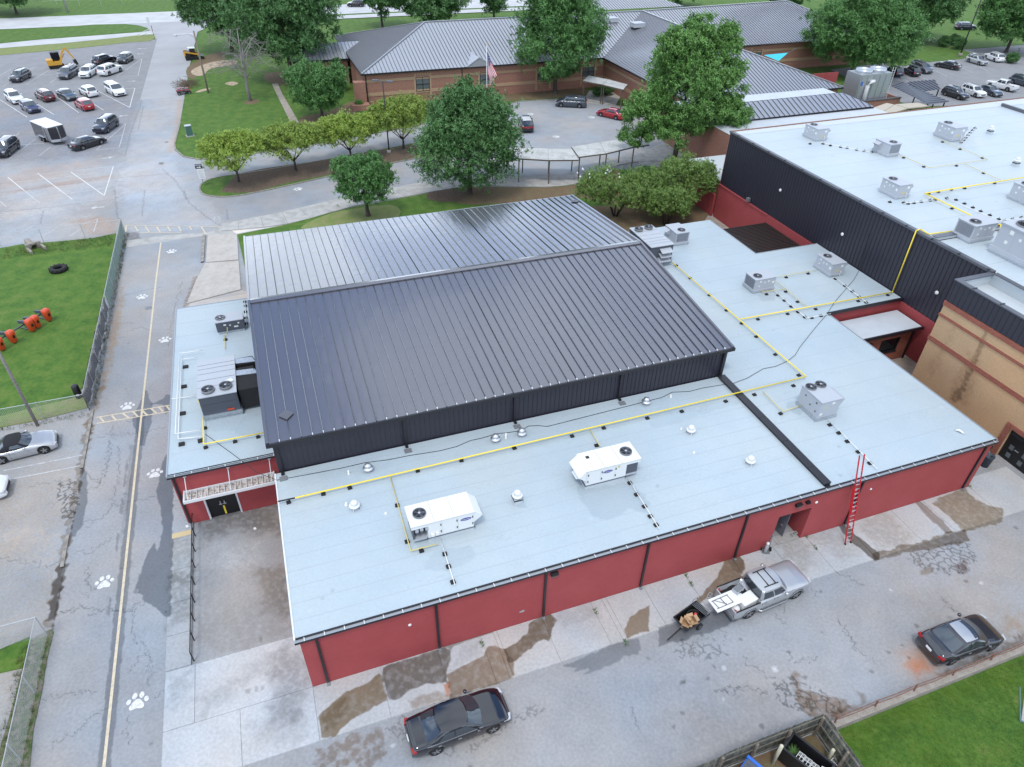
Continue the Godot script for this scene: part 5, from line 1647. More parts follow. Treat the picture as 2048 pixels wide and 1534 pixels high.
	seam_plane(t,[Vector3(60.0,7.1,-60.0),Vector3(81.2,7.1,-60.3),Vector3(84.2,5.9,-63.4),Vector3(60.0,5.9,-63.4)],"z",0.8)
	s = st()
	box2(s,60.0,84.0,5.64,5.88,-63.3,-57.2)
	part(t,"roof_kerb",s,M["dark_trim"])
	s = st()
	box2(s,60.0,84.2,5.66,5.8,-57.15,-56.95)
	part(t,"gutter",s,M["dark_trim"])
	t = thing("beige_canopy","flat beige panel roof between the brick pen and the high roof","canopy")
	for q in [[Vector3(91.13,3.2,-63.92),Vector3(95.65,3.2,-65.63),Vector3(96.12,3.2,-64.6),Vector3(90.63,3.2,-61.47)],[Vector3(90.65,3.2,-61.4),Vector3(96.15,3.2,-64.53),Vector3(96.56,3.2,-62.32),Vector3(93.26,3.2,-61.33)],[Vector3(96.34,3.2,-64.68),Vector3(100.72,3.2,-64.36),Vector3(100.93,3.2,-62.38),Vector3(96.73,3.2,-62.4)]]:
		s = st()
		quad(s,q[3],q[2],q[1],q[0])
		for k in 4:
			quad(s,q[(k + 1) % 4] - Vector3(0,0.15,0),q[k] - Vector3(0,0.15,0),q[k],q[(k + 1) % 4])
		part(t,"panel",s,M["beige_panel"])
		s = st()
		bar(s,Vector3(q[1].x,0,q[1].z),q[1],0.15,0.15)
		part(t,"post",s,M["canopy_frame"])
	canopy(["canopy_walk","curved run of flat panel canopies on thin posts along the front walk"],[
		[Vector3(34.02,3.2,-62.67),Vector3(37.15,3.2,-61.49),Vector3(35.59,3.2,-57.61),Vector3(32.2,3.2,-59.29)],
		[Vector3(37.18,3.2,-61.48),Vector3(40.01,3.2,-60.44),Vector3(39.23,3.2,-56.6),Vector3(35.62,3.2,-57.6)],
		[Vector3(40.31,3.2,-61.23),Vector3(44.55,3.2,-61.73),Vector3(43.45,3.2,-57.68),Vector3(39.71,3.2,-57.54)],
		[Vector3(44.59,3.2,-61.72),Vector3(47.4,3.2,-62.1),Vector3(48.06,3.2,-58.88),Vector3(43.49,3.2,-57.67)],
		[Vector3(47.73,3.2,-62.31),Vector3(50.28,3.2,-62.8),Vector3(50.46,3.2,-59.04),Vector3(48.09,3.2,-58.86)],
		[Vector3(31.1,3.2,-64.02),Vector3(33.95,3.2,-62.69),Vector3(32.13,3.2,-59.31),Vector3(29.27,3.2,-60.84)]])
	canopy(["entrance_canopy","short flat canopy at the drop-off circle beside the parked minivan"],[
		[Vector3(55.24,3.2,-90.93),Vector3(57.61,3.2,-93.76),Vector3(59.71,3.2,-90.64),Vector3(57.44,3.2,-87.9)],[Vector3(57.45,3.2,-87.8),Vector3(59.76,3.2,-90.63),Vector3(61.44,3.2,-86.75),Vector3(59.3,3.2,-84.12)]])
func canopy(names: Array,quads: Array) -> void:
	var t := thing(names[0],names[1],"canopy")
	for q in quads:
		var s := st()
		for k in 4:
			quad(s,q[(k + 1) % 4] - Vector3(0,0.1,0),q[k] - Vector3(0,0.1,0),q[k],q[(k + 1) % 4])
		quad(s,q[3],q[2],q[1],q[0])
		part(t,"panel",s,M["canopy_panel"])
		s = st()
		for k in 4:
			bar(s,q[k] - Vector3(0,0.09,0),q[(k + 1) % 4] - Vector3(0,0.09,0),0.06,0.16)
		part(t,"edge_beam",s,M["canopy_frame"])
		for k in 4:
			var c: Vector3 = (q[0] + q[1] + q[2] + q[3]) / 4.0
			var p: Vector3 = q[k].lerp(c,0.09)
			if k == 0 or k == 3:
				s = st()
				bar(s,Vector3(p.x,0.05,p.z),Vector3(p.x,p.y - 0.1,p.z),0.12,0.12)
				part(t,"post",s,M["canopy_frame"])
func fan_on(parent: Node,c: Vector3,r: float,collar := 0.08,m := "fan_black") -> void:
	var s := st(true)
	lathe(s,c,[[r + 0.03,0.0],[r + 0.03,collar],[r,collar],[r,collar - 0.06]],24)
	var f := part(parent,"fan",s,M["fan_grey"])
	s = st()
	lathe(s,c,[[r,collar - 0.07],[r,collar - 0.055]],24)
	part(f,"fan_well",s,M["fan_black"])
	s = st()
	for k in 5:
		var a := TAU * k / 5
		box(s,c + Vector3(cos(a) * r * 0.5,collar - 0.035,sin(a) * r * 0.5),Vector3(r * 0.8,0.012,r * 0.34),Basis(Vector3.UP,-a) * Basis(Vector3.RIGHT,0.35))
	part(f,"fan_blades",s,M["unit_dark"])
	s = st()
	lathe(s,c,[[0.07,collar - 0.05],[0.07,collar + 0.01],[0.02,collar + 0.02]],10)
	part(f,"fan_hub",s,M["unit_top"])
	s = st()
	for k in 4:
		var q := r * (0.25 + 0.25 * k)
		var pts := []
		for i in 21:
			pts.append(c + Vector3(cos(TAU * i / 20) * q,collar,sin(TAU * i / 20) * q))
		tube(s,pts,0.006,3)
	part(f,"fan_guard",s,M["unit_dark"])
func rtu_proto() -> Node3D:
	var t := Node3D.new()
	var s := st()
	box2(s,-0.72,0.72,0.0,0.12,-1.02,1.02)
	part(t,"kerb",s,M["galvanised"])
	s = st()
	box2(s,-0.76,0.76,0.12,0.30,-1.06,1.06)
	for k in 3:
		box2(s,-0.765,-0.76,0.17,0.25,-0.85 + k * 0.6,-0.65 + k * 0.6)
	part(t,"base_rail",s,M["unit_top"])
	s = st()
	box2(s,-0.7,0.7,0.30,1.22,-1.0,1.0)
	for k in 2:
		box2(s,-0.706,-0.7,0.32,1.2,-0.32 + k * 0.6,-0.29 + k * 0.6)
	part(t,"casing",s,M["unit_grey"])
	s = st()
	box2(s,-0.74,0.74,1.22,1.27,-1.04,1.04)
	part(t,"lid",s,M["unit_top"])
	s = st()
	for k in 12:
		box2(s,-0.6,0.6,0.4 + k * 0.065,0.42 + k * 0.065,-1.015,-1.0)
	part(t,"coil_guard",s,M["unit_dark"])
	s = st()
	var a := [Vector3(0.7,1.15,0.85),Vector3(0.7,1.15,0.1),Vector3(1.15,0.95,0.1),Vector3(1.15,0.95,0.85),Vector3(0.7,0.6,0.85),Vector3(0.7,0.6,0.1)]
	quad(s,a[0],a[3],a[2],a[1])
	tri(s,a[0],a[4],a[3]); tri(s,a[1],a[2],a[5])
	part(t,"hood",s,M["unit_grey"])
	for q in [[-0.55,0.95,0.16],[-0.1,0.85,0.1],[0.25,0.9,0.14],[0.7,0.7,0.2],[-0.6,0.55,0.12]]:
		s = st()
		box2(s,-0.712,-0.7,q[1],q[1] + q[2],q[0],q[0] + q[2])
		part(t,"sticker",s,M["white_plastic"])
	s = st()
	box2(s,0.25,0.5,0.85,1.05,1.0,1.008)
	part(t,"sticker",s,M["white_plastic"])
	s = st()
	box2(s,-0.2,0.1,0.45,0.6,1.0,1.008)
	part(t,"yellow_sticker",s,M["gas_yellow_pale"])
	s = st()
	tube(s,[Vector3(0.25,0.5,1.0),Vector3(0.25,0.5,1.12),Vector3(0.25,0.2,1.12),Vector3(0.25,0.12,1.2)],0.02,5)
	tube(s,[Vector3(0.33,0.5,1.12),Vector3(0.25,0.45,1.12)],0.018,5)
	part(t,"drain_trap",s,M["white_plastic"])
	fan_on(t,Vector3(-0.12,1.27,-0.45),0.34,0.06)
	return t
func carrier(at: Vector3,turn: float,label: String) -> void:
	var t := thing("rooftop_unit",label,"air conditioner",at,turn,"white rooftop units")
	var left := turn == 0.0
	var fz := 1.0 if left else -1.0
	var s := st()
	box2(s,-1.2,1.3,0.0,0.22,-0.68,0.68)
	part(t,"kerb",s,M["membrane_wall"])
	s = st()
	box2(s,-1.25,1.35,0.22,0.30,-0.72,0.72)
	part(t,"base_rail",s,M["unit_dark"])
	s = st()
	box2(s,-1.2,1.3,0.30,1.42,-0.72,0.72)
	box2(s,-2.05,-1.2,1.18,1.42,-0.72,0.72)
	part(t,"casing",s,M["unit_white"])
	s = st()
	box2(s,-1.98,-1.2,0.34,1.18,-0.62,-0.52)
	box2(s,-1.98,-1.9,0.34,1.18,-0.52,0.62)
	part(t,"condenser_coil",s,M["unit_dark"])
	s = st()
	box2(s,-1.98,-1.2,0.22,0.34,-0.66,0.66)
	part(t,"condenser_tray",s,M["unit_grey"])
	s = st(true)
	for q in [[-1.45,0.3],[-1.72,0.3]]:
		lathe(s,Vector3(q[0],0.34,fz * q[1]),[[0.1,0.0],[0.12,0.1],[0.12,0.35],[0.07,0.45]],12)
	part(t,"compressor",s,M["steel_grey"])
	for xx in [[-2.07,-0.84],[-0.81,0.22],[0.25,1.33]]:
		s = st()
		box2(s,xx[0],xx[1],1.42,1.47,-0.76,0.76)
		part(t,"lid",s,M["unit_white"])
	s = st()
	var h := [Vector3(1.31,1.45,-0.7),Vector3(1.31,1.45,0.7),Vector3(1.78,1.0,0.7),Vector3(1.78,1.0,-0.7),Vector3(1.31,0.62,-0.7),Vector3(1.31,0.62,0.7)]
	quad(s,h[0],h[1],h[2],h[3])
	tri(s,h[1],h[5],h[2]); tri(s,h[0],h[3],h[4])
	if not left:
		quad(s,Vector3(1.31,0.8,-0.2),Vector3(1.31,0.8,0.45),Vector3(1.7,0.45,0.45),Vector3(1.7,0.45,-0.2))
		tri(s,Vector3(1.31,0.8,0.45),Vector3(1.31,0.35,0.45),Vector3(1.7,0.45,0.45))
		tri(s,Vector3(1.31,0.8,-0.2),Vector3(1.7,0.45,-0.2),Vector3(1.31,0.35,-0.2))
	part(t,"hood",s,M["unit_white"])
	var z0 := 0.722 * fz
	for xx in [[-1.17,-0.45],[-0.42,0.42],[0.45,1.27]]:
		s = st()
		box2(s,xx[0],xx[1],0.36,1.36,z0,z0 + 0.012 * fz)
		var d := part(t,"access_door",s,M["unit_white"])
		for y in [0.55,1.05]:
			s = st()
			box2(s,xx[1] - 0.07,xx[1] - 0.03,y,y + 0.13,z0 + 0.012 * fz,z0 + 0.05 * fz)
			part(d,"latch",s,M["black"])
	var lx := 0.86 if left else 0.0
	s = st()
	var el := []
	for i in 24:
		el.append(Vector3(lx + cos(TAU * i / 24) * 0.30,1.05 + sin(TAU * i / 24) * 0.105,z0 + 0.022 * fz))
	fan(s,el,false)
	var lg := part(t,"logo",s,M["logo_blue"])
	var tm := TextMesh.new()
	tm.text = "Carrier"
	var ft := SystemFont.new()
	ft.font_names = PackedStringArray(["Droid Serif"])
	ft.font_italic = true
	tm.font = ft
	tm.font_size = 32
	tm.pixel_size = 0.0042
	tm.depth = 0.006
	inst(lg,"lettering",tm,M["white_plastic"],Transform3D(Basis(Vector3.UP,0.0 if left else PI),Vector3(lx,1.05,z0 + 0.028 * fz)))
	if left:
		for q in [[-1.85,0.95],[-1.6,1.0],[-1.32,0.95]]:
			s = st()
			box2(s,q[0],q[0] + 0.17,q[1],q[1] + 0.2,0.64,0.74)
			part(t,"control_box",s,M["unit_top"])
		for q in [[-1.05,0.45],[-0.8,0.48]]:
			s = st()
			box2(s,q[0],q[0] + 0.17,q[1],q[1] + 0.15,0.735,0.86)
			part(t,"switch_box",s,M["white_plastic"])
	else:
		s = st()
		box2(s,0.75,0.95,1.47,1.49,-0.3 * fz - 0.1,-0.3 * fz + 0.1)
		part(t,"black_plate",s,M["black"])
		s = st()
		box2(s,-0.75,-0.62,1.15,1.3,z0 + 0.013 * fz,z0 + 0.02 * fz)
		part(t,"yellow_sticker",s,M["gas_yellow_pale"])
	s = st()
	box2(s,-1.82,-1.05,1.47,1.485,-0.44,0.44)
	part(t,"fan_plate",s,M["unit_white"])
	fan_on(t,Vector3(-1.44,1.485,0.0),0.33,0.10)
func mushroom(at: Vector3,kind: int,label: String) -> void:
	var t := thing("exhaust_fan",label,"roof vent",at,0.0,"mushroom vents on the roofs")
	var s := st()
	var lift := 0.0
	if kind == 1:
		lift = 0.38
		box2(s,-0.24,0.24,0.0,lift,-0.24,0.24)
	else:
		lift = 0.08
		box2(s,-0.22,0.22,0.0,lift,-0.22,0.22)
	part(t,"kerb",s,M["unit_top"] if kind != 1 else M["membrane_wall"])
	if kind == 1:
		s = st()
		box2(s,-0.26,0.26,lift - 0.1,lift - 0.02,-0.26,0.26)
		part(t,"kerb_band",s,M["black"])
	var m: Material = M["aluminium"] if kind == 2 else M["white_metal"]
	s = st(true)
	lathe(s,Vector3(0,lift,0),[[0.16,0.0],[0.16,0.10],[0.29,0.10],[0.31,0.15],[0.30,0.2],[0.2,0.24]],20)
	part(t,"collar",s,m)
	s = st(true)
	lathe(s,Vector3(0,lift,0),[[0.2,0.22],[0.2,0.34],[0.18,0.42],[0.1,0.47],[0.01,0.48]],20)
	part(t,"cap",s,m)
	if kind == 0:
		for k in 4:
			s = st()
			var a := TAU * k / 4 + 0.4
			bar(s,Vector3(cos(a) * 0.28,lift + 0.12,sin(a) * 0.28),Vector3(cos(a) * 0.33,0.0,sin(a) * 0.33),0.03,0.03)
			part(t,"stay",s,m)
func vent_pipe(at: Vector3,h: float,r: float,label: String) -> void:
	var t := thing("vent_pipe",label,"vent pipe",at,0.0,"plastic vent pipes on the front roof")
	var s := st(true)
	lathe(s,Vector3.ZERO,[[r * 1.7,0.0],[r * 1.6,0.04],[r,0.06],[r,h],[r * 0.8,h],[r * 0.8,h - 0.05]],12)
	part(t,"pipe",s,M["white_plastic"])
func pipe_run(called: String,label: String,lines: Array,r: float,m: String,blocks: Array,big := false,group := "") -> Node3D:
	var t := thing(called,label,"pipe",Vector3.ZERO,0.0,group)
	for l in lines:
		var s := st(true)
		for i in l.size() - 1:
			tube(s,[l[i],l[i + 1]],r,7)
		part(t,"pipe",s,M[m])
	for b in blocks:
		var s := st()
		var w := 0.34 if big else 0.24
		box(s,b + Vector3(0,0.045,0),Vector3(w,0.09,w * 0.9),Basis(Vector3.UP,rng.randf_range(-0.15,0.15)))
		part(t,"rubber_block",s,M["black_rubber"])
		if not big:
			s = st()
			bar(s,b + Vector3(0,0.08,0),b + Vector3(0,0.24,0),0.02,0.02)
			part(t,"pipe_upright",s,M["dark_trim"])
	return t
func build_roof_plant() -> void:
	rng.seed = 31
	carrier(Vector3(8.25,R,-4.3),0.0,"white rooftop unit with fan at its street end, nearer the red wall's corner")
	carrier(Vector3(17.75,R,-5.1),PI,"white rooftop unit with fan at its far end, set nearer the black joint")
	var proto := rtu_proto()
	var list := [
		[Vector3(47.75,R,-21.7),0.0,1.0,"grey rooftop unit by the foot of the tall black wall"],
		[Vector3(40.0,R,-21.1),PI / 2,1.0,"grey rooftop unit set crosswise in the middle of the wing roof"],
		[Vector3(37.95,R,-31.2),PI,1.0,"grey rooftop unit at the wing's far edge near the crepe myrtles"],
		[Vector3(58.1,9.62,-38.7),0.0,1.0,"grey rooftop unit nearest the far left corner of the high roof"],
		[Vector3(61.85,9.62,-32.6),PI,1.0,"grey rooftop unit on the high roof with its hood facing the black wall's edge"],
		[Vector3(54.6,9.62,-23.8),0.0,1.0,"grey rooftop unit on the high roof just inside the bend of the yellow pipe"],
		[Vector3(72.1,9.62,-34.5),0.0,1.15,"grey rooftop unit on the high roof with loose wires behind it"],
		[Vector3(54.0,9.62,-14.9),PI / 2,1.15,"grey rooftop unit straddling the roof kerb above the yellow riser"],
		[Vector3(64.6,9.62,-18.9),0.0,1.15,"grey rooftop unit at the end of the long row of rubber blocks"],
		[Vector3(54.6,9.62,-10.7),0.0,1.9,"large grey rooftop unit behind the tan building's parapet"]]
	for i in list.size():
		var o: Node3D = proto if i == 0 else proto.duplicate()
		o.name = numbered(self,"packaged_unit")
		add_child(o)
		o.position = list[i][0]
		o.rotation.y = list[i][1]
		o.scale = Vector3.ONE * float(list[i][2])
		tag(o,list[i][3],"air conditioner","grey packaged units")
	var t := thing("two_fan_unit","tall grey rooftop unit with two fans side by side","air conditioner",Vector3(33.8,R,-6.05))
	var s := st()
	box2(s,-0.82,0.82,0.0,0.3,-1.0,1.0)
	part(t,"base_rail",s,M["galvanised"])
	s = st()
	box2(s,-0.76,0.76,0.3,1.55,-0.98,0.98)
	box2(s,-0.768,-0.76,0.35,1.5,-0.35,-0.33)
	box2(s,-0.768,-0.76,0.35,1.5,0.25,0.27)
	part(t,"casing",s,M["unit_grey"])
	s = st()
	box2(s,-0.8,0.8,1.55,1.6,-1.02,1.02)
	part(t,"lid",s,M["unit_top"])
	s = st()
	quad(s,Vector3(0.8,1.52,0.9),Vector3(1.15,1.4,0.9),Vector3(1.15,1.4,-0.4),Vector3(0.8,1.52,-0.4))
	tri(s,Vector3(0.77,1.5,0.9),Vector3(0.77,0.7,0.9),Vector3(1.15,1.4,0.9))
	tri(s,Vector3(0.77,1.5,-0.4),Vector3(1.15,1.4,-0.4),Vector3(0.77,0.7,-0.4))
	part(t,"hood",s,M["unit_top"])
	for q in [[-0.5,1.1,0.1],[0.05,0.75,0.1],[0.5,1.2,0.12],[0.6,0.6,0.1]]:
		s = st()
		box2(s,-0.775,-0.76,q[1],q[1] + q[2],q[0],q[0] + q[2])
		part(t,"sticker",s,M["unit_dark"])
	for q in [[0.1,1.25,0.2,"white_plastic"],[-0.3,1.0,0.14,"gas_yellow_pale"],[-0.65,0.5,0.2,"white_plastic"]]:
		s = st()
		box2(s,q[0],q[0] + q[2],q[1],q[1] + q[2] * 0.8,0.98,0.99)
		part(t,"sticker",s,M[q[3]])
	fan_on(t,Vector3(-0.4,1.6,-0.6),0.33,0.08)
	fan_on(t,Vector3(0.38,1.6,-0.62),0.33,0.08)
	for k in 2:
		var west := k == 0
		t = thing("air_handler","long air handler with two fans and black ducts into the gym's street side" if west else "long air handler with two fans half hidden behind the gym's ridge","air handler",Vector3(-2.85,R,-19.6) if west else Vector3(34.1,R,-29.4),0.0 if west else PI)
		s = st()
		box2(s,-1.15,1.15,0.0,0.14,-2.0,2.08)
		box2(s,-1.2,1.2,0.18,0.42,-2.05,2.12)
		part(t,"base_frame",s,M["galvanised"])
		s = st()
		box2(s,-1.12,1.12,0.42,1.8,-2.0,2.05)
		part(t,"casing",s,M["unit_dark"])
		s = st()
		box2(s,-1.16,1.16,1.8,1.86,1.05,2.1)
		part(t,"lid",s,M["unit_top"])
		var zs := [-2.1,-1.45,-1.0,-0.45,0.25,1.04]
		for i in 5:
			s = st()
			box2(s,-1.16,1.16,1.8,1.855,zs[i] + 0.02,zs[i + 1] - 0.03)
			part(t,"lid_panel",s,M["unit_top"])
		for i in 4:
			s = st()
			var xa := -1.05 + (i % 2) * 1.08
			var ya := 0.75 + (i / 2) * 0.5
			box2(s,xa,xa + 1.0,ya,ya + 0.46,2.05,2.07)
			for q in 12:
				box2(s,xa + 0.04 + q * 0.08,xa + 0.06 + q * 0.08,ya,ya + 0.46,2.07,2.08)
			part(t,"coil_panel",s,M["unit_dark"])
		fan_on(t,Vector3(-0.5,1.86,1.5),0.36,0.2)
		fan_on(t,Vector3(0.55,1.86,1.4),0.36,0.2)
		if west:
			s = st()
			box2(s,0.35,0.75,0.52,0.66,2.085,2.1)
			part(t,"orange_plate",s,M["orange_pad"])
			s = st()
			box(s,Vector3(0.75,1.9,0.85),Vector3(0.5,0.03,0.36),Basis(Vector3.UP,0.5))
			part(t,"loose_sheet",s,M["white_metal"])
			for d in [[-1.9,-1.1],[-0.75,1.75]]:
				s = st()
				var a := Vector3(1.12,0.45,d[0])
				hexa(s,Vector3(1.75,0.95,(d[0] + d[1]) / 2),Vector3(0.63,0,0),Vector3(0,0.72,0),Vector3(0.12,0,(d[1] - d[0]) / 2))
				part(t,"duct",s,M["black_rubber"])
				s = st()
				hexa(s,Vector3(1.75,1.69,(d[0] + d[1]) / 2 - (0.0 if d[0] < -1 else 0.6)),Vector3(0.66,-0.04,0.0),Vector3(0,0.015,0),Vector3(0.1,0,0.3))
				part(t,"duct_top",s,M["galvanised"])
		else:
			s = st()
			for i in 3:
				hexa(s,Vector3(-0.3 + i * 0.05,1.45 - i * 0.42,-2.3),Vector3(0.55,0,0),Vector3(0,0.02,0),Vector3(0,0.1,0.28))
			part(t,"weather_hood",s,M["unit_grey"])
	t = thing("low_unit","small low rooftop unit with one fan on the narrow street wing","air conditioner",Vector3(-2.05,R,-28.25))
	s = st()
	box2(s,-0.9,0.95,0.0,0.2,-0.55,0.6)
	part(t,"base_rail",s,M["galvanised"])
	s = st()
	box2(s,-0.98,0.98,0.2,1.0,-0.6,0.62)
	for q in [[-0.5,0.6,0.2],[-0.1,0.5,0.12],[0.2,0.6,0.16],[0.6,0.7,0.15]]:
		box2(s,q[0],q[0] + 0.01,0.25,0.98,0.62,0.63)
	part(t,"casing",s,M["unit_dark"])
	s = st()
	box2(s,-1.0,1.0,1.0,1.05,-0.62,0.64)
	part(t,"lid",s,M["unit_top"])
	for q in [[-0.45,0.7,0.18],[-0.05,0.62,0.1],[0.25,0.45,0.3],[0.55,0.72,0.12]]:
		s = st()
		box2(s,q[0],q[0] + q[2],q[1],q[1] + 0.12,0.631,0.64)
		part(t,"sticker",s,M["white_plastic"])
	fan_on(t,Vector3(-0.6,1.05,0.0),0.34,0.05)
	mushroom(Vector3(3.77,4.2,-7.19),0,"white mushroom vent standing nearest the street edge of the front roof")
	mushroom(Vector3(12.42,4.2,-4.76),1,"white mushroom vent raised on a black banded box between the white units")
	mushroom(Vector3(24.79,4.2,-6.78),0,"white mushroom vent beyond the second white unit, closer to the yellow pipe")
	mushroom(Vector3(26.72,4.2,-3.2),0,"white mushroom vent beside the black roof joint")
	mushroom(Vector3(4.99,4.2,-9.84),2,"bare metal mushroom vent by itself under the gym wall")
	mushroom(Vector3(12.86,4.2,-9.91),2,"bare metal mushroom vent next to a white vent pipe")
	mushroom(Vector3(14.58,4.2,-9.9),2,"bare metal mushroom vent on the cable's hump, right of the vent pipe")
	mushroom(Vector3(23.46,4.2,-10.19),2,"bare metal mushroom vent nearest the gym's end post")
	mushroom(Vector3(77.76,9.62,-34.29),1,"boxed mushroom vent beside the unit with loose wires on the high roof")
	mushroom(Vector3(71.65,9.62,-25.91),1,"boxed mushroom vent above the thick yellow pipe on the high roof")
	for q in [[Vector3(3.86,4.2,-9.94),0.28,0.05,"white vent pipe left of the lone bare metal vent"],[Vector3(3.36,4.2,-7.55),0.2,0.07,"white vent pipe touching the mushroom vent at the street side"],[Vector3(13.55,4.2,-9.95),0.42,0.05,"tall white vent pipe between two bare metal vents"],[Vector3(25.4,4.2,-10.31),0.22,0.05,"white vent pipe below the cable near the gym's end post"],[Vector3(24.38,4.2,-7.21),0.14,0.05,"stubby white pipe beside a mushroom vent beyond the second unit"],[Vector3(23.99,4.2,-5.06),0.1,0.06,"low pipe stub between two white mushroom vents"],[Vector3(5.3,4.2,-6.24),0.08,0.06,"low pipe stub just left of the pale branch pipe"]]:
		vent_pipe(q[0],q[1],q[2],q[3])
	t = thing("vent_elbow","white plastic elbow vent lying near the roof's far corner","vent pipe",Vector3(41.13,4.2,-1.3))
	s = st(true)
	tube(s,[Vector3(-0.1,0.05,-0.2),Vector3(-0.02,0.16,-0.05),Vector3(0.08,0.1,0.14),Vector3(0.14,0.03,0.2)],0.07,9)
	part(t,"pipe",s,M["white_plastic"])
	pipe_run("gas_pipe","yellow gas main along the front roof turning back past the gym's end",[[Vector3(0.74,4.46,-8.75),Vector3(35.38,4.46,-9.09),Vector3(35.07,4.46,-27.76)],[Vector3(35.07,4.46,-27.76),Vector3(35.1,4.46,-28.99)]],0.045,"gas_yellow",[Vector3(2.26,4.2,-8.77),Vector3(3.74,4.2,-8.77),Vector3(7.71,4.2,-8.87),Vector3(10.38,4.2,-8.89),Vector3(13.74,4.2,-8.9),Vector3(17.53,4.2,-8.79),Vector3(19.74,4.2,-8.86),Vector3(22.84,4.2,-8.84)] + [Vector3(25.32,4.2,-8.73),Vector3(28.67,4.2,-8.72),Vector3(30.93,4.2,-8.72),Vector3(34.1,4.2,-8.71)] + [Vector3(35.39,4.2,-26.69),Vector3(35.36,4.2,-24.29),Vector3(35.35,4.2,-21.26),Vector3(35.32,4.2,-18.73),Vector3(35.36,4.2,-16.68),Vector3(35.32,4.2,-14.72),Vector3(35.24,4.2,-12.27),Vector3(35.24,4.2,-9.6)])
	pipe_run("gas_pipe","black painted pipe stub dropping over the roof edge at the street side",[[Vector3(0.74,4.46,-8.75),Vector3(-0.17,4.46,-8.78)]],0.045,"black",[Vector3(0.36,4.2,-8.75)])
	pipe_run("gas_pipe","pale yellow branch pipe bending round the street end white unit",[[Vector3(6.07,4.42,-8.76),Vector3(5.99,4.42,-3.13),Vector3(7.43,4.42,-3.11)]],0.03,"gas_yellow_pale",[Vector3(6.01,4.2,-6.6),Vector3(5.97,4.2,-3.93),Vector3(6.54,4.2,-3.09)])
	pipe_run("gas_pipe","pale yellow branch pipe reaching the second white unit's back",[[Vector3(18.74,4.42,-8.79),Vector3(18.69,4.42,-7.19)]],0.03,"gas_yellow_pale",[Vector3(18.61,4.2,-7.52)])
	pipe_run("gas_pipe","pale yellow branch pipe bending to the two fan unit",[[Vector3(31.49,4.42,-8.64),Vector3(31.51,4.42,-6.44),Vector3(33.11,4.42,-6.6)]],0.03,"gas_yellow_pale",[Vector3(31.37,4.2,-6.47)])
	pipe_run("gas_pipe","yellow gas pipe crossing the wing roof then climbing the black wall",[[Vector3(35.43,4.46,-16.97),Vector3(50.04,4.46,-16.6)] + [Vector3(50.42,4.33,-16.89),Vector3(50.42,9.81,-16.96),Vector3(50.87,9.85,-16.95),Vector3(50.94,9.75,-16.22),Vector3(53.54,9.75,-16.04)]],0.05,"gas_yellow",[Vector3(36.94,4.2,-16.79),Vector3(39.7,4.2,-16.72),Vector3(42.35,4.2,-16.63),Vector3(46.57,4.2,-16.58),Vector3(49.66,4.2,-16.61)])
	pipe_run("gas_pipe","thin pale branch pipes serving the unit at the black wall's foot",[[Vector3(42.18,4.4,-21.93),Vector3(46.76,4.4,-21.89)],[Vector3(41.96,4.4,-21.63),Vector3(41.73,4.4,-17.05)]],0.025,"gas_yellow_pale",[Vector3(43.42,4.2,-21.83),Vector3(45.71,4.2,-21.8),Vector3(41.8,4.2,-19.75),Vector3(41.68,4.2,-18.05)])
	pipe_run("gas_pipe","short pale pipe loop at the crosswise grey unit",[[Vector3(40.17,4.4,-20.84),Vector3(39.72,4.4,-20.11),Vector3(41.94,4.4,-19.95)]],0.025,"gas_yellow_pale",[Vector3(39.99,4.2,-19.89)])
	pipe_run("drain_pipe","white drain pipe from the street end white unit to the gutter",[[Vector3(7.65,4.36,-3.51),Vector3(7.59,4.36,-0.41)]],0.025,"white_plastic",[Vector3(7.63,4.2,-2.5),Vector3(7.6,4.2,-1.68),Vector3(7.56,4.2,-0.7)])
	pipe_run("drain_pipe","white drain pipe from the second white unit to the gutter",[[Vector3(19.09,4.36,-4.33),Vector3(18.94,4.36,-0.32)]],0.025,"white_plastic",[Vector3(19.08,4.2,-3.99),Vector3(19.02,4.2,-3.05),Vector3(19.02,4.2,-2.11),Vector3(18.98,4.2,-1.36),Vector3(18.98,4.2,-0.71)])
	pipe_run("drain_pipe","white drain pipe from the two fan unit towards the red ladder",[[Vector3(33.85,4.36,-4.96),Vector3(33.53,4.36,-0.2)]],0.025,"white_plastic",[Vector3(33.68,4.2,-4.51),Vector3(33.69,4.2,-3.68),Vector3(33.65,4.2,-2.86),Vector3(33.63,4.2,-1.87),Vector3(33.59,4.2,-0.83)])
	pipe_run("drain_pipe","white drain pipe from the unit at the black wall's foot",[[Vector3(47.33,4.36,-20.4),Vector3(46.9,4.36,-15.99)]],0.025,"white_plastic",[Vector3(47.36,4.2,-20.27),Vector3(47.29,4.2,-18.99),Vector3(47.26,4.2,-18.05),Vector3(47.13,4.2,-17.1),Vector3(47.05,4.2,-16.2)])
	pipe_run("drain_pipe","white drain pipe from the crosswise grey unit to the entry roof",[[Vector3(40.84,4.36,-20.3),Vector3(40.6,4.36,-15.61),Vector3(42.88,4.36,-15.53)]],0.025,"white_plastic",[Vector3(40.79,4.2,-19.44),Vector3(40.78,4.2,-18.57),Vector3(40.7,4.2,-17.59),Vector3(40.69,4.2,-16.71),Vector3(40.7,4.2,-15.89),Vector3(41.16,4.2,-15.64),Vector3(42.06,4.2,-15.66),Vector3(42.89,4.2,-15.65)])
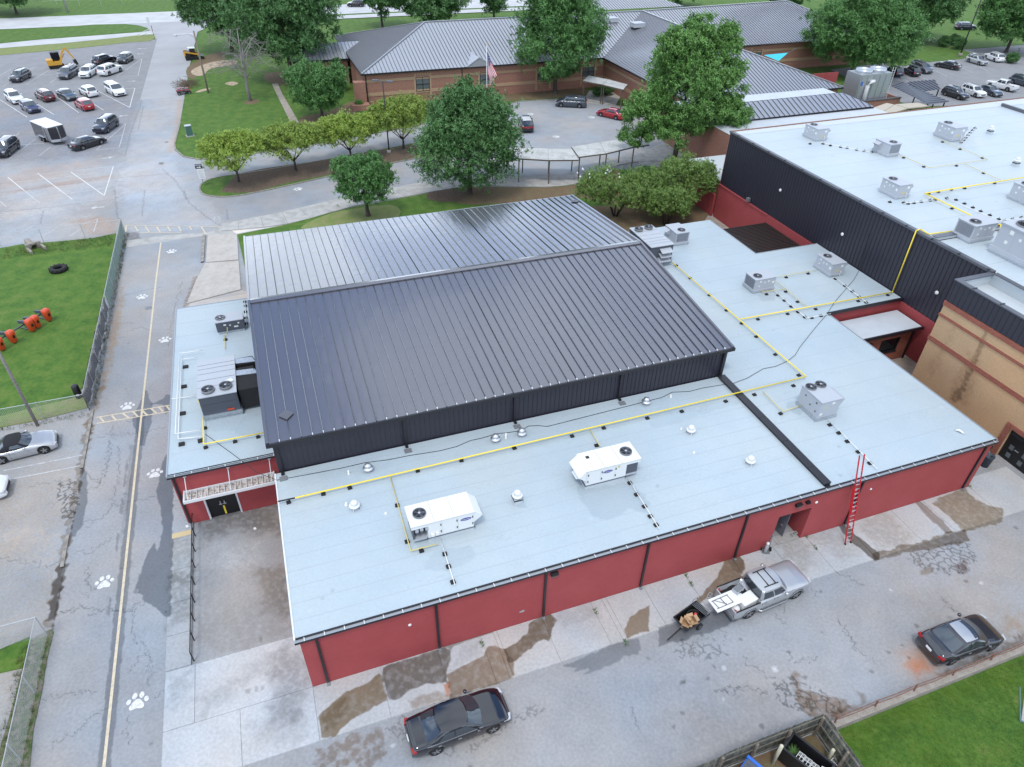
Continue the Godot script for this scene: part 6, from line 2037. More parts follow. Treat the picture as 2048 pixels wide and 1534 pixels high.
	pipe_run("gas_pipe","yellow gas pipe bending round the air handler on the street wing",[[Vector3(-4.37,4.5,-19.76),Vector3(-4.04,4.5,-18.22),Vector3(-4.01,4.5,-14.95),Vector3(-0.45,4.5,-14.88)]],0.04,"gas_yellow",[Vector3(-3.99,4.2,-16.8),Vector3(-0.91,4.2,-14.9),Vector3(-2.26,4.2,-14.9),Vector3(-3.95,4.2,-14.91)])
	pipe_run("roof_rail","two white pipe loops on wide blocks along the street edge",[[Vector3(-4.07,4.55,-25.34),Vector3(-5.58,4.55,-25.43),Vector3(-5.63,4.55,-16.43),Vector3(-4.21,4.55,-16.31)],[Vector3(-4.47,4.42,-24.75),Vector3(-5.45,4.42,-24.83),Vector3(-5.49,4.42,-16.03),Vector3(-4.06,4.42,-15.8)],[Vector3(-5.98,4.42,-20.31),Vector3(-4.49,4.42,-20.17)]],0.028,"white_plastic",[Vector3(-5.24,4.2,-24.06),Vector3(-5.3,4.2,-21.71),Vector3(-5.32,4.2,-18.75),Vector3(-5.32,4.2,-15.69),Vector3(-4.23,4.2,-15.65)],true)
	pipe_run("gas_pipe","short yellow pipe stepping up to the low unit",[[Vector3(-2.58,4.35,-25.36),Vector3(-2.56,4.35,-27.19),Vector3(-2.37,4.35,-27.28)] + [Vector3(-2.25,4.9,-27.35)]],0.025,"gas_yellow_pale",[Vector3(-2.53,4.2,-26.75)])
	pipe_run("drain_pipe","white drain pipe on five blocks beside the low unit",[[Vector3(-0.94,4.36,-32.07),Vector3(-0.95,4.36,-27.95)]],0.025,"white_plastic",[Vector3(-0.95,4.2,-31.95),Vector3(-0.93,4.2,-31.28),Vector3(-0.97,4.2,-30.35),Vector3(-0.98,4.2,-29.44),Vector3(-0.98,4.2,-28.57)])
	pipe_run("gas_pipe","thick yellow gas main making a hairpin on the high roof",[[Vector3(69.94,9.9,-22.83),Vector3(56.89,9.9,-22.61),Vector3(56.87,9.9,-15.5)],[Vector3(56.76,9.95,-15.42),Vector3(57.28,9.95,-15.75),Vector3(57.58,9.95,-15.45),Vector3(56.79,9.95,-14.84),Vector3(56.8,9.95,-12.56)]],0.055,"gas_yellow",[Vector3(57.73,9.62,-22.89),Vector3(58.88,9.62,-22.95),Vector3(60.44,9.62,-23),Vector3(61.92,9.62,-22.9),Vector3(65.67,9.62,-23.02),Vector3(57.09,9.62,-19.71),Vector3(57.19,9.62,-21.62)])
	pipe_run("gas_pipe","thin pale pipe zigzag linking units on the high roof",[[Vector3(62.56,9.8,-31.61),Vector3(62.57,9.8,-27.69),Vector3(70.07,9.8,-27.73),Vector3(70.35,9.8,-33.82)],[Vector3(66.79,9.8,-27.51),Vector3(66.51,9.8,-23.13)]],0.025,"gas_yellow_pale",[Vector3(62.64,9.62,-30.93),Vector3(62.6,9.62,-28.32),Vector3(65.94,9.62,-27.58),Vector3(70.31,9.62,-28.5),Vector3(70.28,9.62,-31.21),Vector3(66.85,9.62,-25.27),Vector3(70.33,9.62,-33.52)])
	pipe_run("drain_pipe","white drain pipe with blocks between two far units on the high roof",[[Vector3(57.46,9.76,-36.97),Vector3(60.45,9.76,-32.9)]],0.025,"white_plastic",[Vector3(57.64,9.62,-36.78),Vector3(58.01,9.62,-36.1),Vector3(58.73,9.62,-35.42),Vector3(59.2,9.62,-34.99),Vector3(59.74,9.62,-34.23),Vector3(60.22,9.62,-33.72),Vector3(60.74,9.62,-33.2),Vector3(56.33,9.62,-37.18)])
	pipe_run("drain_pipe","white drain pipe running into the yellow hairpin on the high roof",[[Vector3(53.68,9.76,-21.67),Vector3(56.91,9.76,-21.42)]],0.025,"white_plastic",[Vector3(54.01,9.62,-21.95),Vector3(54.21,9.62,-21.66),Vector3(54.82,9.62,-21.63),Vector3(55.64,9.62,-21.64),Vector3(56.62,9.62,-21.63),Vector3(52.94,9.62,-22.42)])
	pipe_run("drain_pipe","long white drain pipe with many blocks inside the yellow hairpin",[[Vector3(58.23,9.76,-21.42),Vector3(58.58,9.76,-16.37),Vector3(61.36,9.76,-16.25)]],0.025,"white_plastic",[Vector3(58.45,9.62,-21.56),Vector3(58.95,9.62,-21.04),Vector3(58.99,9.62,-20.19),Vector3(58.98,9.62,-19.31),Vector3(58.98,9.62,-18.51),Vector3(59.04,9.62,-17.65),Vector3(59.04,9.62,-16.79),Vector3(59.26,9.62,-16.42),Vector3(60.24,9.62,-16.47),Vector3(61.22,9.62,-16.47)])
	pipe_run("drain_pipe","white drain pipe with tight blocks by the boxed vents",[[Vector3(71.74,9.76,-32.55),Vector3(77.61,9.76,-35.98)]],0.025,"white_plastic",[Vector3(72.16,9.62,-32.82),Vector3(73.06,9.62,-33.33),Vector3(73.98,9.62,-33.9),Vector3(74.9,9.62,-34.48),Vector3(75.87,9.62,-35.07),Vector3(76.84,9.62,-35.67),Vector3(77.78,9.62,-36.19)])
	t = thing("roof_cable","thin black cable trailing over the roofs and up the tall wall","cable")
	s = st()
	var ln: Array = [Vector3(-3.99,4.22,-16.24),Vector3(-2.41,4.22,-13.78),Vector3(-1.18,4.22,-11.76),Vector3(-0.11,4.22,-10.74)] + [Vector3(2.3,4.23,-10.6),Vector3(3.58,4.23,-10.54),Vector3(4.88,4.23,-10.56),Vector3(6.28,4.23,-10.36),Vector3(7.51,4.23,-10.32),Vector3(9.37,4.23,-10.14),Vector3(10.45,4.23,-10.18),Vector3(11.4,4.23,-10.43),Vector3(12.17,4.23,-10.42),Vector3(13.1,4.23,-10.53),Vector3(13.96,4.23,-10.38),Vector3(14.73,4.23,-10.32),Vector3(15.29,4.23,-10.57),Vector3(15.92,4.23,-10.41),Vector3(16.4,4.23,-10.15),Vector3(17.24,4.23,-10.18)] + [Vector3(24.82,4.23,-10.46),Vector3(25.77,4.23,-10.74),Vector3(26.92,4.23,-10.45),Vector3(28.02,4.23,-10.49),Vector3(29.18,4.23,-10.4),Vector3(30.48,4.23,-10.28)] + [Vector3(30.56,4.23,-10.32),Vector3(31.52,4.23,-10.46),Vector3(33.35,4.23,-11.08),Vector3(34.34,4.23,-11.03),Vector3(35.59,4.23,-11.31),Vector3(36.61,4.23,-11.77),Vector3(37.57,4.23,-12.49),Vector3(39.55,4.23,-13.77),Vector3(40.97,4.23,-14.66),Vector3(42.72,4.23,-15.73),Vector3(44.61,4.23,-17.09),Vector3(48.9,4.23,-19.72),Vector3(50.49,4.23,-20.93)]
	ln.append(Vector3(50.5,4.97,-20.94))
	ln.append(Vector3(50.5,7.63,-21.23))
	for i in ln.size() - 1:
		tube(s,[ln[i],ln[i + 1]],0.016,5)
	part(t,"cable",s,M["black"])
const CARS := {
	"sedan": [4.85,1.85,1.46,1.46,-1.32,0.335,0.20,0.93,0.99,0.74,1.03,0.98,0.22,-0.92,-1.72,[[0.16,0.47],[0.51,0.90]]],
	"coupe": [4.50,1.80,1.39,1.36,-1.29,0.325,0.19,0.90,0.96,0.72,1.02,0.92,0.12,-0.72,-1.62,[[0.14,0.36],[0.40,0.90]]],
	"suv": [4.66,1.86,1.68,1.42,-1.27,0.36,0.24,1.04,1.09,0.92,1.06,1.02,0.36,-1.72,-2.12,[[0.07,0.27],[0.31,0.58],[0.62,0.91]]],
	"large_suv": [4.98,1.98,1.76,1.52,-1.40,0.38,0.25,1.10,1.16,1.03,1.12,1.06,0.46,-1.95,-2.30,[[0.06,0.28],[0.32,0.59],[0.63,0.92]]],
	"minivan": [5.15,2.00,1.74,1.62,-1.40,0.345,0.20,1.06,1.12,0.80,1.08,1.50,0.62,-2.12,-2.42,[[0.05,0.28],[0.32,0.60],[0.64,0.91]]],
	"hatchback": [4.30,1.80,1.58,1.32,-1.25,0.345,0.21,1.00,1.04,0.84,1.04,0.98,0.32,-1.42,-1.95,[[0.09,0.27],[0.31,0.58],[0.62,0.91]]],
	"pickup_truck": [5.30,1.88,1.80,1.68,-1.56,0.385,0.31,1.12,1.19,1.09,1.08,0.92,0.42,-0.84,-0.92,[[0.06,0.45],[0.50,0.92]]],
	"convertible": [4.20,1.80,1.32,1.30,-1.20,0.33,0.17,0.86,0.92,0.66,0.96,0.62,0.02,-0.70,-1.30,[[0.38,0.90]]],
}
var car_protos := {}
func car_section(k: Array,x: float,bed: bool) -> Array:
	var hl: float = k[0] / 2
	var sx := absf(x / hl)
	var box_on := 0.4 if k[6] > 0.3 else 1.0
	var w: float = k[1] / 2 * (1.0 - 0.035 * box_on * sx * sx - 0.12 * pow(sx,9.0 / box_on))
	var top := car_top(k,x)
	var yb: float = k[6] + 0.10 * pow(sx,12.0)
	for xw in [k[3],k[4]]:
		var ra: float = k[5] + 0.055
		var dx: float = absf(x - xw)
		if dx < ra:
			yb = maxf(yb,k[5] + sqrt(ra * ra - dx * dx) * 0.98)
	var ys := minf(k[7] - 0.04,top - 0.05)
	ys = maxf(ys,yb + 0.03)
	var h := ys - yb
	var o := [Vector3(x,yb,w * 0.93),Vector3(x,yb + h * 0.22,w * 0.985),Vector3(x,yb + h * 0.5,w),Vector3(x,yb + h * 0.78,w * 0.99),Vector3(x,ys,w * 0.965)]
	if bed:
		o += [Vector3(x,1.07,w * 0.955),Vector3(x,1.07,w * 0.90),Vector3(x,0.66,w * 0.89),Vector3(x,0.65,0)]
	else:
		o += [Vector3(x,top - 0.012,w * 0.89),Vector3(x,top + 0.008,w * 0.7),Vector3(x,top + 0.022,w * 0.36),Vector3(x,top + 0.028,0)]
	var r := o.duplicate()
	for i in range(o.size() - 2,-1,-1):
		r.append(Vector3(o[i].x,o[i].y,-o[i].z))
	return r
func car_top(k: Array,x: float) -> float:
	var hl: float = k[0] / 2
	var keys := [[-hl,k[10] - 0.40],[-hl + 0.05,k[10] - 0.16],[-hl + 0.16,k[10] - 0.02],[k[14],k[10]],[k[14] + 0.3,k[7] + 0.03],[k[11] - 0.3,k[7] + 0.04],[k[11],k[8]],[lerpf(k[11],hl,0.55),lerpf(k[8],k[9],0.42)],[hl - 0.24,k[9]],[hl - 0.08,k[9] - 0.11],[hl,k[9] - 0.34]]
	for i in keys.size() - 1:
		if x <= keys[i + 1][0]:
			return lerpf(keys[i][1],keys[i + 1][1],clampf((x - keys[i][0]) / maxf(keys[i + 1][0] - keys[i][0],0.001),0.0,1.0))
	return keys[-1][1]
func cab_side(k: Array,s: float,t: float,sg: float) -> Vector3:
	var e := 1.0 - 0.07 * pow(absf(s * 2.0 - 1.0),3.0)
	var wb: float = k[1] / 2 * 0.915 * e
	var wt: float = k[1] / 2 * 0.70 * (1.0 - 0.06 * pow(absf(s * 2.0 - 1.0),3.0))
	var b := Vector3(lerpf(k[14],k[11],s),k[7] + 0.0,wb)
	var q := Vector3(lerpf(k[13],k[12],s),k[2] - 0.075,wt * (0.80 if k[2] > 1.5 else 0.755) / 0.70)
	var v := b.lerp(q,t)
	v.z += 0.045 * sin(t * PI)
	v.z *= sg
	return v
func cab_end(k: Array,front: bool,u: float,t: float) -> Vector3:
	var c := cab_side(k,1.0 if front else 0.0,t,1.0)
	var bow := (0.17 if front else -0.10) * (1.0 - u * u)
	return Vector3(c.x + bow,c.y + (0.05 * (1.0 - u * u) if t > 0.5 else 0.03 * (1.0 - u * u)) * (t if t > 0.5 else 1.0 - t),c.z * u)
func cab_roof(k: Array,f: float,u: float) -> Vector3:
	var a := cab_end(k,false,u,1.0)
	var b := cab_end(k,true,u,1.0)
	var v := a.lerp(b,f)
	var e := cab_side(k,f,1.0,1.0)
	v.z = e.z * u
	v.y = k[2] - 0.075 + 0.075 * (1.0 - pow(absf(u),2.6)) * (0.62 + 0.38 * sin(f * PI))
	return v
func patch(s: SurfaceTool,f: Callable,nu: int,nv: int,u0: float,u1: float,v0: float,v1: float,flip: bool,off := 0.0) -> void:
	var g := []
	for i in nu + 1:
		for j in nv + 1:
			g.append(f.call(lerpf(u0,u1,float(i) / nu),lerpf(v0,v1,float(j) / nv)))
	if off != 0.0:
		var o := []
		for i in nu + 1:
			for j in nv + 1:
				var a: Vector3 = g[mini(i + 1,nu) * (nv + 1) + j] - g[maxi(i - 1,0) * (nv + 1) + j]
				var b: Vector3 = g[i * (nv + 1) + mini(j + 1,nv)] - g[i * (nv + 1) + maxi(j - 1,0)]
				var n := a.cross(b).normalized()
				if n.dot(g[i * (nv + 1) + j] - Vector3(0,0.9,0)) < 0.0:
					n = -n
				o.append(g[i * (nv + 1) + j] + n * off)
		g = o
	for i in nu:
		for j in nv:
			var a: Vector3 = g[i * (nv + 1) + j]
			var b: Vector3 = g[(i + 1) * (nv + 1) + j]
			var c: Vector3 = g[(i + 1) * (nv + 1) + j + 1]
			var d: Vector3 = g[i * (nv + 1) + j + 1]
			if flip:
				quad(s,a,d,c,b)
			else:
				quad(s,a,b,c,d)
func wheel_on(t: Node3D,at: Vector3,r: float,out: float) -> void:
	var s := st(true)
	lathe(s,at,[[r * 0.62,-0.11],[r * 0.93,-0.11],[r,-0.075],[r,0.075],[r * 0.93,0.11],[r * 0.62,0.11]],22,Basis(Vector3.RIGHT,PI / 2))
	var w := part(t,"wheel",s,M["black_rubber"])
	s = st()
	lathe(s,at,[[r * 0.64,-0.06],[r * 0.64,0.06]],18,Basis(Vector3.RIGHT,PI / 2))
	part(w,"brake_well",s,M["black"])
	s = st()
	for i in 5:
		var a := TAU * i / 5 + 0.3
		bar(s,at + Vector3(0,0,out * 0.085),at + Vector3(cos(a) * r * 0.62,sin(a) * r * 0.62,out * 0.095),0.05,r * 0.24,Vector3(-sin(a),cos(a),0))
	var rr := []
	var ri := []
	for i in 22:
		var a := TAU * i / 22
		rr.append(at + Vector3(cos(a) * r * 0.69,sin(a) * r * 0.69,out * 0.11))
		ri.append(at + Vector3(cos(a) * r * 0.57,sin(a) * r * 0.57,out * 0.10))
	loft(s,[rr,ri],false)
	part(w,"rim",s,M["alloy"])
func car_proto(kind: String) -> Node3D:
	if car_protos.has(kind):
		return car_protos[kind]
	var k: Array = CARS[kind]
	var t := Node3D.new()
	var hl: float = k[0] / 2
	var xs := [-hl,-hl + 0.03,-hl + 0.09,-hl + 0.18,-hl + 0.32,hl - 0.32,hl - 0.18,hl - 0.08,hl - 0.03,hl]
	for xw in [k[3],k[4]]:
		for f in [-1.0,-0.97,-0.85,-0.6,-0.3,0.0,0.3,0.6,0.85,0.97,1.0]:
			xs.append(xw + f * (k[5] + 0.055))
		xs.append(xw - k[5] - 0.075)
		xs.append(xw + k[5] + 0.075)
	for f in 14:
		xs.append(lerpf(-hl + 0.4,hl - 0.4,f / 13.0))
	xs.append(k[14])
	xs.append(k[11])
	xs.sort()
	var truck := kind == "pickup_truck"
	if truck:
		xs = xs.filter(func(v): return v < -0.98 or v > -0.88)
		xs.append(-0.95)
		xs.append(-0.93)
		xs.sort()
		xs = xs.filter(func(v): return v >= -hl + 0.03)
	var s := st(true)
	var prev := []
	var first := []
	for x in xs:
		if prev.size() and x - prev[0].x < 0.004:
			continue
		var q := car_section(k,x,truck and x < -0.94)
		if prev.size():
			for i in q.size() - 1:
				quad(s,prev[i],q[i],q[i + 1],prev[i + 1])
		else:
			first = q
		prev = q
	if not truck:
		fan(s,first,false)
	fan(s,prev,true)
	part(t,"body",s,M["paint_white"])
	s = st()
	box2(s,-hl + 0.25,hl - 0.25,k[6] - 0.02,k[6] + 0.4,-k[1] / 2 + 0.27,k[1] / 2 - 0.27)
	part(t,"underbody",s,M["black"])
	s = st(true)
	patch(s,func(u,v): return cab_side(k,u,v,1.0),10,4,0,1,0,1,false)
	patch(s,func(u,v): return cab_side(k,u,v,-1.0),10,4,0,1,0,1,true)
	patch(s,func(u,v): return cab_end(k,true,u,v),8,4,-1,1,0,1,true)
	patch(s,func(u,v): return cab_end(k,false,u,v),8,4,-1,1,0,1,false)
	patch(s,func(u,v): return cab_roof(k,u,v),8,10,0,1,-1,1,true)
	part(t,"cabin",s,M["paint_white"])
	s = st(true)
	patch(s,func(u,v): return cab_end(k,true,u,v),8,4,-0.92,0.92,0.04,0.95,true,0.009)
	part(t,"windscreen",s,M["car_glass"])
	s = st(true)
	patch(s,func(u,v): return cab_end(k,false,u,v),8,4,-0.86,0.86,0.12 if k[14] - k[13] > -0.5 else 0.05,0.92,false,0.009)
	part(t,"rear_window",s,M["car_glass"])
	for sg in [1.0,-1.0]:
		for wn in k[15]:
			s = st(true)
			patch(s,func(u,v): return cab_side(k,u,v,sg),5,4,wn[0],wn[1],0.10,0.86,sg < 0,0.009)
			part(t,"side_window",s,M["car_glass"])
	for sg in [1.0,-1.0]:
		var ax := 1.0
		wheel_on(t,Vector3(k[3],k[5],sg * (k[1] / 2 - 0.14)),k[5],sg)
		wheel_on(t,Vector3(k[4],k[5],sg * (k[1] / 2 - 0.14)),k[5],sg)
		s = st()
		hexa(s,Vector3(hl - 0.20,k[9] - 0.13,sg * k[1] * 0.375),Vector3(0.17,-0.02,-sg * 0.03),Vector3(0,0.06,0),Vector3(-0.05,0,sg * 0.15))
		part(t,"headlight",s,M["lamp_clear"])
		s = st()
		hexa(s,Vector3(-hl + 0.11,k[10] - 0.17,sg * k[1] * 0.39),Vector3(0.075,0,0),Vector3(0.01,0.06 if k[2] < 1.5 else 0.11,0),Vector3(0.03,0,sg * (0.14 if k[2] < 1.5 else 0.10)))
		part(t,"taillight",s,M["lamp_red"])
		s = st(true)
		lathe(s,Vector3(k[11] - 0.28,k[7] + 0.10,sg * (k[1] / 2 + 0.08)),[[0.01,-0.09],[0.09,-0.06],[0.11,0.0],[0.09,0.06],[0.01,0.09]],10)
		part(t,"mirror",s,M["paint_white"])
		for wn in (k[15].slice(-2) if kind != "coupe" and kind != "convertible" else k[15].slice(-1)):
			s = st()
			var hx: float = lerpf(k[14],k[11],wn[0]) + 0.16
			box2(s,hx - 0.08,hx + 0.08,k[7] - 0.14,k[7] - 0.11,sg * k[1] / 2 * 0.985,sg * (k[1] / 2 + 0.02))
			part(t,"door_handle",s,M["alloy"])
			s = st()
			var dx: float = lerpf(k[14],k[11],wn[0] - 0.025)
			bar(s,Vector3(dx,k[6] + 0.12,sg * k[1] / 2 * 0.985),Vector3(dx,k[7] - 0.05,sg * k[1] / 2 * 0.985),0.014,0.012)
			part(t,"door_gap",s,M["black"])
	s = st()
	box2(s,hl - 0.12,hl + 0.006,k[9] - 0.42,k[9] - 0.22,-k[1] * 0.26,k[1] * 0.26)
	part(t,"grille",s,M["black"])
	s = st()
	if truck:
		box2(s,-hl - 0.02,-hl + 0.05,0.52,1.06,-k[1] / 2 * 0.84,k[1] / 2 * 0.84)
		part(t,"tailgate",s,M["paint_white"])
		s = st()
		box2(s,-hl - 0.05,-hl + 0.1,0.38,0.56,-k[1] / 2 * 0.92,k[1] / 2 * 0.92)
		part(t,"bumper",s,M["steel_grey"])
		s = st()
		box2(s,-hl + 0.04,-0.97,0.66,0.67,-k[1] / 2 * 0.86,k[1] / 2 * 0.86)
		part(t,"bed_liner",s,M["black_rubber"])
		for sg in [1.0,-1.0]:
			s = st()
			box2(s,-hl + 0.06,-0.98,1.07,1.10,sg * k[1] / 2 * 0.89,sg * k[1] / 2 * 0.965)
			part(t,"bed_rail_cap",s,M["black_rubber"])
	else:
		box2(s,-hl - 0.008,-hl + 0.05,k[10] - 0.36,k[10] - 0.24,-0.17,0.17)
		part(t,"licence_plate",s,M["sign_white"])
	if kind in ["suv","large_suv","minivan"]:
		for sg in [1.0,-1.0]:
			s = st()
			bar(s,cab_roof(k,0.08,0.86 * sg) + Vector3(0,0.045,0),cab_roof(k,0.88,0.86 * sg) + Vector3(0,0.045,0),0.04,0.035)
			part(t,"roof_rail",s,M["black"])
	car_protos[kind] = t
	return t
func car(kind: String,rear: Vector3,front: Vector3,col: String,label: String,group := "",cut := 0.0) -> Node3D:
	var o: Node3D = car_proto(kind).duplicate()
	o.name = numbered(self,kind)
	add_child(o)
	var d := front - rear
	o.rotation.y = atan2(-d.z,d.x)
	var c := (front + rear) / 2
	if cut > 0.0:
		c = front - d.normalized() * CARS[kind][0] / 2
	o.position = Vector3(c.x,0.0,c.z)
	for ch in o.get_children():
		if ch.material_override == M["paint_white"]:
			ch.material_override = M[col]
	tag(o,label,kind.replace("_"," ") if kind != "suv" and kind != "large_suv" else "SUV",group)
	return o
func build_vehicles() -> void:
	rng.seed = 77
	paint("paint_white",lin(0.66,0.67,0.67))
	paint("paint_silver",lin(0.42,0.43,0.44),0.5)
	paint("paint_grey",lin(0.085,0.09,0.105),0.4)
	paint("paint_charcoal",lin(0.030,0.031,0.036),0.3)
	paint("paint_black",lin(0.005,0.005,0.009))
	paint("paint_maroon",lin(0.085,0.012,0.015),0.3)
	paint("paint_red",lin(0.33,0.008,0.015),0.2)
	paint("paint_blue",lin(0.022,0.028,0.085),0.4)
	paint("paint_navy",lin(0.010,0.013,0.034),0.2)
	paint("paint_slate",lin(0.055,0.07,0.088),0.3)
	mat("car_glass",lin(0.07,0.085,0.10),0.03,0.55).metallic_specular = 0.7
	mat("lamp_clear",lin(0.45,0.46,0.48),0.1)
	mat("lamp_red",lin(0.30,0.008,0.008),0.15)
	mat("alloy",lin(0.30,0.31,0.32),0.35,0.7)
	mat("soft_top",lin(0.010,0.010,0.013),0.9)
	var a := car("sedan",Vector3(4.18,0.7,4.34),Vector3(8.37,0.7,4.18),"paint_black","glossy black sedan parked against the edge of the concrete apron")
	var s := st()
	for k in [[-0.2,1.0],[-0.2,-1.0]]:
		bar(s,Vector3(-1.7,0.945,k[1] * 0.86),Vector3(0.95,0.945,k[1] * 0.87),0.02,0.025)
	part(a,"window_trim",s,M["alloy"])
	a = car("pickup_truck",Vector3(21.96,0.7,2.91),Vector3(26.8,0.7,2.59),"paint_silver","silver crew cab pickup with its bed loaded, backed towards the black cart")
	s = st()
	for sg in [1.0,-1.0]:
		tube(s,[Vector3(-0.9,0.34,sg * 0.9),Vector3(-0.8,0.36,sg * 0.98),Vector3(0.9,0.36,sg * 0.98),Vector3(1.0,0.34,sg * 0.9)],0.045,8)
	part(a,"side_step",s,M["alloy"])
	s = st()
	for sg in [1.0,-1.0]:
		bar(s,Vector3(-0.62,1.79,sg * 0.50),Vector3(0.28,1.79,sg * 0.52),0.045,0.045)
	for xx in [-0.35,0.12]:
		bar(s,Vector3(xx,1.80,-0.5),Vector3(xx,1.80,0.5),0.05,0.03)
	part(a,"roof_rack",s,M["black"])
	for sg in [1.0,-1.0]:
		for xw in [1.68,-1.56]:
			s = st(true)
			var arc := []
			for i in 13:
				var an := PI * i / 12
				arc.append(Vector3(xw + cos(an) * 0.44,0.375 + sin(an) * 0.44,sg * 0.935))
			tube(s,arc,0.035,6)
			part(a,"fender_flare",s,M["steel_grey"])
	fill_truck_bed(a)
	a = car("coupe",Vector3(30.45,0.7,8.66),Vector3(34.65,0.7,8.77),"paint_charcoal","dark bronze coupe parked beside the rusty rail and lawn")
	s = st(true)
	patch(s,func(u,v): return cab_roof(CARS["coupe"],u,v),5,8,0.12,0.94,-0.86,0.86,true,0.010)
	part(a,"pale_roof",s,M["paint_silver"])
	s = st(true)
	patch(s,func(u,v): return cab_roof(CARS["coupe"],u,v),3,6,0.76,0.93,-0.78,0.78,true,0.020)
	part(a,"sunroof",s,M["car_glass"])
	a = car("convertible",Vector3(-18.33,0.7,-23.39),Vector3(-14.82,0.7,-23.75),"paint_silver","silver convertible with black soft top in the lot beside the street")
	for ch in a.get_children():
		if str(ch.name).begins_with("cabin"):
			ch.material_override = M["soft_top"]
	car("sedan",Vector3(-19.3,0.7,-19.72),Vector3(-16.72,0.7,-19.78),"paint_white","white sedan whose nose alone shows beside the painted lot lines","",1.0)
	var g := "cars in the front lot"
	for q in [
		["suv",Vector3(-34.36,0.7,-133.32),Vector3(-35.95,0.7,-128.15),"paint_charcoal","dark grey compact SUV standing alone left of the excavator"],
		["minivan",Vector3(-26.77,0.7,-134.14),Vector3(-28.46,0.7,-127.85),"paint_grey","grey minivan parked just below the excavator"],
		["suv",Vector3(-23.68,0.7,-133.48),Vector3(-25.1,0.7,-127.84),"paint_white","white SUV facing out between the grey minivan and another white SUV"],
		["large_suv",Vector3(-22.25,0.7,-129.12),Vector3(-19.41,0.7,-133.51),"paint_white","large white SUV nosed in with its tail to the aisle"],
		["suv",Vector3(-23.79,0.7,-138.29),Vector3(-21.42,0.7,-141.35),"paint_black","black SUV mostly hidden behind the large white SUV"],
		["hatchback",Vector3(-18.15,0.7,-142.94),Vector3(-19.86,0.7,-137.42),"paint_charcoal","dark hatchback at the end of the back row by the painted triangle"],
		["suv",Vector3(-34.99,0.7,-119.32),Vector3(-32.07,0.7,-113.3),"paint_white","white SUV overlapping the blue car at the row's far end"],
		["hatchback",Vector3(-31.83,0.7,-112.93),Vector3(-28.68,0.7,-107.04),"paint_blue","deep blue hatchback facing the trailer"],
		["suv",Vector3(-27.7,0.7,-113.56),Vector3(-30.57,0.7,-118.86),"paint_maroon","maroon crossover showing its tail in the middle row"],
		["sedan",Vector3(-27.58,0.7,-118.99),Vector3(-24.31,0.7,-113.04),"paint_slate","slate coloured sedan with a long glass roof in the middle row"],
		["hatchback",Vector3(-21.49,0.7,-114.6),Vector3(-24.23,0.7,-119.54),"paint_white","white crossover showing its tail beside the slate sedan"],
		["minivan",Vector3(-20.61,0.7,-120.83),Vector3(-16.94,0.7,-112.8),"paint_white","white minivan ending the middle row by the painted triangle"],
		["hatchback",Vector3(-21.19,0.7,-106.41),Vector3(-23.9,0.7,-111.68),"paint_red","bright red compact car with its tail to the aisle"],
		["large_suv",Vector3(-17.44,0.7,-99.27),Vector3(-19.11,0.7,-94.33),"paint_navy","large dark blue SUV standing beside the black sedan"],
		["sedan",Vector3(-21.03,0.7,-88.6),Vector3(-18.82,0.7,-90.54),"paint_black","black sedan in front of the trailer's hitch"],
		["large_suv",Vector3(-29.39,0.7,-92.02),Vector3(-30.21,0.7,-87.78),"paint_black","black SUV cut by the frame at the lot's near row"]]:
		car(q[0],q[1],q[2],q[3],q[4],g)
	car("minivan",Vector3(54.46,0.7,-87.25),Vector3(49.93,0.7,-89.46),"paint_slate","slate minivan waiting by the short entrance canopy")
	car("sedan",Vector3(57.07,0.7,-79.34),Vector3(54.91,0.7,-82.67),"paint_red","bright red sedan on the drop-off circle under the big tree")
	a = car("large_suv",Vector3(40.36,0.7,-77.1),Vector3(41.48,0.7,-82.15),"paint_black","black and white patrol SUV at the island's grassy tip")
	s = st()
	box2(s,0.1,0.3,1.78,1.88,-0.55,0.55)
	part(a,"light_bar",s,M["glass_pale"])
	s = st(true)
	patch(s,func(u,v): return cab_roof(CARS["large_suv"],u,v),5,8,0.04,0.96,-0.9,0.9,true,0.010)
	part(a,"white_roof",s,M["paint_white"])
	s = st()
	box2(s,-2.51,-2.44,0.78,0.98,-0.75,0.75)
	part(a,"red_stripe",s,M["paint_red"])
	g = "cars in the far lot"
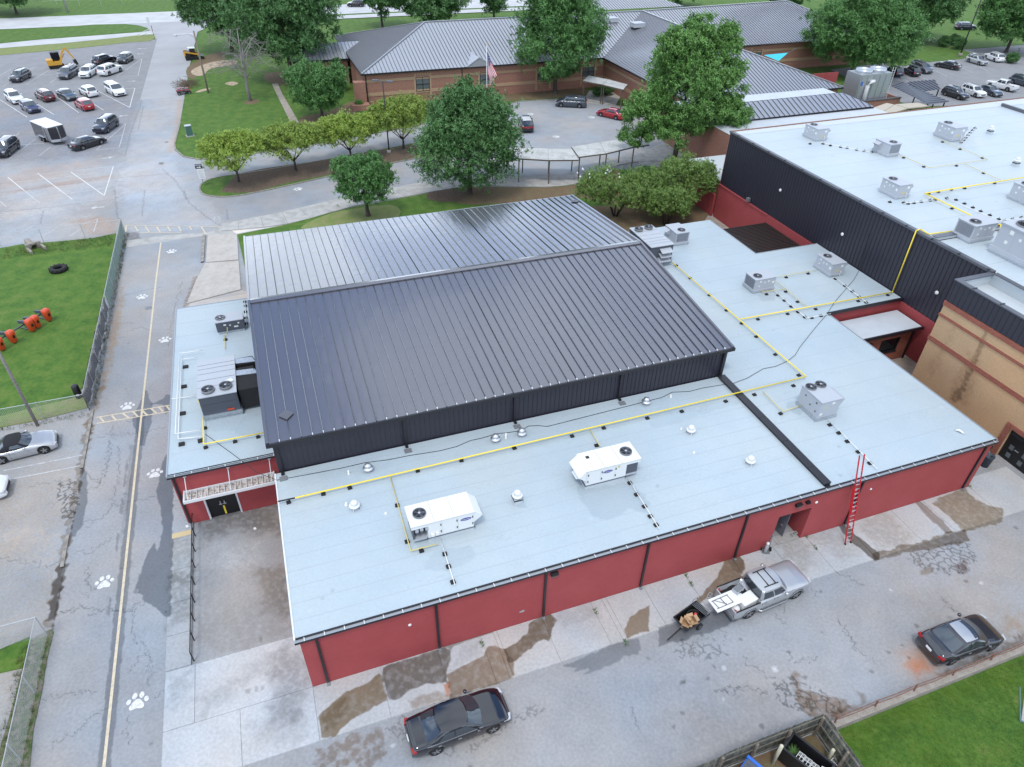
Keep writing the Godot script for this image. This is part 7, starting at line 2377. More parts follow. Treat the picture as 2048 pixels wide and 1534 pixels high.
	for q in [
		["suv",Vector3(120.55,0.7,-87.21),Vector3(121.79,0.7,-93.06),"paint_navy","navy SUV nearest the metal cooling tower"],
		["hatchback",Vector3(124.25,0.7,-87.02),Vector3(125.42,0.7,-91.47),"paint_black","black crossover squeezed between the navy SUV and a grey van"],
		["minivan",Vector3(129.36,0.7,-94.46),Vector3(128.37,0.7,-87.17),"paint_grey","grey minivan facing the aisle beside the far lawn"],
		["sedan",Vector3(137.17,0.7,-89.22),Vector3(135.52,0.7,-93.58),"paint_charcoal","dark sedan nosed up to the far lawn"],
		["suv",Vector3(145.87,0.7,-95.69),Vector3(145.52,0.7,-89.96),"paint_silver","silver SUV beside the tall lamp post"],
		["suv",Vector3(151.07,0.7,-91.1),Vector3(152.4,0.7,-96.89),"paint_white","white SUV beyond the silver one near the clipped shrub"],
		["suv",Vector3(119.87,0.7,-76.66),Vector3(120.21,0.7,-71.71),"paint_black","black SUV closest to the covered walk"],
		["suv",Vector3(124.63,0.7,-77.2),Vector3(124.3,0.7,-71.68),"paint_white","white SUV between the black SUV and a dark sedan"],
		["sedan",Vector3(128.54,0.7,-76.56),Vector3(127.64,0.7,-71.35),"paint_slate","dark slate sedan in front of the white pickup"],
		["suv",Vector3(139.47,0.7,-78.99),Vector3(139.77,0.7,-75.32),"paint_slate","slate SUV half behind the white pickup"],
		["large_suv",Vector3(170.63,0.7,-122.16),Vector3(176.04,0.7,-120.75),"paint_navy","dark SUV driving past the far lawn"],
		["suv",Vector3(34.92,0.7,-189.47),Vector3(32.1,0.7,-190.15),"paint_black","dark car on the public road between the trees"]]:
		car(q[0],q[1],q[2],q[3],q[4],g if q[4] != "dark car on the public road between the trees" else "")
	car("pickup_truck",Vector3(133.83,0.7,-72.92),Vector3(132.58,0.7,-79.19),"paint_white","white pickup truck in the far lot's near row",g)
	build_trailer()
	build_machines()
func fill_truck_bed(a: Node3D) -> void:
	var tr := a.transform
	var w := func(v: Vector3): return tr * v
	var t := thing("folding_table","white folding table upside down across the silver pickup's tailgate","table",w.call(Vector3(-2.62,1.17,0.08)),a.rotation.y)
	var s := st()
	box(s,Vector3.ZERO,Vector3(1.9,0.05,0.86),Basis(Vector3.BACK,0.03))
	part(t,"table_top",s,M["white_plastic"])
	s = st()
	for z in [-0.25,0.25]:
		bar(s,Vector3(-0.85,0.02,z),Vector3(0.2,0.07,z),0.025,0.025)
	for x in [-0.8,-0.3,0.15]:
		bar(s,Vector3(x,0.04,-0.25),Vector3(x + 0.05,0.06,0.25),0.025,0.025)
	bar(s,Vector3(-0.7,0.03,-0.25),Vector3(-0.2,0.06,0.2),0.02,0.02)
	part(t,"folded_legs",s,M["unit_dark"])
	t = thing("white_crate","white boxy appliance panel lying in the pickup bed","box",w.call(Vector3(-1.55,0.68,0.42)),a.rotation.y + 0.1)
	s = st()
	box(s,Vector3(0,0.27,0),Vector3(0.95,0.5,0.6))
	part(t,"box_body",s,M["white_metal"])
	s = st()
	box(s,Vector3(0,0.535,0),Vector3(0.99,0.03,0.64))
	part(t,"lid",s,M["white_plastic"])
	t = thing("tool_case","grey plastic tool case on top of the load in the pickup","case",w.call(Vector3(-1.75,1.2,-0.18)),a.rotation.y + 0.25)
	s = st()
	box(s,Vector3(0,0.12,0),Vector3(0.55,0.22,0.38))
	part(t,"case_body",s,M["unit_grey"])
	s = st()
	box(s,Vector3(0,0.25,0),Vector3(0.5,0.05,0.34))
	part(t,"lid",s,M["steel_grey"])
	s = st()
	box(s,Vector3(0,0.13,0.21),Vector3(0.2,0.05,0.04))
	part(t,"handle",s,M["black"])
	t = thing("white_sacks","crumpled white sacks in the corner of the pickup bed","sack",w.call(Vector3(-2.3,0.68,0.5)),a.rotation.y)
	s = st(true)
	lathe(s,Vector3.ZERO,[[0.02,0.0],[0.26,0.05],[0.24,0.2],[0.12,0.3],[0.02,0.28]],7)
	part(t,"sack",s,M["white_plastic"])
	t = thing("concrete_block","grey concrete block on the apron behind the pickup's table","block",Vector3(21.6,0,1.87),0.6)
	cinder(t)
func cinder(t: Node3D) -> void:
	var s := st()
	for z in [-0.085,0.085]:
		box2(s,-0.2,0.2,0.0,0.2,z - 0.015,z + 0.015)
	for x in [-0.185,0.0,0.185]:
		box2(s,x - 0.015,x + 0.015,0.0,0.2,-0.07,0.07)
	part(t,"shell",s,M["concrete_pale"])
func build_trailer() -> void:
	var rear: Vector3 = Vector3(-27.22,0,-97.25)
	var front: Vector3 = Vector3(-23.63,0,-91.76)
	var d := front - rear
	var c: Vector3 = Vector3(-24.93,1.2,-93.81)
	var t := thing("enclosed_trailer","black enclosed cargo trailer with white roof and a diamond plate nose","trailer",Vector3(c.x,0,c.z),atan2(-d.z,d.x))
	var s := st()
	box2(s,-2.6,2.3,0.45,2.35,-1.05,1.05)
	part(t,"box_body",s,M["paint_black"])
	s = st()
	box2(s,-2.65,2.35,2.35,2.42,-1.09,1.09)
	part(t,"roof",s,M["white_metal"])
	for i in 9:
		s = st()
		box2(s,-2.4 + i * 0.55,-2.37 + i * 0.55,2.42,2.435,-1.08,1.08)
		part(t,"roof_bow",s,M["white_plastic"])
	s = st()
	hexa(s,Vector3(2.58,1.4,0.55),Vector3(0.28,0,-0.5),Vector3(0,0.95,0),Vector3(0.02,0,0.02))
	hexa(s,Vector3(2.58,1.4,-0.55),Vector3(0.28,0,0.5),Vector3(0,0.95,0),Vector3(0.02,0,0.02))
	part(t,"nose",s,M["paint_black"])
	s = st()
	hexa(s,Vector3(2.6,0.62,0.56),Vector3(0.29,0,-0.51),Vector3(0,0.17,0),Vector3(0.03,0,0.03))
	hexa(s,Vector3(2.6,0.62,-0.56),Vector3(0.29,0,0.51),Vector3(0,0.17,0),Vector3(0.03,0,0.03))
	for q in [[2.3,1.07],[2.3,-1.07],[2.88,0.0]]:
		box2(s,q[0] - 0.06,q[0] + 0.06,0.5,2.4,q[1] - 0.06,q[1] + 0.06)
	box2(s,-2.66,-2.56,0.45,2.4,0.98,1.08)
	part(t,"metal_trim",s,M["aluminium"])
	s = st()
	box2(s,0.9,1.75,0.6,2.2,1.05,1.07)
	part(t,"side_door",s,M["paint_black"])
	s = st()
	for b in [[0.86,0.9],[1.75,1.79]]:
		box2(s,b[0],b[1],0.55,2.25,1.05,1.085)
	box2(s,0.86,1.79,2.2,2.25,1.05,1.085)
	part(t,"door_frame",s,M["white_metal"])
	for x in [-0.9,-0.05]:
		for sg in [1.0,-1.0]:
			wheel_on(t,Vector3(x,0.34,sg * 1.08),0.34,sg)
	for sg in [1.0,-1.0]:
		s = st()
		box2(s,-1.4,0.45,0.72,0.76,sg * 1.0,sg * 1.24)
		part(t,"mudguard",s,M["aluminium"])
	s = st()
	bar(s,Vector3(2.2,0.42,0.5),Vector3(3.7,0.42,0.0),0.08,0.1)
	bar(s,Vector3(2.2,0.42,-0.5),Vector3(3.7,0.42,0.0),0.08,0.1)
	part(t,"drawbar",s,M["black"])
	s = st()
	bar(s,Vector3(3.6,0.05,0),Vector3(3.6,0.7,0),0.08,0.08)
	part(t,"jack",s,M["steel_grey"])
func build_machines() -> void:
	var t := thing("excavator","yellow compact excavator with its boom folded and bucket on the ground","excavator",Vector3(-30.65,0,-138.6),0.25)
	var s := st()
	for sg in [1.0,-1.0]:
		s = st()
		box2(s,-1.1,1.1,0.08,0.5,sg * 0.55,sg * 0.95)
		for x in [-1.1,1.1]:
			lathe(s,Vector3(x,0.29,sg * 0.75),[[0.22,-0.2],[0.22,0.2]],12,Basis(Vector3.RIGHT,PI / 2))
		part(t,"track",s,M["black_rubber"])
	s = st()
	box2(s,-0.3,0.3,0.2,0.55,-0.6,0.6)
	part(t,"undercarriage",s,M["black"])
	s = st()
	box2(s,-1.35,0.95,0.6,1.15,-0.85,0.85)
	box2(s,-1.4,-0.35,1.15,1.55,-0.85,0.85)
	part(t,"engine_house",s,M["excavator_yellow"])
	s = st()
	box2(s,-0.35,0.95,1.15,2.5,-0.85,0.05)
	part(t,"cab",s,M["glass_dark"])
	s = st()
	for x in [-0.35,0.95]:
		for z in [-0.85,0.05]:
			box2(s,x - 0.05,x + 0.05,1.15,2.55,z - 0.05,z + 0.05)
	box2(s,-0.42,1.02,2.5,2.6,-0.92,0.12)
	part(t,"cab_frame",s,M["black"])
	s = st()
	bar(s,Vector3(0.8,0.9,0.45),Vector3(1.6,2.7,0.5),0.24,0.34)
	bar(s,Vector3(1.55,2.6,0.5),Vector3(2.3,3.3,0.5),0.22,0.30)
	part(t,"boom",s,M["excavator_yellow"])
	s = st()
	bar(s,Vector3(2.15,3.35,0.5),Vector3(3.2,1.4,0.5),0.18,0.26)
	part(t,"dipper",s,M["excavator_yellow"])
	s = st()
	tube(s,[Vector3(1.1,1.4,0.5),Vector3(1.9,2.4,0.5)],0.06)
	tube(s,[Vector3(1.9,3.3,0.5),Vector3(2.9,2.6,0.5)],0.05)
	part(t,"hydraulic_ram",s,M["steel_grey"])
	s = st()
	hexa(s,Vector3(3.25,0.75,0.5),Vector3(0.28,0.1,0),Vector3(-0.12,0.45,0),Vector3(0,0,0.35))
	part(t,"bucket",s,M["black"])
	t = thing("skid_steer","yellow and black track loader at the lawn's edge with its bucket to the trees","loader",Vector3(-6.92,0,-139),0.1)
	for sg in [1.0,-1.0]:
		s = st()
		box2(s,-1.3,1.0,0.05,0.65,sg * 0.6,sg * 0.95)
		part(t,"track",s,M["black_rubber"])
	s = st()
	box2(s,-1.35,-0.3,0.5,1.5,-0.75,0.75)
	part(t,"engine_door",s,M["black"])
	s = st()
	box2(s,-0.3,0.7,0.5,2.05,-0.6,0.6)
	part(t,"cab",s,M["glass_dark"])
	s = st()
	box2(s,-0.5,0.8,2.05,2.15,-0.7,0.7)
	part(t,"cab_roof",s,M["white_metal"])
	for sg in [1.0,-1.0]:
		s = st()
		bar(s,Vector3(-1.3,1.55,sg * 0.78),Vector3(1.0,1.0,sg * 0.78),0.14,0.24)
		bar(s,Vector3(1.0,1.1,sg * 0.78),Vector3(1.5,0.45,sg * 0.78),0.14,0.2)
		bar(s,Vector3(-1.3,0.8,sg * 0.78),Vector3(-1.25,1.6,sg * 0.78),0.12,0.25)
		part(t,"lift_arm",s,M["excavator_yellow"])
	s = st()
	hexa(s,Vector3(1.75,0.35,0),Vector3(0.35,-0.1,0),Vector3(-0.05,0.32,0),Vector3(0,0,0.95))
	part(t,"bucket",s,M["black"])
	t = thing("brush_trailer","small dark flat trailer with red fittings parked on the lawn edge","trailer",Vector3(-8.08,0,-113.65),0.15)
	s = st()
	box2(s,-1.1,1.1,0.4,0.55,-0.7,0.7)
	part(t,"deck",s,M["black"])
	s = st()
	for z in [-0.7,0.7]:
		box2(s,-1.1,1.1,0.75,0.82,z - 0.03,z + 0.03)
		for x in [-1.05,-0.35,0.35,1.05]:
			box2(s,x - 0.03,x + 0.03,0.55,0.8,z - 0.03,z + 0.03)
	part(t,"side_rail",s,M["red_fibreglass"])
	s = st()
	for q in [[-0.7,0.2],[0.1,-0.2],[0.6,0.2]]:
		box2(s,q[0] - 0.22,q[0] + 0.22,0.55,0.95,q[1] - 0.22,q[1] + 0.22)
	part(t,"engine_box",s,M["steel_grey"])
	for x in [-0.8,0.8]:
		for sg in [1.0,-1.0]:
			wheel_on(t,Vector3(x,0.26,sg * 0.74),0.26,sg)
	t = thing("brush_pile","pile of cut brown branches lying on the lawn edge behind the small trailer","branches",Vector3(-7.69,0,-119.14))
	s = st()
	for i in 220:
		var p := Vector3(rng.randfn(0,0.8),absf(rng.randfn(0,0.35)),rng.randfn(0,1.3))
		var d := Vector3(rng.randf_range(-1,1),rng.randf_range(-0.3,0.4),rng.randf_range(-1,1)).normalized() * rng.randf_range(0.4,1.1)
		bar(s,p - d,p + d,0.03,0.03)
	var o := part(t,"branches",s,M["brush_wood"])
	o.set_meta("kind","stuff")
func leaf_spray(n: int,size: float,sd: int) -> ArrayMesh:
	var r := RandomNumberGenerator.new()
	r.seed = sd
	var s := st()
	for i in n:
		var d := Vector3(r.randf_range(-1,1),r.randf_range(-0.5,0.9),r.randf_range(-1,1)).normalized()
		var up := Vector3(r.randf_range(-0.6,0.6),1,r.randf_range(-0.6,0.6)).normalized()
		var x := d.cross(up).normalized()
		var c := d * size * r.randf_range(0.15,0.9)
		var l := size * r.randf_range(0.38,0.62)
		var w := l * 0.30
		var a := c - d * l
		var b := c + d * l - Vector3(0,l * 0.25,0)
		tri(s,a,c + x * w,c - x * w + Vector3(0,w * 0.3,0))
		tri(s,c + x * w,b,c - x * w + Vector3(0,w * 0.3,0))
	return done(s)
var sprays := {}
func crown_on(t: Node3D,lobes: Array,clumps: int,per: int,size: float,cols: Array,sd: int,fill := 0.55) -> void:
	var r := RandomNumberGenerator.new()
	r.seed = sd
	size *= 0.8
	per = int(per * 1.4)
	if not sprays.has(size):
		sprays[size] = leaf_spray(9,size,3)
	var mm := MultiMesh.new()
	mm.transform_format = MultiMesh.TRANSFORM_3D
	mm.use_colors = true
	mm.mesh = sprays[size]
	mm.instance_count = clumps * per
	var tot := 0.0
	for l in lobes:
		tot += l[1].x * l[1].y
	var k := 0
	for i in clumps:
		var pick := r.randf() * tot
		var lo: Array = lobes[0]
		for l in lobes:
			pick -= l[1].x * l[1].y
			if pick <= 0.0:
				lo = l
				break
		var d := Vector3(r.randfn(),r.randfn(),r.randfn()).normalized()
		if d.y < -0.3 and r.randf() < 0.5:
			d.y = -d.y
		var c: Vector3 = lo[0] + d * lo[1] * lerpf(fill,1.0,sqrt(r.randf()))
		var cr: float = clampf((lo[1].x + lo[1].y) * 0.5 * r.randf_range(0.16,0.30),size * 1.6,1.6)
		var tone := r.randf()
		for j in per:
			var e := Vector3(r.randfn(),r.randfn() * 0.75 + 0.15,r.randfn()) * 0.55
			var p := c + e * cr
			var b := Basis(Vector3(r.randfn(),r.randfn(),r.randfn()).normalized(),r.randf() * TAU).scaled(Vector3.ONE * r.randf_range(0.7,1.3))
			mm.set_instance_transform(k,Transform3D(b,p))
			mm.set_instance_color(k,cols[0].lerp(cols[1],0.45 + 0.30 * tone + 0.25 * r.randf()))
			k += 1
	var o := MultiMeshInstance3D.new()
	o.name = numbered(t,"crown")
	o.multimesh = mm
	o.material_override = M["leaves"]
	t.add_child(o)
	o.set_meta("kind","stuff")
func trunk_on(t: Node3D,h: float,r: float,spread: float,limbs: int,sd: int,m := "bark",fork := 0.35) -> void:
	var g := RandomNumberGenerator.new()
	g.seed = sd
	var s := st(true)
	var pts := []
	var lean := Vector3(g.randf_range(-0.2,0.2),0,g.randf_range(-0.2,0.2))
	for i in 7:
		var f := i / 6.0
		pts.append(Vector3(g.randf_range(-0.1,0.1) * f,h * f * 0.9,g.randf_range(-0.1,0.1) * f) + lean * f * h * 0.15)
	tube(s,pts,r,9,r * 0.2)
	lathe(s,Vector3.ZERO,[[r * 1.6,0.0],[r * 1.2,0.18],[r * 1.0,0.5]],9)
	part(t,"trunk",s,M[m])
	for i in limbs:
		s = st(true)
		var f := lerpf(fork,0.82,float(i) / limbs)
		var a: Vector3 = pts[0].lerp(pts[6],f)
		var an := i * 2.4 + g.randf()
		var b := a + Vector3(cos(an) * spread * g.randf_range(0.5,0.9),h * g.randf_range(0.12,0.3),sin(an) * spread * g.randf_range(0.5,0.9))
		var mid := a.lerp(b,0.5) + Vector3(0,-0.15,0)
		tube(s,[a,mid,b],r * 0.42 * (1.1 - f * 0.5),6,r * 0.1)
		part(t,"limb",s,M[m])
func build_trees() -> void:
	rng.seed = 500
	var lm := mat("leaves",Color.WHITE,0.6)
	lm.vertex_color_use_as_albedo = true
	lm.backlight_enabled = true
	lm.backlight = Color(0.10,0.16,0.05)
	mat("bark",Color.WHITE,0.95,0,ntex([[0.05,1.0,80],[0.3,1.0,81]],[Color(0.035,0.028,0.022),Color(0.075,0.06,0.05),Color(0.12,0.10,0.085)],128),1.2)
	mat("dead_bark",Color.WHITE,0.95,0,ntex([[0.05,1.0,82],[0.3,1.0,83]],[Color(0.13,0.115,0.105),Color(0.22,0.20,0.185),Color(0.30,0.28,0.265)],128),1.2)
	var oak := [Color(0.030,0.090,0.024),Color(0.086,0.200,0.056)]
	var green := [Color(0.030,0.100,0.022),Color(0.095,0.225,0.055)]
	var bright := [Color(0.045,0.130,0.024),Color(0.130,0.270,0.058)]
	var lime := [Color(0.135,0.235,0.028),Color(0.300,0.410,0.060)]
	var olive := [Color(0.060,0.120,0.018),Color(0.165,0.225,0.045)]
	var list := [
		["dense dark green oval tree on the mulch between the walk and the gym",Vector3(25.5,0,-57.7),13.2,12.2,"egg",oak,330,30,0.34],
		["small round young tree standing in the strip behind the gym",Vector3(12.6,0,-55.0),7.4,7.0,"round",green,170,26,0.28],
		["mid green tree beside the lawn path near the school's west corner",Vector3(12.4,0,-93.9),8.4,10.2,"round",green,170,26,0.36],
		["tall broad tree against the school front near the parked minivan",Vector3(52.5,0,-96.1),19.0,15.0,"tall",green,300,28,0.46],
		["huge many lobed tree by the canopy walk in front of the entrance wing",Vector3(54.9,0,-59.6),18.3,19.5,"lobed",bright,480,30,0.40],
		["large dark tree behind the dead tree at the school's west end",Vector3(10.2,0,-118.0),22.0,21.0,"wide",oak,360,26,0.52],
		["large dark tree over the lawn corner beside the street lamp pole",Vector3(0.6,0,-143.0),21.0,19.0,"wide",oak,300,26,0.56],
		["big tree between the shade sail and the metal cooling tower",Vector3(113.4,0,-92.6),16.0,23.0,"wide",green,380,26,0.50],
		["big dark tree on the far lawn above the stone bench",Vector3(149.3,0,-115.9),19.0,22.0,"wide",oak,300,26,0.60],
		["tree beside the far lot's clipped shrub",Vector3(161.7,0,-99.4),16.0,18.0,"wide",green,260,26,0.56],
		["tree with a clear trunk on the lawn behind the school's hip roof",Vector3(34.8,0,-160.1),12.5,10.5,"round",oak,160,22,0.56],
		["broad tree right behind the school's long ridge",Vector3(46.0,0,-156.0),12.5,18.0,"wide",oak,200,22,0.60],
		["tree behind the ridge next to the tall front tree",Vector3(62.5,0,-160.0),12.0,9.5,"round",oak,130,22,0.56],
		["small tree behind the ridge between the two ventilators",Vector3(107.6,0,-172.0),9.0,8.5,"round",oak,90,22,0.6],
		["broad small tree behind the east ridge",Vector3(119.3,0,-170.0),9.0,14.5,"wide",oak,110,22,0.6],
		["dark tree at the east hip's end",Vector3(141.0,0,-150.0),12.0,14.0,"wide",oak,150,22,0.6],
		["dark tree clump at the public road's far corner",Vector3(-48.0,0,-199.5),12.0,17.0,"wide",oak,170,24,0.6],
		["dark tree behind the public road clump",Vector3(-62.0,0,-206.0),13.0,15.0,"wide",oak,130,22,0.6]]
	for i in list.size():
		var q: Array = list[i]
		var t := thing("tree",q[0],"tree",q[1],0.0,"leafy trees round the school")
		var h: float = q[2]
		var w: float = q[3] / 2
		trunk_on(t,h * 0.8,0.16 + h * 0.012,w * 0.7,7,100 + i)
		var lobes := []
		match q[4]:
			"egg":
				lobes = [[Vector3(0,h * 0.40,0),Vector3(w,h * 0.30,w)],[Vector3(0.3,h * 0.62,0),Vector3(w * 0.78,h * 0.30,w * 0.78)],[Vector3(-0.2,h * 0.78,0.2),Vector3(w * 0.42,h * 0.22,w * 0.42)]]
			"round":
				lobes = [[Vector3(0,h * 0.55,0),Vector3(w * 0.92,h * 0.34,w * 0.92)],[Vector3(w * 0.3,h * 0.70,0.2),Vector3(w * 0.6,h * 0.25,w * 0.6)],[Vector3(-w * 0.35,h * 0.68,-0.2),Vector3(w * 0.55,h * 0.28,w * 0.55)],[Vector3(0,h * 0.42,w * 0.3),Vector3(w * 0.7,h * 0.2,w * 0.6)]]
			"tall":
				lobes = [[Vector3(0,h * 0.38,0),Vector3(w * 0.95,h * 0.24,w * 0.95)],[Vector3(0.6,h * 0.60,0),Vector3(w * 0.9,h * 0.24,w * 0.9)],[Vector3(-0.8,h * 0.78,0),Vector3(w * 0.7,h * 0.2,w * 0.7)]]
			"wide":
				lobes = [[Vector3(0,h * 0.52,0),Vector3(w * 0.8,h * 0.32,w * 0.8)],[Vector3(w * 0.5,h * 0.48,0.5),Vector3(w * 0.5,h * 0.27,w * 0.55)],[Vector3(-w * 0.5,h * 0.5,-0.5),Vector3(w * 0.5,h * 0.28,w * 0.55)],[Vector3(0.5,h * 0.45,w * 0.5),Vector3(w * 0.55,h * 0.26,w * 0.45)],[Vector3(0,h * 0.74,0),Vector3(w * 0.6,h * 0.24,w * 0.6)],[Vector3(0,h * 0.30,0),Vector3(w * 0.75,h * 0.17,w * 0.75)]]
			"lobed":
				lobes = [[Vector3(0,9.5,0),Vector3(5.2,5.0,5.0)],[Vector3(-2.8,13.6,0.5),Vector3(2.6,3.2,2.6)],[Vector3(0.6,15.2,-0.5),Vector3(2.6,3.0,2.6)],[Vector3(4.6,13.4,-0.5),Vector3(2.2,3.6,2.2)],[Vector3(7.0,9.2,-1.0),Vector3(2.6,3.2,2.4)],[Vector3(-6.2,7.2,1.0),Vector3(3.2,2.6,2.8)],[Vector3(-7.4,4.6,2.0),Vector3(2.4,1.1,1.8)],[Vector3(4.8,6.2,1.4),Vector3(4.0,2.2,3.4)],[Vector3(-2.5,5.4,2.2),Vector3(4.0,1.8,2.8)],[Vector3(6.4,5.0,2.0),Vector3(2.6,1.4,2.2)]]
		crown_on(t,lobes,q[6],q[7],q[8],q[5],900 + i,0.5 if q[4] != "lobed" else 0.35)
	var spots := [[Vector3(-0.9,0.1,-70.0),6.0,8.2,"yellow green umbrella tree at the median's tip by the arrow sign"],[Vector3(6.2,0.1,-71.8),5.9,8.6,"yellow green umbrella tree second along the median from its tip"],[Vector3(13.6,0.1,-73.6),6.0,8.2,"yellow green umbrella tree third along the median from its tip"],[Vector3(21.3,0.1,-76.0),6.9,8.8,"yellow green umbrella tree by the median's twin lamp post"]]
	for i in 4:
		var q: Array = spots[i]
		var t := thing("median_tree",q[3],"tree",q[0],0.0,"yellow green trees along the median")
		var h: float = q[1]
		var w: float = q[2] / 2
		var s := st(true)
		tube(s,[Vector3.ZERO,Vector3(0.05,0.9,0.05),Vector3(0.0,1.6,0)],0.17,8,0.12)
		part(t,"trunk",s,M["bark"])
		for k in 6:
			var an := k * 1.05 + i
			s = st(true)
			tube(s,[Vector3(0,1.2,0),Vector3(cos(an) * w * 0.3,2.4,sin(an) * w * 0.3),Vector3(cos(an) * w * 0.65,h * 0.66,sin(an) * w * 0.65)],0.08,6,0.025)
			part(t,"limb",s,M["bark"])
		crown_on(t,[[Vector3(0,h * 0.62,0),Vector3(w,h * 0.26,w)],[Vector3(w * 0.25,h * 0.78,0.1),Vector3(w * 0.7,h * 0.20,w * 0.7)],[Vector3(-w * 0.35,h * 0.72,-0.3),Vector3(w * 0.6,h * 0.2,w * 0.6)]],190,22,0.26,[lime[0].lerp(olive[0],0.25 + 0.25 * (i % 2)),lime[1].lerp(olive[1],0.15 + 0.3 * (i % 2))],700 + i,0.35)
	for q in [[Vector3(39.6,0.08,-46.4),5.6,10.0,"loose crepe myrtle with white blossom tips beside the gym's far corner",1],[Vector3(47.3,0.08,-45.6),6.6,8.2,"loose crepe myrtle against the red garden wall",2],[Vector3(44.0,0.08,-42.6),4.4,6.0,"low crepe myrtle filling the gap above the wing's far edge",3]]:
		var t := thing("crepe_myrtle",q[3],"tree",q[0],0.0,"crepe myrtles by the garden wall")
		var h: float = q[1]
		var w: float = q[2] / 2
		for k in 14:
			var an := k * 0.72
			var s := st(true)
			tube(s,[Vector3(cos(an) * 0.25,0,sin(an) * 0.25),Vector3(cos(an) * w * 0.25,h * 0.4,sin(an) * w * 0.25),Vector3(cos(an) * w * 0.7,h * 0.8,sin(an) * w * 0.7)],0.05,5,0.015)
			part(t,"stem",s,M["bark"])
		crown_on(t,[[Vector3(0,h * 0.62,0),Vector3(w * 0.95,h * 0.32,w * 0.9)],[Vector3(w * 0.4,h * 0.55,0.5),Vector3(w * 0.6,h * 0.3,w * 0.5)],[Vector3(-w * 0.4,h * 0.58,-0.3),Vector3(w * 0.6,h * 0.3,w * 0.5)]],210,16,0.24,[olive[0],olive[1].lerp(bright[1],0.4)],720 + q[4],0.25)
		if q[4] == 1:
			var s := st(true)
			for k in 16:
				lathe(s,Vector3(rng.randf_range(-w,w * 0.1),h * rng.randf_range(0.72,0.95),rng.randf_range(-2.5,0.5)),[[0.02,-0.1],[0.12,0.0],[0.02,0.14]],6)
			var o := part(t,"blossom",s,M["flag_white"])
			o.set_meta("kind","stuff")
	var t := thing("dead_tree","bare grey dead tree on the lawn before the dark trees","tree",Vector3(2.3,0.05,-106.0))
	var g := RandomNumberGenerator.new()
	g.seed = 44
	var s := st(true)
	tube(s,[Vector3.ZERO,Vector3(-0.1,2.2,0),Vector3(0.1,4.6,0),Vector3(0.0,7.5,0.1),Vector3(0.2,10.8,0)],0.3,8,0.05)
	part(t,"trunk",s,M["dead_bark"])
	for i in 26:
		s = st()
		var y := g.randf_range(3.2,8.6)
		var an := i * 2.4
		var l := g.randf_range(2.4,5.6)
		var a := Vector3(0,y,0)
		var d := Vector3(cos(an),0,sin(an))
		var b := a + d * l * 0.5 + Vector3(0,l * g.randf_range(0.35,0.6),0)
		var c := a + d * l + Vector3(0,l * g.randf_range(0.05,0.5),0)
		tube(s,[a,b,c],0.075,5,0.02)
		for k in 9:
			var p := a.lerp(b,g.randf_range(0.4,1.0)) if k < 4 else b.lerp(c,g.randf())
			var e := p + (d.rotated(Vector3.UP,g.randf_range(-1.2,1.2)) * g.randf_range(0.6,1.8)) + Vector3(0,g.randf_range(-0.5,0.8),0)
			bar(s,p,e,0.03,0.03)
			for m in 3:
				var p2 := p.lerp(e,g.randf_range(0.4,1.0))
				bar(s,p2,p2 + Vector3(g.randf_range(-0.6,0.6),g.randf_range(-0.5,0.4),g.randf_range(-0.6,0.6)),0.018,0.018)
		part(t,"branch",s,M["dead_bark"])
	for q in [[Vector3(17.2,0.05,-107.5),5.6,1.6,1.6,"dark conical evergreen tucked under the porch roof",oak],[Vector3(151.45,0,-107.12),2.2,2.6,2.2,"round clipped bush on the left of the far lawn's three",oak],[Vector3(155.43,0,-108.23),2.2,2.4,2.2,"round clipped bush at the back of the far lawn's three",oak],[Vector3(152.9,0,-104.31),2.4,2.6,2.4,"round clipped bush on the right of the far lawn's three",oak],[Vector3(153.32,0,-91.03),2.0,2.4,2.0,"clipped bush under the far lot's sign",oak],
			[Vector3(59.96,0,-92.47),1.5,3.6,1.4,"low hedge under the short entrance canopy",oak],[Vector3(48.64,0,-55.98),1.4,2.2,1.3,"dark low shrub by the black handrail at the canopy walk",oak],[Vector3(46.08,0,-56.77),0.9,1.3,0.9,"small shrub on the brown bed beside the handrail",green],[Vector3(18.68,0,-96.49),1.3,1.0,0.9,"small pale shrub in the brick planter",bright]]:
		t = thing("shrub",q[4],"shrub",q[0])
		s = st()
		for k in 6:
			bar(s,Vector3(0,0,0),Vector3(cos(k * 1.05) * q[2] * 0.25,q[1] * 0.5,sin(k * 1.05) * q[3] * 0.25),0.04,0.04)
		part(t,"stem",s,M["bark"])
		var ly := [[Vector3(0,q[1] * 0.5,0),Vector3(q[2] * 0.5,q[1] * 0.48,q[3] * 0.5)]]
		if q[1] > 4.0:
			ly = [[Vector3(0,q[1] * 0.28,0),Vector3(q[2] * 0.6,q[1] * 0.28,q[3] * 0.6)],[Vector3(0,q[1] * 0.6,0),Vector3(q[2] * 0.38,q[1] * 0.36,q[3] * 0.38)]]
		crown_on(t,ly,70,20,0.2,q[5],820 + int(q[0].x),0.6)
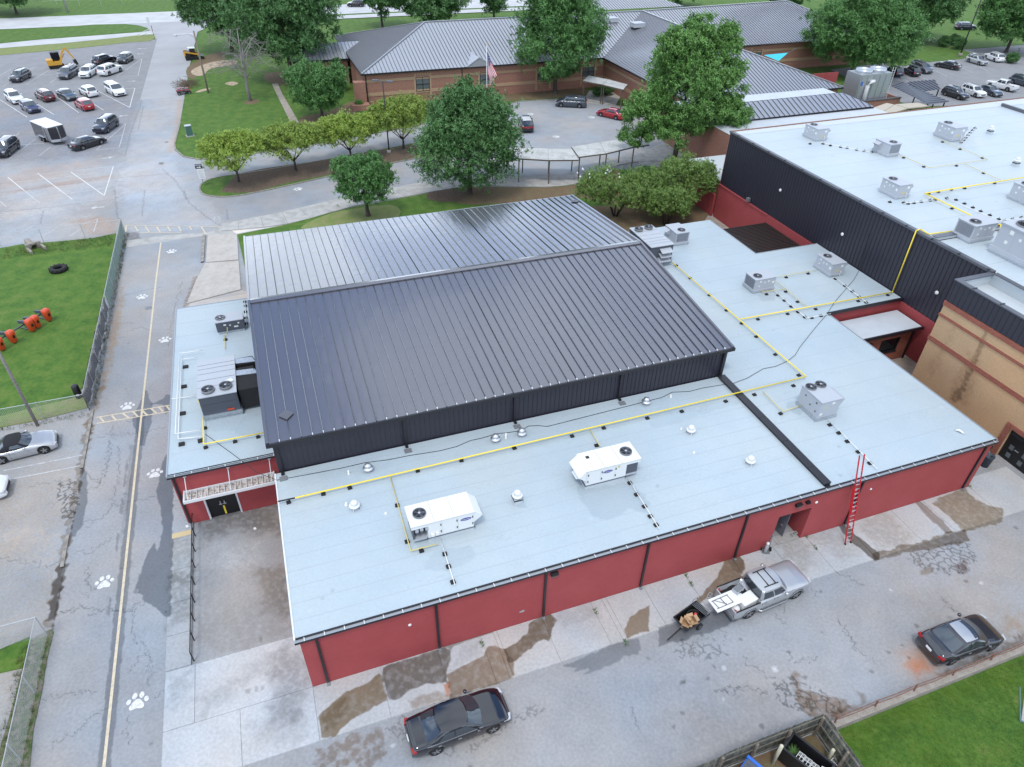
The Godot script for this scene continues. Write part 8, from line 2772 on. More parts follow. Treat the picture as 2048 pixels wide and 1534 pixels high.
func chain_mesh(s: SurfaceTool,a: Vector3,b: Vector3,h: float,step: float,wire: float) -> void:
	var d := b - a
	var l := d.length()
	d /= l
	var x := -h
	while x < l:
		for sg in [1,-1]:
			var x0 := x if sg > 0 else x + h
			var y0 := 0.0
			var x1 := x + h if sg > 0 else x
			var y1 := h
			var ta := 0.0
			var tb := 1.0
			for lim in 1:
				var dx := x1 - x0
				if dx > 0:
					ta = maxf(ta,(0.0 - x0) / dx)
					tb = minf(tb,(l - x0) / dx)
				else:
					ta = maxf(ta,(l - x0) / dx)
					tb = minf(tb,(0.0 - x0) / dx)
			if tb - ta > 0.02:
				var p := a + d * lerpf(x0,x1,ta) + Vector3(0,lerpf(y0,y1,ta),0)
				var q := a + d * lerpf(x0,x1,tb) + Vector3(0,lerpf(y0,y1,tb),0)
				bar(s,p,q,wire,wire)
		x += step
func chain_fence(label: String,pts: Array,h: float,step: float,wire: float,post_gap := 3.0) -> Node3D:
	var t := thing("chain_link_fence",label,"fence")
	for i in pts.size() - 1:
		var a: Vector3 = pts[i]
		var b: Vector3 = pts[i + 1]
		var n := maxi(1,int(a.distance_to(b) / post_gap))
		for k in n + (1 if i == pts.size() - 2 else 0):
			var s := st()
			var p := a.lerp(b,float(k) / n)
			tube(s,[p,p + Vector3(0,h + 0.03,0)],0.032,7)
			part(t,"post",s,M["chain_wire"])
		var s2 := st()
		tube(s2,[a + Vector3(0,h,0),b + Vector3(0,h,0)],0.022,6)
		part(t,"top_rail",s2,M["chain_wire"])
		if step > 0.0:
			s2 = st()
			chain_mesh(s2,a,b,h,step,wire)
			var o := part(t,"wire_mesh",s2,M["chain_wire"])
			o.set_meta("kind","stuff")
	return t
func build_street_things() -> void:
	rng.seed = 9
	var f := chain_fence("chain link fence with black windscreen cloth along the street side of the field",[Vector3(-13.0,0,-58.6),Vector3(-12.95,0,-27.0)],1.55,0.16,0.006,3.1)
	for k in 5:
		var s := st(true)
		var n := 8
		for i in n:
			var z0 := -42.0 + k * 3.0 + i * 3.0 / n
			var z1 := z0 + 3.0 / n
			var g := []
			for z in [z0,z1]:
				for y in [0.12,0.5,1.0,1.5]:
					g.append(Vector3(-13.03 - 0.05 * sin(z * 2.7 + y * 2.0) - 0.03 * sin(z * 7.0),y + (0.0 if y < 1.2 else 0.03 * sin(z * 2.1)),z))
			for j in 3:
				quad(s,g[j],g[4 + j],g[5 + j],g[j + 1])
		part(f,"windscreen",s,M["windscreen"])
	var s := st()
	chain_mesh(s,Vector3(-13.04,0.05,-58.5),Vector3(-13.0,0.05,-42.2),1.45,0.09,0.014)
	var net := part(f,"green_netting",s,M["green_mesh"])
	net.set_meta("kind","stuff")
	chain_fence("chain link fence between the field and the convertible's lot",[Vector3(-12.95,0,-27.0),Vector3(-34.0,0,-26.9)],1.5,0.14,0.006)
	chain_fence("thin chain link fence between the field and the front lot",[Vector3(-13.0,0,-58.6),Vector3(-40.0,0,-58.4)],1.5,0.3,0.004,3.4)
	chain_fence("chain link fence along the weedy verge by the street's near end",[Vector3(-30.0,0.05,-7.2),Vector3(-12.8,0.05,-7.4),Vector3(-12.85,0.05,6.0)],1.6,0.10,0.0045,2.9)
	chain_fence("low far fence across the public road",[Vector3(-60,0,-205),Vector3(20,0,-212)],1.5,0.0,0.0,5.0)
	weeds("weed_strip",Vector3(-13.1,0.02,-58),Vector3(-12.6,0.02,-27.5),900,0.28)
	weeds("weed_strip",Vector3(-14.0,0.05,-7.0),Vector3(-12.7,0.05,6.0),900,0.3)
	weeds("weed_strip",Vector3(-32,0.05,-26.8),Vector3(-13.2,0.05,-26.2),500,0.22)
	weeds("weed_strip",Vector3(-24,0.05,-58),Vector3(-14,0.05,-55.5),700,0.3)
	var c0: Vector3 = Vector3(-17.64,0,-41.33)
	var c1: Vector3 = Vector3(-21.13,0,-36.69)
	var d := (c1 - c0)
	d.y = 0
	var t := thing("blocking_sled","football blocking sled with orange pads on the field grass","training sled",Vector3(c0.x,0.06,c0.z),atan2(-d.z,d.x) + PI)
	s = st()
	bar(s,Vector3(0.2,0.55,-0.75),Vector3(-d.length(),0.55,-0.75),0.09,0.09)
	part(t,"cross_bar",s,M["sled_steel"])
	var at := [0.0,-1.18,-1.75,-3.6,-4.75,-6.3]
	for i in at.size():
		var x: float = at[i]
		s = st(true)
		var rings := []
		for q in [[0.06,0.17,0.15],[0.12,0.2,0.18],[0.75,0.25,0.22],[0.98,0.26,0.23],[1.06,0.2,0.16]]:
			var o := []
			for k in 12:
				var a := -TAU * k / 12
				o.append(Vector3(x + signf(cos(a)) * pow(absf(cos(a)),0.4) * q[1] * 1.12,q[0] * 1.1 + 0.05,signf(sin(a)) * pow(absf(sin(a)),0.4) * q[2] * 1.15))
			rings.append(o)
		loft(s,rings)
		var pad := part(t,"pad",s,M["orange_pad"])
		s = st()
		box2(s,x - 0.09,x + 0.09,0.58,0.76,0.24,0.275)
		box2(s,x - 0.06,x + 0.06,0.76,0.83,0.24,0.275)
		part(pad,"dark_emblem",s,M["black"])
		s = st()
		bar(s,Vector3(x,0.9,-0.15),Vector3(x,0.72,-1.25),0.16,0.28)
		bar(s,Vector3(x,0.55,-0.75),Vector3(x,0.06,-0.05),0.07,0.07)
		part(t,"pad_arm",s,M["sled_steel"])
		if i % 2 == 0:
			s = st()
			bar(s,Vector3(x + 0.1,0.05,0.0),Vector3(x + 0.1,0.05,-1.7),0.09,0.06)
			part(t,"skid",s,M["sled_steel"])
	t = thing("tractor_tire","large black tractor tyre lying on the field grass","tyre",(Vector3(-18.28,0,-51.22)) + Vector3(0,0.06,0))
	s = st(true)
	lathe(s,Vector3.ZERO,[[0.42,0.04],[0.62,0.0],[0.78,0.06],[0.8,0.2],[0.78,0.34],[0.62,0.4],[0.42,0.36],[0.40,0.2],[0.42,0.04]],32)
	part(t,"casing",s,M["black_rubber"])
	for i in 24:
		s = st()
		var a := TAU * i / 24
		box(s,Vector3(cos(a) * 0.8,0.12 if i % 2 else 0.28,-sin(a) * 0.8),Vector3(0.06,0.2,0.09),Basis(Vector3.UP,a))
		part(t,"lug",s,M["black_rubber"])
	t = thing("tackling_bag","black upright padded bag inside the fence corner","bag",Vector3(-13.85,0.05,-28.9))
	s = st(true)
	lathe(s,Vector3.ZERO,[[0.02,0.0],[0.24,0.0],[0.26,0.5],[0.25,1.05],[0.2,1.1],[0.02,1.11]],16)
	part(t,"cover",s,M["black"])
	s = st()
	box2(s,-0.06,0.1,0.3,0.42,0.25,0.268)
	part(t,"white_mark",s,M["white_plastic"])
	t = thing("culvert_headwall","old concrete culvert mouth at the field's ditch","culvert",Vector3(-20.99,0,-56.54),0.5)
	s = st()
	box2(s,-0.7,-0.3,0.0,0.7,-0.9,-0.6)
	box2(s,0.3,0.7,0.0,0.7,-0.9,-0.6)
	box2(s,-0.3,0.3,0.6,0.7,-0.9,-0.6)
	box2(s,-0.75,-0.55,0.0,0.4,-0.6,0.5)
	box2(s,0.55,0.75,0.0,0.4,-0.6,0.5)
	part(t,"headwall",s,M["retaining"])
	s = st(true)
	for i in 14:
		var a0 := TAU * i / 14
		var a1 := TAU * (i + 1) / 14
		quad(s,Vector3(cos(a0) * 0.3,0.3 + sin(a0) * 0.3,-0.5),Vector3(cos(a1) * 0.3,0.3 + sin(a1) * 0.3,-0.5),Vector3(cos(a1) * 0.3,0.3 + sin(a1) * 0.3,-2.5),Vector3(cos(a0) * 0.3,0.3 + sin(a0) * 0.3,-2.5))
	part(t,"pipe",s,M["retaining"])
	t = thing("utility_pole","wooden pole with a long lamp arm at the lawn beside the street","street lamp",Vector3(-4.19,0,-112.9))
	s = st(true)
	tube(s,[Vector3.ZERO,Vector3(0,9.6,0)],0.16,9,0.11)
	part(t,"pole",s,M["post_wood"])
	s = st(true)
	tube(s,[Vector3(0,8.6,0),Vector3(-0.9,9.2,0.0),Vector3(-2.6,9.1,0.1)],0.03,6)
	part(t,"arm",s,M["zinc"])
	s = st(true)
	lathe(s,Vector3(-2.8,9.05,0.1),[[0.05,-0.12],[0.2,-0.06],[0.2,0.03],[0.06,0.12]],10)
	part(t,"lamp_head",s,M["zinc"])
	t = thing("utility_pole","weathered wooden pole behind the convertible at the fence","pole",Vector3(-16.23,0,-26.28))
	s = st(true)
	tube(s,[Vector3.ZERO,Vector3(0,10.5,0)],0.11,9,0.08)
	part(t,"pole",s,M["dead_bark"])
	t = thing("lamp_post","black twin head lamp post on the median among the yellow green trees","street lamp",Vector3(19.05,0.05,-74.8))
	s = st(true)
	tube(s,[Vector3.ZERO,Vector3(0,9.3,0)],0.09,8,0.07)
	part(t,"pole",s,M["black"])
	s = st(true)
	lathe(s,Vector3.ZERO,[[0.28,0.0],[0.28,0.35],[0.24,0.4]],12)
	part(t,"footing",s,M["concrete_pale"])
	for sg in [-1.0,1.0]:
		s = st()
		bar(s,Vector3(0,9.3,0),Vector3(sg * 0.5,9.35,sg * 0.35),0.06,0.06)
		box(s,Vector3(sg * 0.85,9.38,sg * 0.55),Vector3(0.8,0.13,0.5),Basis(Vector3.UP,-0.5))
		part(t,"lamp_head",s,M["unit_dark"])
	t = thing("lamp_post","tall dark lamp post at the corner of the far lawn","street lamp",Vector3(147.4,0,-98.6))
	s = st(true)
	tube(s,[Vector3.ZERO,Vector3(0,13.0,0)],0.13,8,0.1)
	part(t,"pole",s,M["black"])
	s = st(true)
	lathe(s,Vector3.ZERO,[[0.4,0.0],[0.4,0.7],[0.35,0.75]],12)
	part(t,"footing",s,M["retaining"])
	s = st()
	box2(s,-0.7,0.7,12.9,13.1,-0.2,0.2)
	part(t,"lamp_head",s,M["black"])
	t = thing("street_pole","pale concrete pole across the public road","pole",Vector3(-36.79,0,-199.26))
	s = st(true)
	tube(s,[Vector3.ZERO,Vector3(0,11,0)],0.3,9,0.2)
	part(t,"pole",s,M["concrete_pale"])
	flagpole()
	t = thing("road_sign","black plate with white right arrow over a white notice at the median's tip","sign",Vector3(-4.98,0.05,-69.75),-0.15)
	s = st()
	box2(s,-0.03,0.03,0,2.75,-0.03,0.03)
	part(t,"post",s,M["steel_grey"])
	s = st()
	box2(s,-0.42,0.42,2.2,2.55,0.03,0.06)
	var pl := part(t,"arrow_plate",s,M["black"])
	s = st()
	box2(s,-0.25,0.08,2.33,2.42,0.06,0.065)
	tri(s,Vector3(0.05,2.25,0.064),Vector3(0.28,2.375,0.064),Vector3(0.05,2.5,0.064))
	part(pl,"arrow",s,M["sign_white"])
	s = st()
	box2(s,-0.3,0.5,0.95,2.15,0.03,0.06)
	var np := part(t,"notice_plate",s,M["sign_white"])
	for i in 8:
		s = st()
		box2(s,-0.22,0.42 - 0.08 * (i % 3),1.08 + i * 0.13,1.12 + i * 0.13,0.06,0.064)
		part(np,"text_line",s,M["unit_grey"])
	s = st()
	box2(s,-0.46,0.46,2.58,2.8,0.03,0.06)
	var wp := part(t,"word_plate",s,M["unit_top"])
	for i in 4:
		s = st()
		box2(s,-0.38 + i * 0.2,-0.24 + i * 0.2,2.62,2.76,0.06,0.064)
		part(wp,"faded_letter",s,M["unit_dark"])
	t = thing("barrier_gate","white rail gate with a small sign where the footpath meets the drive","gate",Vector3(-16.85,0,-164.48),0.25)
	s = st()
	bar(s,Vector3(-1.6,0.4,0),Vector3(1.6,1.5,0),0.09,0.09)
	bar(s,Vector3(-1.6,0.05,0),Vector3(1.6,0.8,0),0.08,0.08)
	part(t,"rail",s,M["white_metal"])
	for q in [[-1.6,0.5],[0.1,0.9],[1.6,1.9]]:
		s = st()
		box2(s,q[0] - 0.06,q[0] + 0.06,0,q[1],-0.06,0.06)
		part(t,"post",s,M["rust"] if q[0] > 1 else M["white_metal"])
	s = st()
	box2(s,1.0,1.5,2.2,3.6,-0.05,0.0)
	box2(s,1.22,1.28,0,2.2,-0.04,0.0)
	part(t,"sign_plate",s,M["sign_white"])
	t = thing("utility_cabinet","pale topped green utility cabinet on the lawn","cabinet",Vector3(-6.8,0.07,-90.1),0.2)
	s = st()
	box2(s,-0.55,0.55,0,0.1,-0.5,0.5)
	part(t,"pad",s,M["concrete_pale"])
	s = st()
	box2(s,-0.4,0.4,0.1,1.45,-0.35,0.35)
	part(t,"cabinet",s,M["utility_green"])
	s = st()
	box2(s,-0.43,0.43,1.45,1.52,-0.38,0.38)
	part(t,"lid",s,M["unit_top"])
	t = thing("cooling_tower","big galvanised cooling tower with ladder and duct beyond the high roof","cooling tower",Vector3(97.2,0,-72.2))
	s = st()
	box2(s,-3.2,3.0,0.6,6.2,-1.6,1.6)
	part(t,"casing",s,M["galvanised"])
	for i in 5:
		s = st()
		box2(s,-3.0 + i * 1.2,-2.9 + i * 1.2,1.0,6.0,1.6,1.66)
		part(t,"stiffener",s,M["zinc"])
	s = st(true)
	lathe(s,Vector3(-1.4,6.2,0),[[1.3,0.0],[1.25,0.5],[1.1,0.5],[1.1,0.3]],20)
	part(t,"fan_stack",s,M["galvanised"])
	s = st(true)
	lathe(s,Vector3(1.4,6.2,0),[[1.3,0.0],[1.25,0.5],[1.1,0.5],[1.1,0.3]],20)
	part(t,"fan_stack",s,M["galvanised"])
	s = st(true)
	tube(s,[Vector3(-1.6,1.4,1.9),Vector3(-1.7,4.6,1.95),Vector3(-1.2,5.1,1.9),Vector3(-0.4,5.1,1.7)],0.3,10)
	part(t,"duct",s,M["white_metal"])
	s = st()
	for x in [3.25,3.75]:
		bar(s,Vector3(x,0.4,1.2),Vector3(x,6.9,1.2),0.06,0.06)
	for i in 16:
		bar(s,Vector3(3.25,0.7 + i * 0.38,1.2),Vector3(3.75,0.7 + i * 0.38,1.2),0.04,0.04)
	part(t,"ladder",s,M["white_metal"])
	s = st()
	box2(s,-2.9,-2.5,4.6,5.2,1.61,1.64)
	part(t,"blue_emblem",s,M["blue_lid"])
	t = thing("brick_pen","brick enclosure with red gates round the cooling tower","enclosure")
	s = st()
	box2(s,92.6,102.6,0,2.4,-69.9,-69.6)
	box2(s,102.3,102.6,0,2.4,-76,-69.9)
	part(t,"brick_wall",s,M["brick"])
	s = st()
	box2(s,92.5,102.7,2.4,2.5,-70.0,-69.5)
	part(t,"coping",s,M["coping"])
	for k in 2:
		s = st()
		box2(s,97.0 + k * 2.8,99.7 + k * 2.8,0.1,3.0,-84.7,-84.5)
		part(t,"red_gate",s,M["red_wall"])
	t = thing("covered_walk","dark seamed roof over the walk to the far lot","covered walk")
	seam_plane(t,[Vector3(100.7,3.4,-62.3),Vector3(105.3,3.4,-62.7),Vector3(105.3,3.9,-72.8),Vector3(103.2,3.4,-73)],"x",0.8,"unit_dark","dark_trim")
	seam_plane(t,[Vector3(103.9,3.4,-68.5),Vector3(109.7,3.4,-68.8),Vector3(111.9,3.9,-72.5),Vector3(106.1,3.9,-72.6)],"z",0.8,"unit_dark","dark_trim")
	for p in [Vector3(109.5,0,-69),Vector3(104.8,0,-63.2),Vector3(101.2,0,-63),Vector3(104.6,0,-68.8)]:
		s = st()
		bar(s,p,p + Vector3(0,3.4,0),0.14,0.14)
		part(t,"post",s,M["dark_trim"])
	t = thing("shade_sail","turquoise shade sail stretched from the east wing wall","shade sail")
	s = st(true)
	var q0: Vector3 = Vector3(95.45,3.6,-97.15)
	var q1: Vector3 = Vector3(99.28,4.2,-95.15)
	var q2: Vector3 = Vector3(97.05,3,-94.56)
	for i in 6:
		var a := float(i) / 6
		var b := float(i + 1) / 6
		quad(s,q0.lerp(q2,a),q0.lerp(q2,b),q1.lerp(q2,b),q1.lerp(q2,a))
	part(t,"sail",s,M["sail_cyan"])
	s = st()
	bar(s,q1,Vector3(100.88,5,-94.85),0.05,0.05)
	part(t,"stay_rope",s,M["steel_grey"])
	t = thing("garden_bench","pale bench under the big dark tree on the far lawn","bench",Vector3(151.54,0,-112.56),-0.2)
	s = st()
	box2(s,-2.4,2.4,0.6,0.8,-0.5,0.5)
	part(t,"seat",s,M["concrete_pale"])
	for x in [-1.9,1.9]:
		s = st()
		box2(s,x - 0.2,x + 0.2,0,0.6,-0.4,0.4)
		part(t,"leg",s,M["concrete_pale"])
	t = thing("road_sign","small sign on a post by the clipped bush in the far lot","sign",Vector3(156.55,0,-92.89))
	s = st()
	box2(s,-0.05,0.05,0,2.4,-0.05,0.05)
	part(t,"post",s,M["steel_grey"])
	s = st()
	box2(s,-0.3,0.3,1.6,2.4,0.05,0.08)
	part(t,"plate",s,M["unit_dark"])
func weeds(called: String,a: Vector3,b: Vector3,n: int,h: float) -> void:
	var s := st()
	for i in 5:
		var an := i * 1.26
		var d := Vector3(cos(an),0,sin(an))
		tri(s,-d * 0.03 + d.rotated(Vector3.UP,1.57) * 0.03,d * 0.02,d * 0.5 + Vector3(0,1,0))
	var mm := MultiMesh.new()
	mm.transform_format = MultiMesh.TRANSFORM_3D
	mm.use_colors = true
	mm.mesh = done(s)
	mm.instance_count = n
	for i in n:
		var p := Vector3(rng.randf_range(a.x,b.x),a.y,rng.randf_range(a.z,b.z))
		mm.set_instance_transform(i,Transform3D(Basis(Vector3.UP,rng.randf() * TAU).scaled(Vector3.ONE * h * rng.randf_range(0.4,1.2)),p))
		mm.set_instance_color(i,Color(0.05,0.10,0.02).lerp(Color(0.17,0.15,0.07),rng.randf()))
	var o := MultiMeshInstance3D.new()
	o.name = numbered(self,called)
	o.multimesh = mm
	o.material_override = M["leaves"]
	add_child(o)
	o.set_meta("kind","stuff")
	o.set_meta("label","ragged weeds and dry grass along the fence foot")
	o.set_meta("category","weeds")
func flagpole() -> void:
	var b: Vector3 = Vector3(35.89,11.2,-83.09)
	var t := thing("flagpole","tall white flagpole on the island behind the dense dark tree","flagpole",Vector3(b.x,0,b.z))
	var s := st(true)
	tube(s,[Vector3.ZERO,Vector3(0,11.2,0)],0.07,8,0.04)
	part(t,"pole",s,M["white_metal"])
	s = st(true)
	lathe(s,Vector3(0,11.25,0),[[0.01,-0.1],[0.1,0.0],[0.01,0.1]],10)
	part(t,"ball",s,M["gas_yellow_pale"])
	t = thing("flag","limp red and white striped flag with blue starred canton on the pole","flag",Vector3(b.x,0,b.z))
	var fold := func(u: float,v: float):
		var y := 10.4 - v * 2.0 - u * (3.3 - 0.4 * v)
		var x := 0.08 + u * (1.5 - 1.1 * v) + 0.05 * sin(u * 9.0 + v * 2.0)
		var z := 0.13 * sin(u * 7.0 + v * 5.0) * u + 0.05 * sin(v * 9.0)
		return Vector3(x,y,z)
	for i in 13:
		s = st(true)
		var v0 := i / 13.0
		var v1 := (i + 1) / 13.0
		var u0 := 0.4 if i < 7 else 0.0
		for k in 14:
			var ua := lerpf(u0,1.0,k / 14.0)
			var ub := lerpf(u0,1.0,(k + 1) / 14.0)
			quad(s,fold.call(ua,v0),fold.call(ua,v1),fold.call(ub,v1),fold.call(ub,v0))
		part(t,"stripe",s,M["flag_red"] if i % 2 == 0 else M["flag_white"])
	s = st(true)
	for k in 8:
		for j in 4:
			var ua := 0.4 * k / 8.0
			var ub := 0.4 * (k + 1) / 8.0
			quad(s,fold.call(ua,j / 4.0 * 7 / 13),fold.call(ua,(j + 1) / 4.0 * 7 / 13),fold.call(ub,(j + 1) / 4.0 * 7 / 13),fold.call(ub,j / 4.0 * 7 / 13))
	var cn := part(t,"canton",s,M["flag_blue"])
	s = st()
	for k in 6:
		for j in 5:
			var c: Vector3 = fold.call(0.03 + 0.4 * k / 6.0,(j + 0.5) / 5.0 * 7 / 13)
			for sg in [0.02,-0.02]:
				box(s,c + Vector3(0,0,sg),Vector3(0.06,0.06,0.004),Basis(Vector3.BACK,0.6))
	var o := part(cn,"stars",s,M["flag_white"])
	o.set_meta("kind","stuff")
func build_small_things() -> void:
	rng.seed = 13
	var s := st()
	var t := thing("extension_ladder","red fibreglass extension ladder leaning on the gutter","ladder",Vector3(31.72,0.035,1.32))
	var up := Vector3(0,4.35,-1.15).normalized()
	for k in 2:
		var w := 0.21 - k * 0.035
		var off := Vector3(0,0.03,0.06) * k + up * (2.2 * k)
		var l := 4.0
		for sg in [-1.0,1.0]:
			s = st()
			bar(s,off + Vector3(sg * w,0,0),off + up * l + Vector3(sg * w,0,0),0.035,0.08,Vector3.BACK)
			part(t,"rail",s,M["red_fibreglass"])
		for i in int(l / 0.3) - (3 if k == 1 else 0):
			s = st()
			var p := off + up * (0.22 + i * 0.3)
			tube(s,[p + Vector3(-w,0,0),p + Vector3(w,0,0)],0.018,6)
			part(t,"rung",s,M["aluminium"])
	for sg in [-1.0,1.0]:
		s = st()
		box2(s,sg * 0.21 - 0.03,sg * 0.21 + 0.03,-0.03,0.1,-0.05,0.05)
		part(t,"foot",s,M["black_rubber"])
	t = thing("hand_truck","grey hand truck with black wheels standing by the red wall","hand truck",Vector3(26.6,0.03,0.15),-0.5)
	s = st()
	for x in [-0.18,0.18]:
		tube(s,[Vector3(x,0.1,-0.05),Vector3(x,1.15,-0.2),Vector3(x * 0.9,1.25,-0.35)],0.018,6)
	for y in [0.35,0.7,1.05]:
		bar(s,Vector3(-0.18,y,-0.08 - y * 0.1),Vector3(0.18,y,-0.08 - y * 0.1),0.03,0.03)
	part(t,"frame",s,M["steel_grey"])
	s = st()
	box2(s,-0.22,0.22,0.04,0.06,-0.05,0.25)
	part(t,"toe_plate",s,M["steel_grey"])
	s = st()
	tube(s,[Vector3(-0.16,1.22,-0.3),Vector3(-0.16,1.3,-0.45),Vector3(0.16,1.3,-0.45),Vector3(0.16,1.22,-0.3)],0.025,6)
	part(t,"handle",s,M["red_fibreglass"])
	for x in [-0.27,0.27]:
		s = st(true)
		lathe(s,Vector3(x,0.14,-0.06),[[0.05,-0.04],[0.14,-0.04],[0.14,0.04],[0.05,0.04]],14,Basis(Vector3.BACK,PI / 2))
		part(t,"wheel",s,M["black_rubber"])
	t = thing("gas_cylinder","white topped grey cylinder strapped on the hand truck","cylinder",Vector3(26.5,0.09,0.24))
	s = st(true)
	lathe(s,Vector3.ZERO,[[0.08,0.0],[0.1,0.04],[0.1,0.5],[0.07,0.58],[0.04,0.62],[0.04,0.7],[0.01,0.71]],14)
	part(t,"shell",s,M["unit_top"])
	s = st(true)
	lathe(s,Vector3(0,0.66,0),[[0.08,0.0],[0.09,0.04],[0.09,0.14],[0.02,0.18]],12)
	part(t,"cap",s,M["white_plastic"])
	t = thing("dump_cart","black dump cart on the wet patch behind the pickup","cart",Vector3(19.65,0.0,3.05),0.28)
	s = st()
	var r0 := [Vector3(-0.72,0.42,-0.34),Vector3(0.6,0.42,-0.34),Vector3(0.6,0.42,0.34),Vector3(-0.72,0.42,0.34)]
	var r1 := [Vector3(-0.95,0.92,-0.48),Vector3(0.78,0.92,-0.48),Vector3(0.78,0.92,0.48),Vector3(-0.95,0.92,0.48)]
	for i in 4:
		var j := (i + 1) % 4
		quad(s,r0[j],r0[i],r1[i],r1[j])
		bar(s,r1[i],r1[j],0.07,0.05)
	quad(s,r0[0],r0[1],r0[2],r0[3])
	part(t,"tub",s,M["black"])
	for sg in [-1.0,1.0]:
		s = st(true)
		lathe(s,Vector3(0.2,0.22,sg * 0.46),[[0.1,-0.06],[0.22,-0.05],[0.22,0.05],[0.1,0.06]],16,Basis(Vector3.RIGHT,PI / 2))
		var w := part(t,"wheel",s,M["black_rubber"])
		s = st(true)
		lathe(s,Vector3(0.2,0.22,sg * 0.47),[[0.11,-0.05],[0.11,0.05]],12,Basis(Vector3.RIGHT,PI / 2))
		part(w,"rim",s,M["unit_top"])
	s = st()
	bar(s,Vector3(-0.7,0.4,0),Vector3(-1.75,0.12,0),0.06,0.06)
	part(t,"drawbar",s,M["black"])
	s = st()
	for i in 5:
		bar(s,Vector3(0.45 + i * 0.09,0.92,-0.5),Vector3(0.50 + i * 0.09,1.0,0.5),0.025,0.025)
	for sg in [-1.0,1.0]:
		tube(s,[Vector3(0.45,0.9,sg * 0.5),Vector3(0.5,1.2,sg * 0.5),Vector3(0.85,1.2,sg * 0.5),Vector3(0.88,0.9,sg * 0.5)],0.02,6)
	part(t,"rack",s,M["steel_grey"])
	for q in [[-0.62,0.72,0.12,0.42,0.5],[-0.28,0.78,0.2,0.4,-0.3]]:
		var b := thing("cardboard_box","open cardboard box leaning at the end of the black cart" if q[0] < -0.5 else "flattened cardboard box lying in the middle of the black cart","box",t.transform * Vector3(q[0],q[1],q[2]),0.28 + q[4])
		s = st()
		for k in 4:
			var a := Basis(Vector3.UP,k * PI / 2)
			box(s,a * Vector3(0.2,0.05,0),Vector3(0.012,0.3,0.4),a)
			box(s,a * Vector3(0.27,0.22,0),Vector3(0.012,0.17,0.38),a * Basis(Vector3.BACK,-0.9))
		box(s,Vector3(0,-0.1,0),Vector3(0.4,0.012,0.4))
		part(b,"carton",s,M["cardboard"])
	t = thing("scrap_pile","dark hose and scraps inside the black cart","scrap",t.transform * Vector3(0.1,0.72,-0.1))
	s = st(true)
	var pts := []
	for i in 40:
		pts.append(Vector3(cos(i * 0.5) * (0.22 + 0.003 * i),0.004 * i,sin(i * 0.5) * 0.2))
	tube(s,pts,0.025,6)
	part(t,"hose",s,M["black_rubber"])
	s = st()
	box(s,Vector3(0.1,0.12,0.12),Vector3(0.2,0.1,0.12),Basis(Vector3.UP,0.7))
	part(t,"red_scrap",s,M["red_fibreglass"])
	t = thing("concrete_block","grey concrete block propping the open grey door","block",Vector3(29.0,0.035,-0.3),0.2)
	cinder(t)
	for q in [[Vector3(45.5,0.03,-1.2),"blue_bin","slate blue round bin without lid at the roof's far corner"],[Vector3(46.3,0.03,-2.1),"dark_bin","black bin behind the slate blue one against the tan wall"]]:
		mat(q[1],lin(0.035,0.045,0.065) if q[1] == "blue_bin" else lin(0.012,0.012,0.014),0.6)
		t = thing("trash_can",q[2],"trash can",q[0])
		s = st(true)
		lathe(s,Vector3.ZERO,[[0.02,0.02],[0.27,0.0],[0.33,0.85],[0.36,0.87],[0.36,0.93],[0.32,0.93],[0.25,0.1],[0.02,0.1]],20)
		part(t,"can",s,M[q[1]])
		for sg in [-1.0,1.0]:
			s = st()
			box2(s,sg * 0.34 - 0.05,sg * 0.34 + 0.05,0.72,0.78,-0.09,0.09)
			part(t,"handle",s,M[q[1]])
	for q in [[12.73,3.62,"dark wall pack lamp over the middle of the red wall"],[27.96,3.45,"dark wall pack lamp above the open door"]]:
		t = thing("wall_lamp",q[2],"wall lamp",Vector3(q[0],q[1],0.0))
		s = st()
		hexa(s,Vector3(0,0.05,0.1),Vector3(0.2,0,0),Vector3(0,0.1,0.04),Vector3(0,-0.02,0.09))
		part(t,"housing",s,M["black"])
		s = st()
		box2(s,-0.15,0.15,-0.075,-0.06,0.04,0.2)
		part(t,"lens",s,M["glass_pale"])
	t = thing("door_camera","small dark box camera right of the lamp above the open door","camera",Vector3(28.6,3.5,0.0))
	s = st()
	box2(s,-0.12,0.12,-0.07,0.08,0.0,0.2)
	part(t,"housing",s,M["black"])
	s = st()
	box2(s,-0.05,0.05,-0.02,0.04,0.2,0.24)
	part(t,"lens",s,M["glass_dark"])
	for q in [[29.38,3.15,"white_plastic",0.1,"round white outlet cover beside the door lamps"],[33.46,2.9,"flag_white",0.08,"small pale cap on the wall beyond the ladder"],[5.11,2.8,"white_plastic",0.09,"small white cap on the wall's first long bay"],[0.42,4.0,"red_wall",0.13,"red painted round alarm bell at the wall's street corner"]]:
		t = thing("wall_cover",q[4],"cover",Vector3(q[0],q[1],0.0))
		s = st(true)
		lathe(s,Vector3(0,0,0.0),[[q[3],0.0],[q[3],0.02],[q[3] * 0.7,0.05],[0.01,0.055]],14,Basis(Vector3.RIGHT,PI / 2))
		part(t,"disc",s,M[q[2]])
	t = thing("paint_chip","pale bare blotch on the red wall near the second downspout","blotch",Vector3(11.05,1.1,0.0))
	s = st()
	var el := []
	for i in 14:
		el.append(Vector3(cos(TAU * i / 14) * rng.randf_range(0.12,0.2),sin(TAU * i / 14) * rng.randf_range(0.06,0.11),0.006))
	fan(s,el,false)
	part(t,"bare_patch",s,M["concrete_pale"])
	t = thing("ramp_handrail","thin black handrail along the ramp beside the kerbed walk","handrail")
	for i in 9:
		var z := -13.2 + i * 1.23
		s = st()
		bar(s,Vector3(-5.55,0.0,z),Vector3(-5.55,0.85,z),0.05,0.05)
		part(t,"post",s,M["black"])
